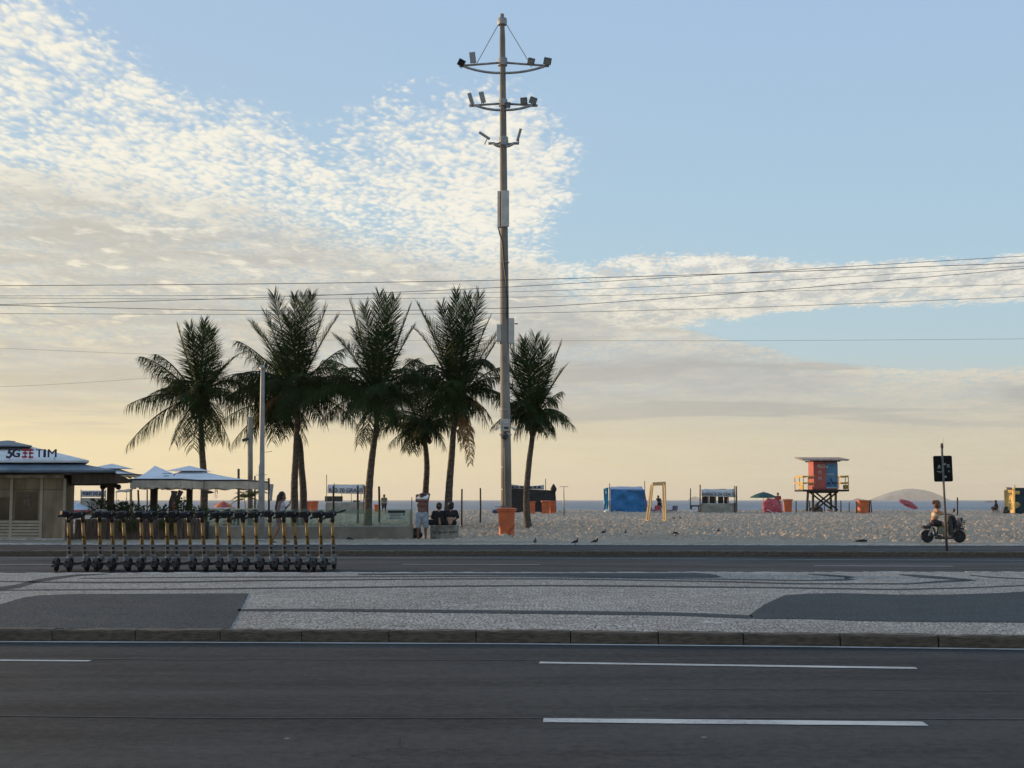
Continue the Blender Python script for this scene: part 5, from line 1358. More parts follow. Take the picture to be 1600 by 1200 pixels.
# dark tent with a printed strip
r, q = stall('long black tarpaulin tent with a printed strip along its top', 'tarpaulin_tent', 834, 108)
cloth(r, 'front_sheet', (low(q(797, 799)), low(q(869, 800)), q(868, 766.5), q(797, 763)), M_BLKT, 22, 10, .06, 5)
cloth(r, 'right_sheet', (low(q(869, 800)), low(q(869, 800, 3)), q(867, 767, 3), q(868, 766.5)), M_BLKT, 6, 8, .05, 6)
cloth(r, 'printed_strip', (q(797, 763.5, -.08), q(850, 765, -.08), q(850, 757.5, -.08), q(798, 756.5, -.08)), mat('printed_strip', (.30, .32, .35), .8, .3, 3), 14, 3, .01, 7, sag=.12)
for i, wd in enumerate((5, 4, 6, 3, 5, 4, 5)):                     # illegible lettering
    x = 800 + i * 6.9; MB().box(q(x + 1.5, 761.2 + (.6 if 2 < i < 5 else 0), -.16), (wd / 19.0 * .75, .015, .16)).build('lettering', M_TEXT, r)
MB().tube([low(q(852.5, 800)), q(852.5, 748)], .03, 6).build('tent_pole', M_POST, r)
MB().lathe([(.22, 0), (.26, .25), (.12, .5), (.04, .62)], q(865, 768, -.1), 8).build('folded_flag', M_BLKT, r, True)

# white stall with lettering: RIO 70 GRAUS
r, q = stall('stall with white banner reading RIO 70 GRAUS', 'beach_stall', 542, 102)
cloth(r, 'banner', (q(511.5, 770.5), q(567.5, 772), q(568, 757), q(512, 757)), M_TENTW, 16, 4, .02, 8, sag=.06)
cloth(r, 'roof_sheet', (q(512, 757, .02), q(568, 757, .02), q(574, 761, 2.6), q(516, 761, 2.6)), M_TENTW, 10, 5, .03, 9)
text('RIO 70 GRAUS', 'lettering', .42, q(540.5, 766.4, -.12), M_TEXT, r, extrude=.008, bold=.006, width=2.62)
cloth(r, 'counter_cloth', (low(q(508, 800)), low(q(575, 800)), q(574.5, 784.5), q(508, 785)), M_TAUPE, 16, 6, .04, 10)
MB().box(q(521.5, 779.5, .5), (1.36, .5, .42)).build('stacked_chairs', M_GREY, r, bevel=.05)
MB().box(q(557, 783, .4), (.5, .4, .12)).build('tray', M_GREY, r); MB().box(q(570, 781, .3), (.22, .4, .3)).build('cooler', M_WHITE, r)
cloth(r, 'side_flag', (q(569, 780, .1), q(574.5, 781, .3), q(575, 760, .3), q(569, 760, .1)), mat('brown_cloth', (.14, .07, .05), .9, .2), 5, 8, .05, 12)
for x, y0 in ((510.3, 741.5), (522, 755), (568.5, 757)): MB().tube([low(q(x, 800, -.05)), q(x, y0, -.05)], .03, 6).build('stall_pole', M_POSTL, r)
for x in (534, 549, 564): MB().tube([low(q(x, 800, 2.5)), q(x, 761, 2.5)], .02, 6).build('stall_pole', M_POST, r)

# white stall with sagging lettered banner
r, q = stall('white-roofed stall with a sagging lettered banner and taupe sides', 'beach_stall', 1123, 109)
cloth(r, 'banner', (q(1096, 775), q(1149, 777), q(1148, 764), q(1096, 764)), M_TENTW, 16, 4, .02, 13, sag=.05)
cloth(r, 'roof_sheet', (q(1096, 764.2, .02), q(1148, 764.2, .02), q(1149, 763.2, 2.6), q(1097, 763.2, 2.6)), mat('white_top_cloth', (.72, .71, .68), .8, .05), 10, 5, .03, 14, sag=.1)
text('BARRACA DA CIDA 72', 'lettering', .36, q(1122.5, 772.2, -.1), M_TEXT, r, extrude=.008, bold=.004, width=2.72, shear=.12)
cloth(r, 'front_cloth', (low(q(1094, 801)), low(q(1152.5, 801)), q(1152, 785.5), q(1095, 786.5)), M_TAUPE, 18, 8, .05, 15, sag=.05)
for x, w, m in ((1101, 8, M_BLKT), (1112.5, 8, M_BLKT), (1126, 8, M_BLKT), (1134, 5, M_BLKT)): MB().box(q(x, 781, .6), (w / 18.7, .3, .6)).build('hanging_shirt', m, r, bevel=.05)
for x in (1106.5, 1118, 1137.5): MB().box(q(x, 781, .55), (.13, .1, .62)).build('hanging_towel', M_TAUPE, r, bevel=.03)
MB().box(q(1136.8, 782, .5), (.12, .1, .4)).build('hanging_towel', mat('pink_cloth', (.55, .30, .24), .9), r)
for x, y0, w, m in ((1094, 757.5, .06, M_POSTL), (1150.5, 759.5, .07, M_POSTL), (1147.5, 759, .03, M_POST)): MB().tube([low(q(x, 801, -.1)), q(x, y0, -.1)], w, 7).build('stall_pole', m, r)
cloth(r, 'side_flag', (q(1150, 784, .1), q(1152, 784, .5), q(1152, 768, .5), q(1150, 767, .1)), M_DARK, 4, 6, .03, 16)
plain_pole('thin pole standing left of the white-roofed stall', 106, 1079, 763.5, 801, .045, M_POST, 'wooden_post', cat='post', group=PG)

# green and yellow tent at the right edge
M_TYEL = mat('yellow_cloth', (.52, .36, .13), .8, .2, 2); M_TGRN = mat('dark_teal_cloth', (.012, .035, .045), .8, .25, 2)
r, q = stall('dark teal and yellow tent cut by the right picture edge', 'tarpaulin_tent', 1590, 104)
cloth(r, 'front_sheet', (low(q(1585, 801)), low(q(1640, 801)), q(1640, 763), q(1585, 762)), M_TGRN, 16, 10, .05, 20)
cloth(r, 'left_sheet', (low(q(1584.5, 801)), low(q(1569, 801, 2.6)), q(1572, 763, 2.6), q(1584.5, 762)), M_TYEL, 10, 10, .09, 21)
cloth(r, 'top_cloth', (q(1572, 766, -.05), q(1640, 766, -.05), q(1640, 761.5, 1.5), q(1572, 761.5, 1.5)), mat('brown_top_cloth', (.09, .065, .045), .9, .3, 4), 12, 4, .08, 22)
cloth(r, 'gathered_drape', (low(q(1569.5, 799, -.1)), low(q(1571, 799, -.1)), q(1572.5, 765, -.1), q(1568.5, 766, -.1)), M_TYEL, 6, 10, .08, 23)
cloth(r, 'yellow_block', (q(1586.5, 772.5, -.12), q(1593.5, 772.5, -.12), q(1593.5, 767, -.12), q(1586.5, 767, -.12)), M_TYEL, 4, 3, .01, 24)
mb = MB().prism([q(1586, 784.5, -.16), q(1591, 784.5, -.16), q(1594.5, 788, -.16), q(1593, 791, -.16), q(1589, 794, -.16), q(1586, 794, -.16)], (0, .02, 0)); mb.build('yellow_shield', M_TYEL, r)
for x, y0 in ((1585.3, 757.5), (1573, 763)): MB().tube([low(q(x, 801, -.15)), q(x, y0, -.15)], .05, 7).build('tent_pole', mat('yellow_pole', (.55, .38, .12), .6), r)

# stall behind the kiosk: POINT DO JUL banner
r, q = stall('small stall with a lettered sign seen through the gap beside the kiosk', 'beach_stall', 146, 92)
cloth(r, 'sign_cloth', (q(127, 776.5), q(164.5, 776.5), q(164.5, 766.5), q(127, 766.5)), mat('sign_grey_blue', (.50, .52, .54), .8, .1), 10, 3, .01, 25)
text('POINT DO JUL', 'lettering', .36, q(145.5, 771.4, -.06), M_NAVY, r, extrude=.008, bold=.012, width=1.5)
cloth(r, 'counter_cloth', (low(q(127, 800)), low(q(165, 800)), q(165, 778), q(127, 778)), M_TAUPE, 10, 6, .04, 26)
cloth(r, 'awning', (q(180, 769.5), q(206, 768), q(208, 763.8, 2), q(184, 765.5, 2)), mat('grey_awning', (.2, .19, .18), .8), 8, 4, .03, 27)
for x, y0, w in ((126.5, 765, .03), (165, 765, .03), (204.5, 764.5, .09), (198, 767, .02), (182, 767, .02)): MB().tube([low(q(x, 800)), q(x, y0)], w, 7).build('stall_pole', M_POSTL, r)

# ------------------------------------------------------------------ parasols
def parasol(label, top, rad, h, Y, colr, tilt=(0, 0), panels=8, pole_to_ground=True, white_letters=False, square=False, cat='parasol'):
    t = D(top[0], top[1], Y); b = Vector((t.x, t.y, t.z))
    root = thing('beach_parasol', label, cat, b)
    mx = rot(tilt[0], tilt[1], 0); cols = colr if isinstance(colr, list) else [colr]
    for k in range(panels):
        mb = MB(); a0, a1 = 2 * math.pi * k / panels, 2 * math.pi * (k + 1) / panels
        n = 6
        for i in range(n + 1):
            tt = i / n
            for j in range(4):
                u = j / 3; a = a0 + (a1 - a0) * u
                p0 = Vector((math.cos(a0), math.sin(a0), 0)).lerp(Vector((math.cos(a1), math.sin(a1), 0)), u)
                z = -h * tt ** 1.5 - (.05 * rad * math.sin(math.pi * u) * tt)
                mb.v.append(tuple(mx @ Vector((p0.x * rad * tt, p0.y * rad * tt, z))))
        for i in range(n):
            for j in range(3): mb.f.append((i * 4 + j, i * 4 + j + 1, i * 4 + 5 + j, i * 4 + 4 + j)); mb.mi.append(0)
        o = mb.build('panel', cols[k % len(cols)], root, True); s = o.modifiers.new('thick', 'SOLIDIFY'); s.thickness = .008
    gz = sand_z(Y) - b.z
    end = Vector((0, 0, gz - .05)) if pole_to_ground else mx @ Vector((0, 0, -1.9))
    MB().tube([mx @ Vector((0, 0, .06)), mx @ Vector((0, 0, -.4)), end], .022, 7).build('pole', M_PANELG, root)
    MB().lathe([(.03, 0), (.04, .03), (.01, .08)], mx @ Vector((0, 0, 0)), 8).build('finial', M_PANELG, root)
    return root
M_PGREEN = mat('green_canvas', (.012, .07, .065), .7, .15, 3); M_PRED = mat('red_canvas', (.42, .06, .07), .65, .2, 3); M_PWHITE = mat('white_print', (.62, .52, .5), .7, .1)
parasol('open dark green parasol with its pole in the sand', (1193, 768.8), 1.12, .42, 106, M_PGREEN)
def lying(label, c, rad, h, Y, tilt, m, lab=True, ground=True):
    p = parasol(label, c, rad, h, Y, m, tilt, pole_to_ground=False)
    mx = rot(tilt[0], tilt[1], 0)
    if lab:
        for k, (a, w) in enumerate(((-1.35, .42), (-2.0, .3), (-.7, .3))):
            d = mx @ Vector((math.cos(a) * rad * .62, math.sin(a) * rad * .62, -h * .42)); MB().box(d, (w, .012, .11), mx @ rot(R(62), 0, 0)).build('print', M_PWHITE, p)
    return p
p = lying('red parasol tipped on its side beside the orange bin', (1209.5, 790.5), .88, .34, 104, (R(64), R(26)), M_PRED)
p = lying('small red parasol tilted over near the hazy island', (1421.5, 783.5), .86, .26, 110, (R(22), R(20)), M_PRED)
p = parasol('red parasol low behind the terrace cap', (349, 783.2), .62, .36, 84, [M_PRED, mat('orange_canvas', (.55, .16, .04), .7)])
p = parasol('pale blue-white parasol with a red hem beside the kiosk end', (117, 785), 1.35, .52, 92, mat('pale_blue_canvas', (.46, .52, .60), .7, .08))
for k in range(8):
    a0, a1 = 2 * math.pi * k / 8, 2 * math.pi * (k + 1) / 8
    A, B = Vector((math.cos(a0) * 1.36, math.sin(a0) * 1.36, -.52)), Vector((math.cos(a1) * 1.36, math.sin(a1) * 1.36, -.52))
    MB().add([A, B, B + Vector((0, 0, -.16)), A + Vector((0, 0, -.16))], [(0, 1, 2, 3)]).build('hem', M_PRED, p)

# ------------------------------------------------------------------ small beach things
def chair(label, px, py, Y, m, h=.55, rz=0.3):
    b = D(px, py, Y); b.z = sand_z(Y)
    r = thing('beach_chair', label, 'chair', b, rz, 'low beach chairs')
    for s in (-1, 1):
        MB().tube([(s * .26, -.3, .02), (s * .26, .05, .3), (s * .26, .35, h)], .018, 6).build('frame', M_STEEL, r)
        MB().tube([(s * .26, .3, .02), (s * .26, -.15, .3)], .018, 6).build('leg', M_STEEL, r)
    MB().box((0, -.1, .24), (.5, .45, .02), rot(.12, 0, 0)).build('seat', m, r); MB().box((0, .28, .42), (.5, .03, .42), rot(-.35, 0, 0)).build('backrest', m, r)
    return r
M_CBLUE = mat('dark_blue_cloth', (.02, .035, .09), .8, .2); M_CPINK = mat('red_cloth', (.38, .05, .07), .8, .2)
chair('dark low chair between the blue tent and the wooden frame', 1018, 800.5, 107, M_CBLUE, rz=.6)
chair('pinkish low chair behind the man seen through the wooden frame', 1026, 800.5, 109, M_CPINK, rz=-.4)
chair('dark red low chair at the right leg of the wooden frame', 1042, 800.5, 108, M_CPINK, rz=.9)
chair('dark blue low chair standing alone right of the wooden frame', 1052, 801, 107, M_CBLUE, rz=-.7, h=.6)
def dog_table():
    Y = 106; b = D(1086, 801, Y); b.z = sand_z(Y)
    r = thing('folding_table', 'low dark folding table beside the white-roofed stall', 'table', b)
    MB().box((0, 0, .62), (.72, .45, .12)).build('table_top', M_DARK, r, bevel=.02)
    for sx in (-1, 1):
        for sy in (-1, 1): MB().tube([(sx * .3, sy * .18, 0), (sx * .28, sy * .16, .58)], .03, 6).build('leg', M_POSTL if sx < 0 else M_DARK, r)
    MB().lathe([(.1, 0), (.13, .1), (.1, .3), (.03, .36)], (-.32, -.1, .0), 8).build('sack', MATS['white_plastic'], r, True)
dog_table()
def cooler():
    Y = 102; b = D(777, 800, Y); b.z = sand_z(Y)
    r = thing('cooler_stack', 'stacked crates and cooler just left of the mast bin', 'crates', b)
    MB().box((0, 0, .17), (.75, .5, .34)).build('lower_crate', mat('navy_crate', (.03, .05, .09), .6), r, bevel=.02)
    for k in range(4): MB().box((.05, 0, .40 + k * .09), (.5, .42, .05)).build('tray', [M_GREY, M_WHITE][k % 2], r)
    MB().tube([(-.5, 0, 0), (-.42, 0, .1)], .06, 6).build('bottle', M_CBLUE, r)
cooler()
def shower():
    Y = 92; b = D(881, 803, Y); b.z = sand_z(Y)
    r = thing('beach_shower', 'thin T-shaped shower post on the sand right of the dark tent', 'shower', b)
    t = D(881, 760.5, Y) - b
    MB().tube([(0, 0, -.05), (0, 0, t.z * .55), t], [.055, .05, .022], 8).build('post', M_STEEL, r, True)
    MB().tube([t + Vector((-.30, 0, -.02)), t + Vector((-.15, 0, .02)), t, t + Vector((.15, 0, .02)), t + Vector((.30, 0, -.02))], .02, 6).build('shower_arm', M_STEEL, r, True)
shower()
def wooden_frame():
    Y = 72.0; b = G(1026, 815, .24); b = D(1026, 815, Y); b.z = sand_z(Y)
    r = thing('timber_goal', 'yellow timber goal-like frame standing on open sand', 'frame', b)
    m = mat('yellow_timber', (.60, .41, .19), .7, .15, 3, stretch=(1, 1, .3)); w = .045
    q = lambda x, y, dy=0.0: D(x, y, Y + dy) - b
    def beam(a, c, rr=w): MB().tube([a, c], rr, 4).build('beam', m, r)
    beam(low(q(1013.5, 815, -.2)), q(1020.3, 754.5, -.2), .05); beam(low(q(1009.5, 815, .6)), q(1017.6, 757.5, .6), .055)
    beam(low(q(1040.2, 815, -.2)), q(1039, 753, -.2), .05); beam(low(q(1037.2, 815, .6)), q(1035.6, 756, .6), .05)
    beam(q(1019.5, 755, -.2), q(1040, 754, -.2), .05); beam(q(1018, 757.8, .6), q(1036, 757, .6), .045)
    beam(low(q(1012.5, 815, -.2)) + Vector((0, 0, .07)), low(q(1041, 815, -.2)) + Vector((0, 0, .07)), .055); beam(low(q(1009, 815, .6)) + Vector((0, 0, .06)), low(q(1038, 815, .6)) + Vector((0, 0, .06)), .05)
    beam(low(q(1013, 815, -.2)) + Vector((0, 0, .1)), low(q(1009.5, 815, .6)) + Vector((0, 0, .1)), .05); beam(q(1020.3, 755, -.2), q(1017.6, 757.5, .6)); beam(q(1039, 754, -.2), q(1035.6, 756.5, .6)); beam(low(q(1040.2, 815, -.2)) + Vector((0, 0, .1)), low(q(1037.2, 815, .6)) + Vector((0, 0, .1)), .05)
wooden_frame()

# ------------------------------------------------------------------ lifeguard tower
def tower():
    Y = 112.0; b = D(1288, 802, Y); b.z = sand_z(Y) - .05
    r = thing('lifeguard_tower', 'red and blue lifeguard tower on tall crossed legs', 'lifeguard tower', b)
    q = lambda x, y, dy=0.0: D(x, y, Y + dy) - b
    dp = 2.0; wood = mat('dark_tower_wood', (.022, .019, .017), .8, .3, 3); yel = mat('yellow_rail', (.50, .30, .055), .65, .15)
    redm = mat('tower_red', (.38, .085, .07), .6, .14, 1.5); blum = mat('tower_blue', (.075, .19, .32), .6, .14, 1.5)
    zf = q(1288, 765).z; xl, xr = q(1271, 740).x, q(1309, 740).x; zt = q(1288, 721).z
    MB().box(((xl + xr) / 2, dp / 2, (zf + zt) / 2), (xr - xl - .03, dp - .03, zt - zf)).build('cabin', redm, r)
    xm = q(1290, 740).x
    MB().box(((xl + xm) / 2, -.03, (zf + zt) / 2 + .03), (xm - xl, .06, zt - zf - .12)).build('red_panel', redm, r)
    bp = MB().box(((xm + xr) / 2, -.034, (zf + zt) / 2 + .0), (xr - xm - .02, .06, zt - zf - .25)).build('blue_panel', blum, r)
    def flat(x0, y0, x1, y1, m, name, dy, parent): 
        a, c = q(x0, y0), q(x1, y1); return MB().box(((a.x + c.x) / 2, dy, (a.z + c.z) / 2), (abs(c.x - a.x), .012, abs(a.z - c.z))).build(name, m, parent)
    pale = mat('pale_print', (.50, .44, .42), .7, .1)
    text('RIO', 'lettering', .42, q(1283.5, 728.8) + Vector((0, -.075, 0)), pale, r, extrude=.006, bold=.012, width=.62)
    flat(1275, 726.5, 1279, 731.5, mat('faint_print', (.40, .16, .15), .7), 'crest', -.07, r)
    flat(1290.8, 728, 1293, 731.5, pale, 'print', -.07, bp)
    for y in (738, 748):
        ring = [q(1281, y) + Vector((math.cos(t) * .115, -.075, math.sin(t) * .115)) for t in [i * 6.283 / 14 for i in range(15)]]
        MB().tube(ring, .035, 6).build('ring_mark', pale, r, True)
    for y in (725.5, 731, 735): flat(1295, y, 1306, y + .5, mat('pale_blue_print', (.10, .26, .40), .7), 'print', -.07, bp)
    flat(1291, 740.2, 1303, 741, pale, 'print', -.07, bp); flat(1295, 742, 1304, 743.5, mat('olive_print', (.2, .24, .2), .7), 'print', -.07, bp)
    navy = mat('navy_print', (.012, .03, .09), .7); sk = MB(); rng = random.Random(4)
    for k in range(14):
        x = 1291.5 + k * 1.15; y = 758 - abs(math.sin(k * 1.3)) * 4 - (4 if k in (6, 7) else 0); a = q(x, y); sk.box((a.x, -.07, a.z), (.09, .012, .12 + .1 * rng.random()))
    o = sk.build('skyline_print', navy, bp); tag(o, kind='stuff')
    flat(1291, 761.5, 1308, 763, mat('white_print_b', (.42, .48, .55), .7), 'print', -.07, bp)
    # platform and rails
    xa, xb = q(1252, 765).x, q(1323.5, 765).x
    MB().box(((xa + xb) / 2, dp / 2, zf - .08), (xb - xa, dp + 1.4, .16)).build('platform', wood, r)
    z0 = zf; z1 = q(1288, 744.5).z; zm = (z0 + z1) / 2
    for s, (u, v) in ((0, (xa + .04, xl - .02)), (1, (xr + .02, xb - .04))):
        rl = MB(); y0 = -.66; y1 = dp + .66
        for z in (z1, zm): rl.box(((u + v) / 2, y0, z), (v - u, .05, .09))
        rl.build('front_rail', yel, r)
        ro = MB(); xo = u if s == 0 else v
        for z in (z1, zm): ro.box((xo, (y0 + y1) / 2, z), (.05, y1 - y0, .16))
        ro.build('side_rail', yel, r)
        rb = MB()
        for z in (z1, zm): rb.box(((u + v) / 2, y1, z), (v - u, .05, .09))
        rb.build('rear_rail', yel, r)
        for x in ((u, (u + v) / 2 - .1) if s == 0 else ((u + v) / 2 + .1, v)):
            for y in (y0, y1): MB().box((x, y, (z0 + z1) / 2), (.06, .06, z1 - z0)).build('rail_post', yel, r)
        MB().box((xo, .3, z0 + .22), (.04, 1.6, .36)).build('kick_board', yel, r)
    # corrugated roof
    ax, bx = q(1250.5, 715).x, q(1324, 715).x; mb = MB(); n = 74; zr = zt + .12
    for i in range(n + 1):
        x = ax + (bx - ax) * i / n; w = .055 * math.sin(i * math.pi / 2.0)
        for (yy, zz) in ((-.75, 0.0), (dp + .75, .30)):
            mb.v.append((x * (1.0 if yy < 0 else .96), yy, zr + zz + w))
    for i in range(n): mb.f.append((2 * i, 2 * i + 2, 2 * i + 3, 2 * i + 1)); mb.mi.append(0)
    o = mb.build('roof', mat('fibre_cement', (.30, .25, .23), .85, .2, 3), r); s = o.modifiers.new('thick', 'SOLIDIFY'); s.thickness = .05
    for y in (.0, dp): MB().box(((xl + xr) / 2, y, zt + .03), (xr - xl + .5, .08, .1)).build('roof_beam', wood, r)
    # legs and braces
    for x0, x1 in ((1267.5, 1270.5), (1308.5, 1306)):
        for y in (.05, dp - .05):
            MB().tube([Vector((q(x1 if y < 1 else x1, 800).x + (0 if y < 1 else (-.1 if x0 < 1288 else .1)), y, 0)), Vector((q(x1, 766).x, y, zf - .1))], .105, 4).build('leg', wood, r)
    for y in (.02, dp - .02):
        a0, a1 = Vector((xl + .1, y, zf - .2)), Vector((xr - .1, y, zf - .2)); c0, c1 = Vector((xl + .05, y, .25)), Vector((xr - .05, y, .25))
        MB().tube([a0, c1], .075, 4).build('brace', wood, r); MB().tube([a1 + Vector((0, -.07, 0)), c0 + Vector((0, -.07, 0))], .075, 4).build('brace', wood, r)
    for y in (0, dp): MB().box(((xl + xr) / 2, y, zf - .22), (xr - xl, .1, .14)).build('joist', wood, r)
tower()

# ------------------------------------------------------------------ tilted dark street sign
def street_sign():
    base = G(1482, 861, Z_WALK); Y = base.y + .12; base.y = Y
    r = thing('street_sign', 'dark rectangular sign on a leaning steel pole near the moped', 'street sign', base)
    q = lambda x, y, dy=0.0: D(x, y, Y + dy) - base
    top = q(1471.3, 692.5)
    MB().tube([(0, 0, -.05), top], [.035, .03], 10).build('pole', mat('weathered_pole', (.13, .12, .105), .6, .25, 5), r, True)
    MB().lathe([(.045, -.06), (.045, .0), (.02, .03)], q(1471.5, 696), 8).build('pole_cap', M_DARK, r)
    MB().tube([q(1473.3, 715, -.02), q(1473.6, 684, -.02)], .006, 5).build('wire', M_STEEL, r)
    c = q(1473.6, 732.3, .06); an = math.atan2(top.x, top.z)
    mb = MB(); w, h, rr = .505, .70, .04; pts = []
    for cx, cz, a0 in ((w / 2 - rr, h / 2 - rr, 0), (-w / 2 + rr, h / 2 - rr, 90), (-w / 2 + rr, -h / 2 + rr, 180), (w / 2 - rr, -h / 2 + rr, 270)):
        for k in range(5): a = R(a0 + k * 22.5); pts.append(Vector((cx + math.cos(a) * rr, 0, cz + math.sin(a) * rr)))
    R2 = Matrix.Rotation(an * .9, 3, 'Y')
    mb.prism([c + R2 @ p for p in pts], (0, .02, 0)); b = mb.build('sign_board', mat('sign_dark', (.006, .007, .007), .6, .2, spec=.15), r)
    ic = mat('sign_white', (.32, .34, .33), .6, .1)
    P = lambda x, z: c + R2 @ Vector((x, -.006, z))
    def bx(x, z, w, h, name='print'): MB().box(P(x, z), (w, .008, h), R2).build(name, ic, b)
    mb = MB(); mb.prism([P(-.15, .03), P(-.06, .03), P(-.085, .09), P(-.105, .115), P(-.125, .09)], (0, -.005, 0)); mb.build('icon', ic, b)
    bx(-.105, -.075, .13, .018); bx(-.085, -.11, .07, .014); bx(-.105, .01, .11, .008)
    bx(.14, .065, .085, .008); bx(.14, .095, .06, .03); bx(.14, .035, .09, .012); bx(.15, -.065, .05, .012); bx(.155, -.09, .045, .01)
    MB().box(c + R2 @ Vector((.02, -.03, .12)), (.10, .03, .05), R2).build('clamp', M_STEEL, r)
    MB().box(c + R2 @ Vector((.02, -.03, -.22)), (.10, .03, .05), R2).build('clamp', M_STEEL, r)
street_sign()

# ------------------------------------------------------------------ far islands
def island(label, px0, px1, prof, Y, m, zb=-2.6):
    """prof: photo outline heights (px, py); a rounded rocky hump behind it"""
    c = D((px0 + px1) / 2, 781, Y); c.z = zb
    r = thing('island', label, 'island', c)
    mb = MB(); n = len(prof); depth = (px1 - px0) / F * Y * .35; m_ = 9
    rng = random.Random(int(px0))
    for x, y in prof:
        t = D(x, y, Y) - c
        for j in range(m_):
            u = j / (m_ - 1) * math.pi; mb.v.append((t.x, -math.cos(u) * depth, max(t.z * math.sin(u) ** .8 * (1 + rng.uniform(-.04, .04)), 0) - .5))
    for i in range(n - 1):
        for j in range(m_ - 1): mb.f.append((i * m_ + j, i * m_ + j + 1, (i + 1) * m_ + j + 1, (i + 1) * m_ + j)); mb.mi.append(0)
    mb.build('rock', m, r, True)
    return r, c
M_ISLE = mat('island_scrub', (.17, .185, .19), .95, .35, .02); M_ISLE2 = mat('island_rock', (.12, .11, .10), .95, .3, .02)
r, c = island('hazy domed island with a tiny lighthouse on the horizon', 1368, 1473, [(1366, 780.8), (1372, 777), (1382, 772.5), (1392, 769), (1402, 766.3), (1412, 764.6), (1426, 764), (1436, 764.3), (1446, 766), (1454, 769), (1462, 772), (1468, 776), (1474, 780.8)], 12000, M_ISLE)
t = D(1426.5, 764.5, 12000) - c
MB().lathe([(6, 0), (4.5, 9), (5, 9.5), (3, 13), (.5, 15)], t, 8).build('lighthouse', M_WHITE, r)
island('low dark rock on the horizon left of the right-edge tent', 1538, 1554, [(1537, 784.3), (1541, 783), (1545, 782.2), (1549, 782.4), (1553, 783.6), (1555, 784.4)], 2200, M_ISLE2)
island('pale rock islet on the horizon right of the lifeguard tower', 1333, 1353, [(1332, 781.6), (1336, 779.5), (1341, 778), (1344, 779.3), (1349, 780), (1354, 781.6)], 9500, M_ISLE2)
island('faint islet on the horizon left of the white-roofed stall', 1077, 1096, [(1076, 780.6), (1081, 776.5), (1086, 775.6), (1092, 777), (1098, 780.6)], 12500, M_ISLE)

# ------------------------------------------------------------------ people
def skin_mat(name, rgb): return mat(name, rgb, 0.55, 0.08, 6)
SK_D = skin_mat('skin_dark', (.13, .065, .042)); SK_M = skin_mat('skin_medium', (.22, .115, .075)); SK_L = skin_mat('skin_light', (.36, .20, .13))
M_HAIR = mat('black_hair', (.011, .009, .008), .55, .3, 20); M_BLOND = mat('light_hair', (.42, .25, .11), .5, .25, 20)

def blob(parts, vox, iters=6):
    """tapered, round-ended limbs melted into one continuous surface"""
    mb = MB()
    for p in parts:
        a, ra, b, rb = Vector(p[0]), p[1], Vector(p[2]), p[3]
        d = (b - a); L = max(d.length, 1e-4); d = d / L
        pts, rs = [], []
        for k in range(5): t = k / 5 * math.pi / 2; pts.append(a - d * ra * math.cos(t)); rs.append(max(ra * math.sin(t), .002))
        pts.append(a); rs.append(ra); pts.append(b); rs.append(rb)
        for k in range(1, 6): t = k / 5 * math.pi / 2; pts.append(b + d * rb * math.sin(t)); rs.append(max(rb * math.cos(t), .002))
        mb.tube(pts, rs, 10)
    me = mb.mesh('tmp', [])
    o = bpy.data.objects.new('tmp', me); col.objects.link(o)
    r = o.modifiers.new('r', 'REMESH'); r.mode = 'VOXEL'; r.voxel_size = vox
    s = o.modifiers.new('s', 'SMOOTH'); s.iterations = iters; s.factor = .5
    dg = bpy.context.evaluated_depsgraph_get(); dg.update()
    out = bpy.data.meshes.new_from_object(o.evaluated_get(dg))
    bpy.data.objects.remove(o); bpy.data.meshes.remove(me)
    out.polygons.foreach_set('use_smooth', [True] * len(out.polygons))
    return out
def shape(name, parts, m, parent, vox=.012, iters=5):
    me = blob(parts, vox, iters); me.name = name; me.materials.clear(); me.materials.append(m)
    o = bpy.data.objects.new(name, me); col.objects.link(o); o.parent = parent; return o
V = Vector
def hand(wr, fw, palm_n, side):
    """palm and five bent fingers: wrist point, forward direction, palm normal, thumb side direction"""
    fw = fw.normalized(); side = side.normalized(); pn = palm_n.normalized(); out = []
    k = wr + fw * .085
    for i in (-1.4, -.5, .5, 1.4): out.append((wr + side * i * .010, .017, k + side * i * .0165, .014))
    for i, L in ((-1.5, .055), (-.5, .072), (.5, .078), (1.5, .07)):
        b = k + side * i * .0175; m = b + fw * L * .55 + pn * L * .15; e = m + fw * L * .4 + pn * L * .35
        out += [(b, .010, m, .0095), (m, .0095, e, .008)]
    t0 = wr + fw * .03 + side * .026; t1 = t0 + (fw * .6 + side * .8).normalized() * .04; t2 = t1 + (fw + pn * .5).normalized() * .032
    out += [(t0, .013, t1, .0115), (t1, .0115, t2, .009)]
    return out
def head(c, face, r=.098):
    """skull, jaw, nose and ears; face = direction the face looks"""
    f = face.normalized(); up = V((0, 0, 1)); s = f.cross(up).normalized()
    if s.length < .1: s = V((1, 0, 0))
    return [(c + up * .03 - f * .018, r, c + up * .028 + f * .012, r * .94), (c - up * .05 + f * .035, .062, c - up * .085 + f * .055, .045),
            (c + f * .098 - up * .005, .012, c + f * .112 - up * .028, .016), (c + s * .088 - f * .005 - up * .01, .018, c + s * .09 - up * .035, .014), (c - s * .088 - f * .005 - up * .01, .018, c - s * .09 - up * .035, .014),
            (c + f * .088 - up * .062, .016, c + f * .086 - up * .068, .016)]
def limb(a, b, c, r0, r1, r2): return [(a, r0, b, r1), (b, r1 * .97, c, r2)]
def foot(an, d, L=.17): d = d.normalized(); return [(an + V((0, 0, -.02)) - d * .045, .036, an + V((0, 0, -.045)) + d * (L - .05), .026)]

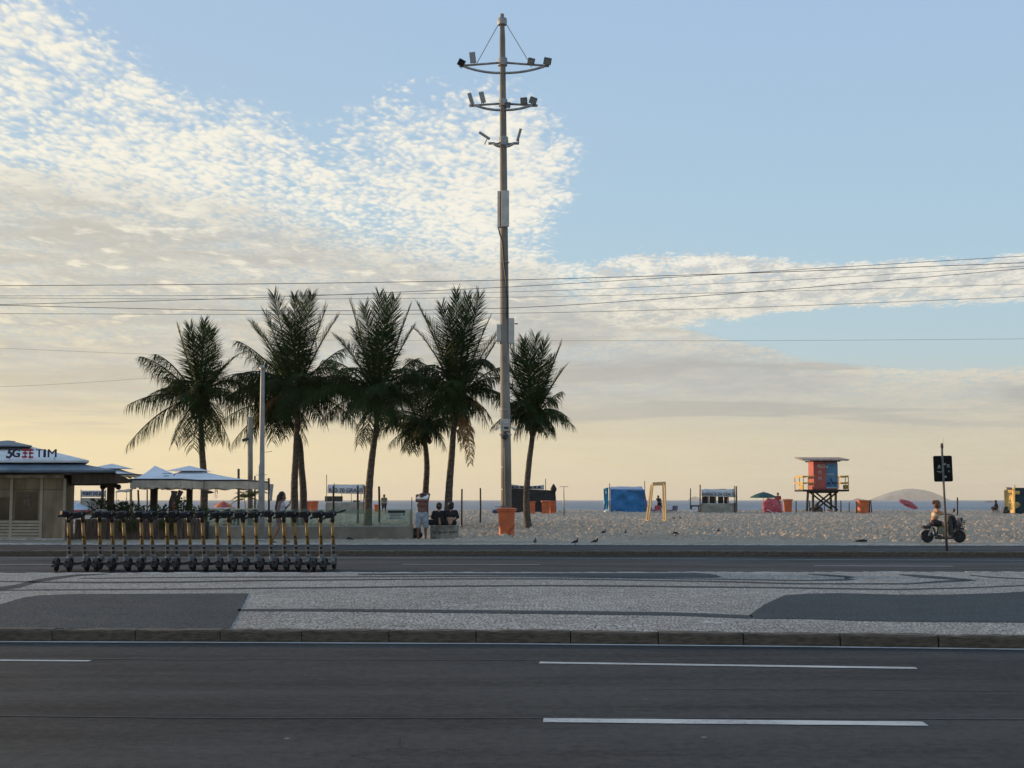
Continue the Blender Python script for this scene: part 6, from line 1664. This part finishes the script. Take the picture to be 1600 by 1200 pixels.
def person(label, loc, J, face, skin, hair, clothes, vox=.010, hands=(), rz=0.0):
    """J: joint positions; clothes: list of (name, material, parts)"""
    root = thing('person', label, 'person', loc, rz)
    P = J; b = []
    b += head(P['head'], face)
    b += [(P['neck'], .058, P['head'] - V((0, 0, .06)), .052)]
    up = (P['neck'] - P['pelvis']); w = (P['sh_r'] - P['sh_l']).normalized()
    hw = (P['sh_r'] - P['sh_l']).length / 2
    ch = P['pelvis'].lerp(P['neck'], .66); wa = P['pelvis'].lerp(P['neck'], .30)
    b += [(P['sh_l'], .052, P['sh_r'], .052), (ch - w * hw * .46, .098, ch + w * hw * .46, .098), (wa - w * .055, .098, wa + w * .055, .098), (ch - w * hw * .42, .09, wa - w * .06, .085), (ch + w * hw * .42, .09, wa + w * .06, .085), (P['hip_l'], .098, P['hip_r'], .098), (wa, .1, P['pelvis'], .105), (ch, .09, P['neck'] - V((0, 0, .02)), .06)]
    for s in 'lr':
        b += limb(P['sh_' + s], P['el_' + s], P['wr_' + s], .052, .040, .028)
        b += limb(P['hip_' + s], P['kn_' + s], P['an_' + s], .092, .060, .038)
        b += [(P['kn_' + s].lerp(P['an_' + s], .25), .058, P['kn_' + s].lerp(P['an_' + s], .5), .048)]
        b += foot(P['an_' + s], P.get('toe_' + s, face))
    for h in hands: b += h
    body = shape('body', b, skin, root, vox, 4)
    if hair: shape('hair', hair[1], hair[0], root, .014, 3)
    for nm, m, parts in clothes: shape(nm, parts, m, root, .013, 4)
    return root

# woman walking to the right, looking at her phone
p0 = G(437.5, 848, Z_WALK)
J = dict(pelvis=V((0, 0, .86)), neck=V((.03, 0, 1.33)), head=V((.06, 0, 1.475)), sh_l=V((.02, -.17, 1.28)), sh_r=V((.035, .17, 1.28)),
         el_l=V((-.06, -.21, 1.03)), wr_l=V((-.09, -.17, .80)), el_r=V((.08, .19, 1.05)), wr_r=V((.25, .10, 1.20)),
         hip_l=V((-.02, -.085, .83)), hip_r=V((.01, .085, .83)), kn_l=V((-.03, -.09, .46)), an_l=V((-.24, -.09, .085)), kn_r=V((.17, .09, .47)), an_r=V((.15, .09, .075)), toe_l=V((1, 0, -.3)), toe_r=V((1, 0, 0)))
w1 = person('long-haired woman in a pale top walking and looking at a phone', p0, J, V((1, .05, -.25)), SK_M,
       (M_HAIR, [(V((.035, 0, 1.53)), .112, V((.02, 0, 1.47)), .105), (V((-.04, 0, 1.47)), .085, V((-.10, 0, 1.10)), .085), (V((-.10, .02, 1.1)), .08, V((-.10, .0, .92)), .05), (V((-.02, -.07, 1.45)), .05, V((-.05, -.12, 1.15)), .04)]),
       [('top', mat('lavender_top', (.42, .40, .46), .85, .1, 6), [(V((.03, -.10, 1.20)), .108, V((.03, .10, 1.20)), .108), (V((.02, -.08, 1.2)), .108, V((.0, -.06, .92)), .108), (V((.02, .08, 1.2)), .108, V((.01, .06, .92)), .108), (V((0, 0, 1.0)), .12, V((0, 0, .9)), .125)]),
        ('shorts', mat('grey_shorts', (.12, .105, .11), .9, .15), [(J['hip_l'], .108, J['hip_r'], .108), (J['hip_l'], .108, J['hip_l'].lerp(J['kn_l'], .35), .098), (J['hip_r'], .108, J['hip_r'].lerp(J['kn_r'], .35), .098)])],
       vox=.009, hands=[hand(V((-.09, -.17, .80)), V((.02, 0, -1)), V((.3, 1, 0)), V((1, 0, 0))), hand(V((.25, .10, 1.20)), V((.6, -.3, .8)), V((-.5, 0, .6)), V((.1, -1, 0)))])
ph = MB().box((0, 0, 0), (.012, .075, .15)).build('mobile_phone', M_BLACK, None, bevel=.004, loc=p0 + V((.305, .045, 1.335))); ph.rotation_euler = (0, R(38), 0)
tag(ph, 'dark mobile phone held up by the walking woman', 'phone')

# shirtless man pulling a white shirt over his head, seen from behind
p0 = G(659.5, 842.5, Z_WALK); p0.y -= .1
J = dict(pelvis=V((0, 0, .84)), neck=V((0, .03, 1.36)), head=V((-.02, .08, 1.45)), sh_l=V((-.185, 0, 1.33)), sh_r=V((.185, 0, 1.33)),
         el_l=V((-.20, .14, 1.52)), wr_l=V((-.05, .12, 1.54)), el_r=V((.24, .10, 1.56)), wr_r=V((.08, .06, 1.56)),
         hip_l=V((-.10, 0, .80)), hip_r=V((.10, 0, .80)), kn_l=V((-.125, -.02, .44)), an_l=V((-.13, .0, .075)), kn_r=V((.13, -.02, .44)), an_r=V((.13, .02, .075)))
den = mat('pale_denim', (.25, .28, .32), .9, .18, 8)
person('shirtless man in pale shorts pulling a white shirt over his head', p0, J, V((0, 1, -.3)), skin_mat('skin_tanned', (.15, .062, .042)),
       (M_HAIR, [(V((-.02, .07, 1.50)), .105, V((-.02, .09, 1.45)), .10)]),
       [('shirt', M_WHITE, [(V((-.15, .03, 1.41)), .055, V((.16, .03, 1.43)), .06), (V((.16, .03, 1.42)), .065, V((.19, .05, 1.5)), .05), (V((-.1, .08, 1.46)), .05, V((.1, .08, 1.46)), .05)]),
        ('shorts', den, [(J['hip_l'], .125, J['hip_r'], .125), (V((-.1, 0, .86)), .115, V((.1, 0, .86)), .115), (J['hip_l'], .118, V((-.13, -.01, .47)), .10), (J['hip_r'], .118, V((.135, -.01, .47)), .10)])],
       hands=[hand(J['wr_l'], V((1, 0, .1)), V((0, 1, 0)), V((0, 0, 1))), hand(J['wr_r'], V((-1, 0, -.1)), V((0, 1, 0)), V((0, 0, 1)))])

# bench with two people
pb = G(688, 842, Z_WALK); pb.y += .25
def bench():
    r = thing('concrete_bench', 'rough concrete bench block with two people sitting on it', 'bench', pb)
    mc = mat('stained_concrete', (.20, .19, .165), .9, .3, 3, .6, 25)
    Y = pb.y; q = lambda x, y: D(x, y, Y) - pb
    a, b = q(673, 820.5), q(716.5, 829)
    mb = MB(); n = 12; W = b.x - a.x
    for i in range(n + 1):
        t = i / n; x = a.x + W * t; zt = a.z; zb = b.z - .04 * math.sin(t * math.pi)
        for (y, z) in ((-.25, zb), (-.27, zt - .03), (-.24, zt), (.25, zt), (.25, zb)): mb.v.append((x, y + random.uniform(-.008, .008), z + random.uniform(-.006, .006)))
    for i in range(n):
        for k in range(5): mb.f.append((i * 5 + k, i * 5 + (k + 1) % 5, i * 5 + 5 + (k + 1) % 5, i * 5 + 5 + k)); mb.mi.append(0)
    mb.f += [(0, 1, 2, 3, 4), tuple(n * 5 + k for k in (4, 3, 2, 1, 0))]; mb.mi += [0, 0]
    mb.build('seat', mc, r)
    for x in (676, 684, 692, 700, 713): 
        c = q(x, 834); MB().box((c.x, random.uniform(-.06, .02), .2), (.15, .36, .40)).build('leg', mc, r, bevel=.02)
    MB().box((q(695, 836).x, .02, .12), (W * .93, .4, .24)).build('footing', mc, r, bevel=.03)
bench()
zs = D(688, 820.5, pb.y).z - pb.z
blk = mat('black_clothes', (.012, .012, .014), .9, .2, 8)
def seated(label, px, face, lean, clothes_kind, headz):
    b = Vector((D(px, 820, pb.y).x, pb.y, pb.z)); z = zs + .09
    t = headz - z - .17
    J = dict(pelvis=V((0, -.04, z)), neck=V((lean, -.02, z + t - .02)), head=V((lean * 1.2, 0, z + t + .13)), sh_l=V((-.18 + lean, -.02, z + t - .08)), sh_r=V((.18 + lean, -.02, z + t - .08)),
             el_l=V((-.25 + lean, .08, z + t * .42)), wr_l=V((-.17, .26, z + .08)), el_r=V((.24 + lean, .08, z + t * .42)), wr_r=V((.15, .26, z + .08)),
             hip_l=V((-.10, .0, z)), hip_r=V((.10, .0, z)), kn_l=V((-.13, .42, z + .02)), an_l=V((-.13, .46, .09)), kn_r=V((.13, .42, z + .02)), an_r=V((.13, .46, .09)))
    cl = [('trousers', blk, [(J['hip_l'] + V((-.02, 0, 0)), .115, J['hip_r'] + V((.02, 0, 0)), .115), (J['hip_l'], .105, J['kn_l'], .075), (J['hip_r'], .105, J['kn_r'], .075), (J['kn_l'], .075, J['an_l'] + V((0, 0, .05)), .055), (J['kn_r'], .075, J['an_r'] + V((0, 0, .05)), .055)])]
    if clothes_kind == 'shirt':
        cl.append(('shirt', blk, [(J['sh_l'], .068, J['sh_r'], .068), (V((-.09 + lean, -.02, z + t - .16)), .118, V((.09 + lean, -.02, z + t - .16)), .118), (V((-.08 + lean, -.02, z + t - .2)), .118, V((-.09, -.04, z + .03)), .118), (V((.08 + lean, -.02, z + t - .2)), .118, V((.09, -.04, z + .03)), .118), (J['sh_l'], .068, J['el_l'], .058), (J['sh_r'], .068, J['el_r'], .058), (J['el_l'], .055, J['wr_l'], .04), (J['el_r'], .055, J['wr_r'], .04)]))
        hair = (M_HAIR, [(J['head'] + V((0, -.015, .045)), .106, J['head'] + V((0, -.01, -.02)), .098)])
    else:
        cl.append(('crop_top', blk, [(J['sh_l'], .066, J['sh_r'], .066), (V((-.09 + lean, -.02, z + t - .16)), .118, V((.09 + lean, -.02, z + t - .16)), .118), (V((-.09 + lean, -.03, z + t - .2)), .112, V((.09 + lean, -.03, z + t - .2)), .112), (J['sh_r'], .068, J['el_r'], .058)]))
        hair = (M_HAIR, [(J['head'] + V((0, -.015, .045)), .112, J['head'] + V((0, -.03, -.04)), .104), (J['head'] + V((.01, -.07, .06)), .06, J['head'] + V((.01, -.08, .02)), .06)])
    return person(label, b, J, face, SK_L, hair, cl, vox=.011, hands=[hand(J['wr_l'], V((.3, 1, -.1)), V((0, 0, -1)), V((1, 0, 0))), hand(J['wr_r'], V((-.3, 1, -.1)), V((0, 0, -1)), V((-1, 0, 0)))])
seated('person in black with short hair sitting on the bench, back turned', 687.5, V((-.1, 1, 0)), -.03, 'shirt', D(687, 789.5, pb.y).z - pb.z)
seated('person in a black crop top with bare lower back sitting on the bench', 703.5, V((-.3, 1, 0)), .02, 'crop', D(704, 788.5, pb.y).z - pb.z)
bag = thing('bag', 'dark shoulder bag lying on the bench beside the seated pair', 'bag', Vector((D(672, 820, pb.y).x, pb.y, Z_WALK + zs)))
shape('body', [(V((-.1, 0, .07)), .08, V((.1, 0, .08)), .09), (V((-.05, 0, .12)), .07, V((.05, 0, .14)), .07)], blk, bag)
MB().tube([V((-.13, 0, .1)), V((-.1, 0, .28)), V((.02, 0, .33)), V((.12, 0, .25)), V((.14, 0, .1))], .016, 6).build('strap', blk, bag, True)
sack = thing('backpack', 'dark rucksack on the ground between the wall end and the bench', 'bag', Vector((D(650, 842, pb.y).x, pb.y + .1, Z_WALK)))
shape('body', [(V((-.12, 0, .13)), .12, V((.1, 0, .13)), .13), (V((-.08, 0, .25)), .12, V((.06, 0, .3)), .11)], blk, sack)
MB().box((0, -.14, .16), (.2, .05, .16)).build('pocket', M_GREY, sack, bevel=.02)

# far figures on the sand
def far_person(label, px, py_foot, h_px, shirt, pants, skin, pose='stand', face=V((0, -1, 0)), hairm=M_HAIR):
    z = .4
    for _ in range(6): p = G(px, py_foot, z); z = sand_z(p.y)
    p = G(px, py_foot, z); p.z = sand_z(p.y) - .01
    H = h_px / F * p.y; k = H / 1.70
    v = lambda x, y, zz: V((x, y, zz)) * k
    J = dict(pelvis=v(0, 0, .92), neck=v(0, .02, 1.43), head=v(0, 0, 1.57), sh_l=v(-.19, 0, 1.38), sh_r=v(.19, 0, 1.38), el_l=v(-.25, .03, 1.12), wr_l=v(-.24, -.06, .88), el_r=v(.25, .03, 1.12), wr_r=v(.24, -.06, .88),
             hip_l=v(-.1, 0, .88), hip_r=v(.1, 0, .88), kn_l=v(-.12, -.02, .48), an_l=v(-.13, .03, .08), kn_r=v(.12, -.05, .48), an_r=v(.14, .0, .08))
    if pose == 'bent':
        J.update(neck=v(-.10, -.08, 1.36), head=v(-.13, -.14, 1.50), sh_l=v(-.27, -.05, 1.32), sh_r=v(.08, -.02, 1.32), el_l=v(-.22, -.22, 1.10), wr_l=v(-.05, -.25, 1.05), el_r=v(.16, -.14, 1.10), wr_r=v(.0, -.26, 1.02), kn_l=v(-.16, -.02, .48), an_l=v(-.24, .05, .08))
    if pose == 'sit':
        J.update(pelvis=v(.12, 0, .42), neck=v(.10, 0, .93), head=v(.06, 0, 1.08), sh_l=v(.09, -.19, .88), sh_r=v(.11, .19, .88), el_l=v(-.02, -.22, .66), wr_l=v(-.22, -.15, .62), el_r=v(-.0, .22, .66), wr_r=v(-.22, .15, .62), hip_l=v(.08, -.1, .40), hip_r=v(.08, .1, .40), kn_l=v(-.32, -.12, .52), an_l=v(-.22, -.12, .08), kn_r=v(-.30, .12, .5), an_r=v(-.12, .12, .08))
        face = V((-1, -.2, -.1))
    c = []
    ch = J['pelvis'].lerp(J['neck'], .62)
    if shirt: c.append(('shirt', shirt, [(J['sh_l'], .065, J['sh_r'], .065), (ch, .135, J['pelvis'], .13), (ch + (J['sh_l'] - J['sh_r']) * .2, .115, J['pelvis'], .115), (ch - (J['sh_l'] - J['sh_r']) * .2, .115, J['pelvis'], .115), (J['sh_l'], .062, J['sh_l'].lerp(J['el_l'], .7), .06), (J['sh_r'], .062, J['sh_r'].lerp(J['el_r'], .7), .06)]))
    if pants: c.append(('shorts', pants, [(J['hip_l'], .112, J['hip_r'], .112), (J['hip_l'], .105, J['hip_l'].lerp(J['kn_l'], .9), .085), (J['hip_r'], .105, J['hip_r'].lerp(J['kn_r'], .9), .085)]))
    return person(label, p, J, face, skin, (hairm, [(J['head'] + V((0, .01, .05)), .104, J['head'] + V((0, .02, .0)), .098)]), c, vox=.014,
                  hands=[hand(J['wr_l'], (J['wr_l'] - J['el_l']), V((1, 0, 0)), V((0, -1, 0))), hand(J['wr_r'], (J['wr_r'] - J['el_r']), V((-1, 0, 0)), V((0, -1, 0)))])
grn = mat('olive_shirt', (.16, .16, .11), .9, .15); drk = mat('dark_shorts', (.02, .02, .025), .9, .2); rdc = mat('red_shirt', (.34, .05, .04), .9, .15)
far_person('man in olive shirt and dark shorts standing behind the glass screen', 600, 803, 30, grn, drk, SK_M, face=V((0, 1, 0)))
far_person('dark-skinned person bending slightly inside the wooden frame', 1030.5, 800.5, 27, mat('brown_shirt', (.05, .035, .03), .9), drk, SK_D, 'bent')
far_person('person in red with a hat behind the tipped red parasol', 1216, 801, 31, rdc, drk, SK_D)
far_person('person in dark clothes sitting on a chair left of the yellow tent', 1555.5, 802.5, 29, drk, drk, SK_D, 'sit')
chair('folding beach chair under the person left of the yellow tent', 1558, 802.5, 103.2, mat('grey_mesh', (.16, .17, .19), .8), rz=R(-90), h=.7)
bp_ = thing('backpack', 'dark backpack leaning at the foot of the yellow tent', 'bag', D(1572.5, 802, 102.5)); bp_.location.z = sand_z(102.5)
shape('body', [(V((-.12, 0, .2)), .16, V((.1, 0, .2)), .17), (V((-.08, 0, .45)), .14, V((.04, 0, .5)), .12)], mat('dark_green_nylon', (.02, .03, .025), .7), bp_, .02)
MB().box((0, -.19, .26), (.16, .04, .2)).build('pocket', M_GREY, bp_, bevel=.02)
# things piled below the tower
pile = thing('covered_pile', 'grey covered heap below the lifeguard tower', 'heap', D(1277, 801.5, 113.2)); pile.location.z = sand_z(113.2)
shape('cover', [(V((-.2, 0, .2)), .26, V((.2, 0, .2)), .3), (V((-.1, 0, .5)), .22, V((.05, 0, .75)), .14)], mat('grey_tarp', (.13, .13, .12), .8, .3, 4), pile, .03)
MB().tube([V((-.45, -.1, 0)), V((.0, -.32, .45)), V((.45, -.1, 0))], .015, 5).build('rope', M_POSTL, pile)
pile = thing('sandals_bag', 'small pale bag lying below the lifeguard tower', 'bag', D(1296, 801.5, 112.5)); pile.location.z = sand_z(112.5)
shape('body', [(V((-.15, 0, .1)), .13, V((.15, 0, .12)), .14)], mat('pink_bag', (.42, .25, .22), .7, .3, 9), pile, .03)
MB().tube([V((-.12, 0, .2)), V((0, 0, .36)), V((.12, 0, .2))], .018, 5).build('handle', M_DARK, pile)

# ------------------------------------------------------------------ moped with its rider
def moped():
    b = G(1473, 848, Z_WALK); Y = b.y
    r = thing('electric_moped', 'small black electric moped with front basket ridden along the pavement', 'moped', b)
    q = lambda x, y, dy=0.0: (lambda p: V((p.x, dy, p.z)))(D(x, y, Y) - b)
    sc = F / Y
    def wheel(px, nm):
        c = q(px, 838.3); c.z = .205
        w = MB(); prof = [(.12, -.045), (.175, -.05), (.2, -.03), (.205, 0), (.2, .03), (.175, .05), (.12, .045)]
        t = w.lathe(prof, c, 24, axis='Y').build(nm, M_BLACK, r, True)
        MB().lathe([(.13, -.02), (.125, 0), (.13, .02)], c, 20, axis='Y', cap=False).build('rim', M_STEEL, t)
        for k in range(5):
            a = k * 6.283 / 5; MB().tube([c, c + V((math.cos(a) * .13, 0, math.sin(a) * .13))], .018, 5).build('spoke', M_DARK if nm == 'rear_wheel' else M_STEEL, t)
        MB().lathe([(.05, -.05), (.06, 0), (.05, .05)], c, 12, axis='Y').build('hub', M_DARK, t)
        return c
    rc = wheel(1448.7, 'rear_wheel'); fc = wheel(1499, 'front_wheel')
    for s in (-1, 1):
        MB().tube([fc + V((0, s * .07, 0)), q(1493.5, 825, s * .07), q(1488, 812, s * .05)], .02, 7).build('fork', M_DARK, r)
        MB().tube([rc + V((0, s * .08, 0)), q(1462, 836, s * .09), q(1470, 838, s * .1)], .03, 7).build('swing_arm', M_DARK, r)
        MB().tube([rc + V((.02, s * .09, .02)), q(1455, 822, s * .09)], [.03, .035], 8).build('shock_absorber', M_STEEL, r)
    for c, a0, a1, nm in ((rc, 40, 160, 'rear_mudguard'), (fc, 30, 150, 'front_mudguard')):
        mg = MB(); pr = None
        for i in range(8):
            a = R(a0 + (a1 - a0) * i / 7); p = c + V((math.cos(a) * .235, 0, math.sin(a) * .235))
            if pr is not None:
                an = math.atan2(p.z - pr.z, p.x - pr.x); mg.box((p + pr) / 2, ((p - pr).length * 1.1, .12, .014), Matrix.Rotation(-an, 3, 'Y'))
            pr = p
        mg.build(nm, mat('grey_mudguard', (.25, .25, .24), .5), r)
    MB().box(q(1476, 840.5), (.62, .28, .075)).build('footboard', M_DARK, r, bevel=.02)
    MB().tube([q(1489, 841), q(1487.5, 825), q(1484.5, 806)], [.05, .045, .035], 9).build('steering_column', M_DARK, r, True)
    MB().prism([q(1484, 838, -.13), q(1488.5, 838, -.13), q(1486, 812, -.13), q(1481.5, 806, -.13), q(1480.5, 812, -.13)], (0, .26, 0)).build('leg_shield', M_DARK, r)
    MB().prism([q(1464.5, 834, -.12), q(1477, 836, -.12), q(1478.5, 822, -.12), q(1465.5, 821.5, -.12)], (0, .24, 0)).build('battery_box', mat('pale_green_box', (.15, .17, .12), .5, .4, 8), r, bevel=.02)
    MB().tube([q(1462, 838), q(1460, 828), q(1456, 822), q(1448, 821)], .028, 7).tube([q(1463, 838), q(1466, 824), q(1458, 820)], .025, 7).build('frame', M_DARK, r, True)
    shape('saddle', [(q(1454, 819.5, -.06), .055, q(1467, 820, -.05), .05), (q(1454, 819.5, .06), .055, q(1467, 820, .05), .05)], M_BLACK, r)
    MB().box(q(1447.5, 822.7), (.30, .24, .07)).box(q(1447.5, 824.8), (.27, .2, .05)).build('rear_rack', M_DARK, r, bevel=.015)
    MB().box(q(1440.3, 824), (.02, .10, .05)).build('tail_light', M_RED, r)
    hb = MB().tube([q(1484, 805, 0), q(1482.5, 803.5, -.28), q(1477, 803.8, -.34)], .014, 7).tube([q(1484, 805, 0), q(1482.5, 803.5, .28), q(1477, 803.8, .34)], .014, 7).build('handlebar', M_DARK, r, True)
    MB().tube([q(1484, 804, -.22), q(1486, 799, -.26)], .008, 5).build('mirror_stem', M_DARK, hb); MB().lathe([(.01, -.06), (.04, -.03), (.045, .02), (.02, .055)], q(1486.4, 797, -.26), 9).build('mirror', M_DARK, hb, True)
    MB().lathe([(.06, -.05), (.08, 0), (.07, .05)], q(1488.5, 808), 12, axis='X').build('headlight', M_DARK, r, True)
    # wire basket with bags
    bk = MB(); x0, x1, z0, z1 = q(1489, 824).x, q(1504, 824).x, q(1490, 825).z, q(1490, 813.5).z
    for k in range(5):
        z = z0 + (z1 - z0) * k / 4; e = .012 * k
        pts = [V((x0, -.15 - e, z)), V((x1 + e, -.15 - e, z)), V((x1 + e, .15 + e, z)), V((x0, .15 + e, z)), V((x0, -.15 - e, z))]; bk.tube(pts, .008, 4)
    for k in range(7):
        x = x0 + (x1 - x0) * k / 6
        for y in (-.15, .15): bk.tube([V((x, y, z0)), V((x + .01, y * 1.3, z1))], .006, 4)
    bk.box(((x0 + x1) / 2, 0, z0 - .03), (x1 - x0, .3, .05)).build('basket', M_DARK, r)
    shape('basket_bag', [(V(((x0 + x1) / 2 + .02, -.04, z0 + .1)), .10, V(((x0 + x1) / 2 + .06, .04, z1 + .02)), .08)], mat('faded_pink_bag', (.26, .16, .14), .8, .3, 12), r, .018)
    shape('dark_bag', [(V((x0 + .04, 0, z0 + .05)), .09, V((x0 + .03, 0, z1 + .08)), .07), (V((x1 - .05, 0, z1 - .02)), .05, V((x1 - .03, 0, z1 + .05)), .05)], M_BLACK, r, .018)
    # rider
    g = lambda x, y, dy=0.0: q(x, y, dy)
    J = dict(pelvis=g(1458.5, 815.5), neck=g(1463, 796), head=g(1465.2, 788.6), sh_l=g(1462.5, 798, -.17), sh_r=g(1462.5, 798, .17), el_l=g(1470, 802.5, -.24), wr_l=g(1477.5, 803.6, -.30), el_r=g(1470, 802.5, .24), wr_r=g(1477.5, 803.6, .30),
             hip_l=g(1459, 816, -.1), hip_r=g(1459, 816, .1), kn_l=g(1477, 820.5, -.13), an_l=g(1476, 836.5, -.12), kn_r=g(1477, 820, .13), an_r=g(1478, 836.5, .12))
    wai = J['pelvis'].lerp(J['neck'], .62)
    person('rider in beachwear with tied light hair sitting on the moped', b, J, V((1, 0, -.1)), skin_mat('skin_rider', (.34, .18, .11)),  # rider's own skin colour, one tone all over
        (mat('auburn_hair', (.13, .055, .03), .5, .2), [(J['head'] + V((-.02, 0, .05)), .106, J['head'] + V((-.04, 0, -.02)), .10), (J['head'] + V((-.12, 0, .09)), .06, J['head'] + V((-.13, 0, .07)), .062)]),
        [('top', mat('pale_yellow_top', (.50, .42, .26), .8), [(wai - V((0, .07, .02)), .112, wai + V((0, .07, -.02)), .112)]),
         ('shorts', drk, [(J['hip_l'], .112, J['hip_r'], .112), (J['hip_l'], .108, J['hip_l'].lerp(J['kn_l'], .45), .092), (J['hip_r'], .108, J['hip_r'].lerp(J['kn_r'], .45), .092)])],
        vox=.010, hands=[hand(J['wr_l'], V((1, .1, -.1)), V((0, 0, -1)), V((0, 1, 0))), hand(J['wr_r'], V((1, -.1, -.1)), V((0, 0, -1)), V((0, -1, 0)))])
moped()

# ------------------------------------------------------------------ pigeons
M_PIG = mat('pigeon_feathers', (.025, .026, .03), .6, .35, 20)
def pigeon(label, px, py, rz, h_px=11, peck=False):
    z = Z_WALK
    for _ in range(6):
        p = G(px, py, z); z = sand_z(p.y) if p.y > walk_far(p.x) + .35 else Z_WALK
    p = G(px, py, z); p.z = z + .01 if z == Z_WALK else max(z, sand_top(p.x, p.y)) + .005
    r = thing('pigeon', label, 'pigeon', p, rz, 'pigeons on the sand and pavement')
    k = 1.0; r.scale = (.72, .72, .72)
    hd = V((.13, 0, .08)) if peck else V((.095, 0, .245)); nk = V((.085, 0, .15))
    shape('body', [(V((-.06, 0, .12)) * k, .052, V((.055, 0, .145)) * k, .062), (V((.06, 0, .15)) * k, .05, nk * k, .04), (nk * k, .034, hd * k, .028), (hd * k, .028, (hd + V((.012, 0, .004))) * k, .027), ((hd + V((.03, 0, -.004))) * k, .010, (hd + V((.052, 0, -.010 if not peck else -.03))) * k, .004),
                   (V((-.08, 0, .11)) * k, .035, V((-.19, 0, .075)) * k, .016)], M_PIG, r, .009, 3)
    for s in (-1, 1):
        MB().prism([V((.06, s * .055, .17)) * k, V((-.02, s * .062, .165)) * k, V((-.15, s * .03, .09)) * k, V((-.05, s * .06, .10)) * k, V((.04, s * .062, .12)) * k], (0, s * .008, 0)).build('wing', M_PIG, r)
        MB().tube([V((.0, s * .022, .08)) * k, V((.005, s * .024, -.005)) * k], .006, 5).tube([V((-.012, s * .024, .0)) * k, V((.035, s * .026, .0)) * k], .005, 4).build('leg', mat('pigeon_leg', (.2, .06, .05), .6), r)
for lab, px, py, a, pk in (('dark pigeon on the pavement nearest to the mast bin, seen end-on', 836, 851, 80, False), ('dark pigeon standing upright on the pavement, middle of the three', 899, 851.5, 10, False), ('dark pigeon on the pavement facing right, rightmost of the three', 930, 850.5, 5, False),
                     ('dark pigeon on the sand just above the pavement pair', 943, 838, 0, False), ('dark pigeon on the sand seen end-on, below the blue tent', 977, 836.5, 70, False), ('dark pigeon pecking on the sand below the wooden frame', 1056, 840.5, 185, True),
                     ('dark pigeon on the sand right of the wooden frame, left of two', 1053, 813, 160, False), ('dark pigeon on the sand right of the wooden frame, right of two', 1063.5, 812.5, 170, False), ('dark pigeon on the sand below the white-roofed stall', 1122.5, 834.5, 60, False),
                     ('dark pigeon walking in front of the low tan wall', 546.5, 846, 170, True)):
    pigeon(lab, px, py, R(a), peck=pk)
hp = thing('dark_heap', 'dark lump of cloth at the edge of the sand below the tower', 'cloth', G(1346, 846.5, Z_WALK)); 
hp.scale = (.75, .75, .7)
shape('fold', [(V((-.2, 0, .03)), .05, V((.2, 0, .04)), .06), (V((-.02, 0, .06)), .06, V((.1, .02, .09)), .05)], mat('dark_olive_cloth', (.02, .025, .02), .9, .3), hp, .02)
MB().tube([V((-.24, -.03, .02)), V((-.3, -.05, .01)), V((-.34, -.02, .01))], .015, 5).build('cord', M_DARK, hp)
lf = thing('dry_leaf', 'small yellow dry leaf against the near kerb', 'leaf', G(1374, 1009, .0))
MB().add([(-.05, 0, .0), (0, -.012, .05), (.055, 0, .03), (.02, .01, .10), (-.03, .01, .08)], [(0, 1, 4), (1, 3, 4), (1, 2, 3)]).build('blade', mat('yellow_leaf', (.36, .24, .08), .8, .2, 30), lf)
MB().tube([(.0, 0, .05), (.06, -.01, .0)], .004, 4).build('stalk', mat('leaf_stalk', (.2, .13, .05), .8), lf)

# ------------------------------------------------------------------ sea haze: even air round the whole place
def haze():
    m = bpy.data.materials.new('haze'); m.use_nodes = True; nt = m.node_tree; nt.nodes.clear()
    o = nt.nodes.new('ShaderNodeOutputMaterial'); v = nt.nodes.new('ShaderNodeVolumePrincipled')
    v.inputs['Color'].default_value = (.97, .93, .84, 1); v.inputs['Density'].default_value = HAZE; v.inputs['Anisotropy'].default_value = 0.2
    nt.links.new(v.outputs[0], o.inputs['Volume'])
    b = MB().box((0, 7000, 60), (18200, 14600, 138)).build('haze', m); tag(b, kind='stuff')
HAZE = 6.5e-5
haze()
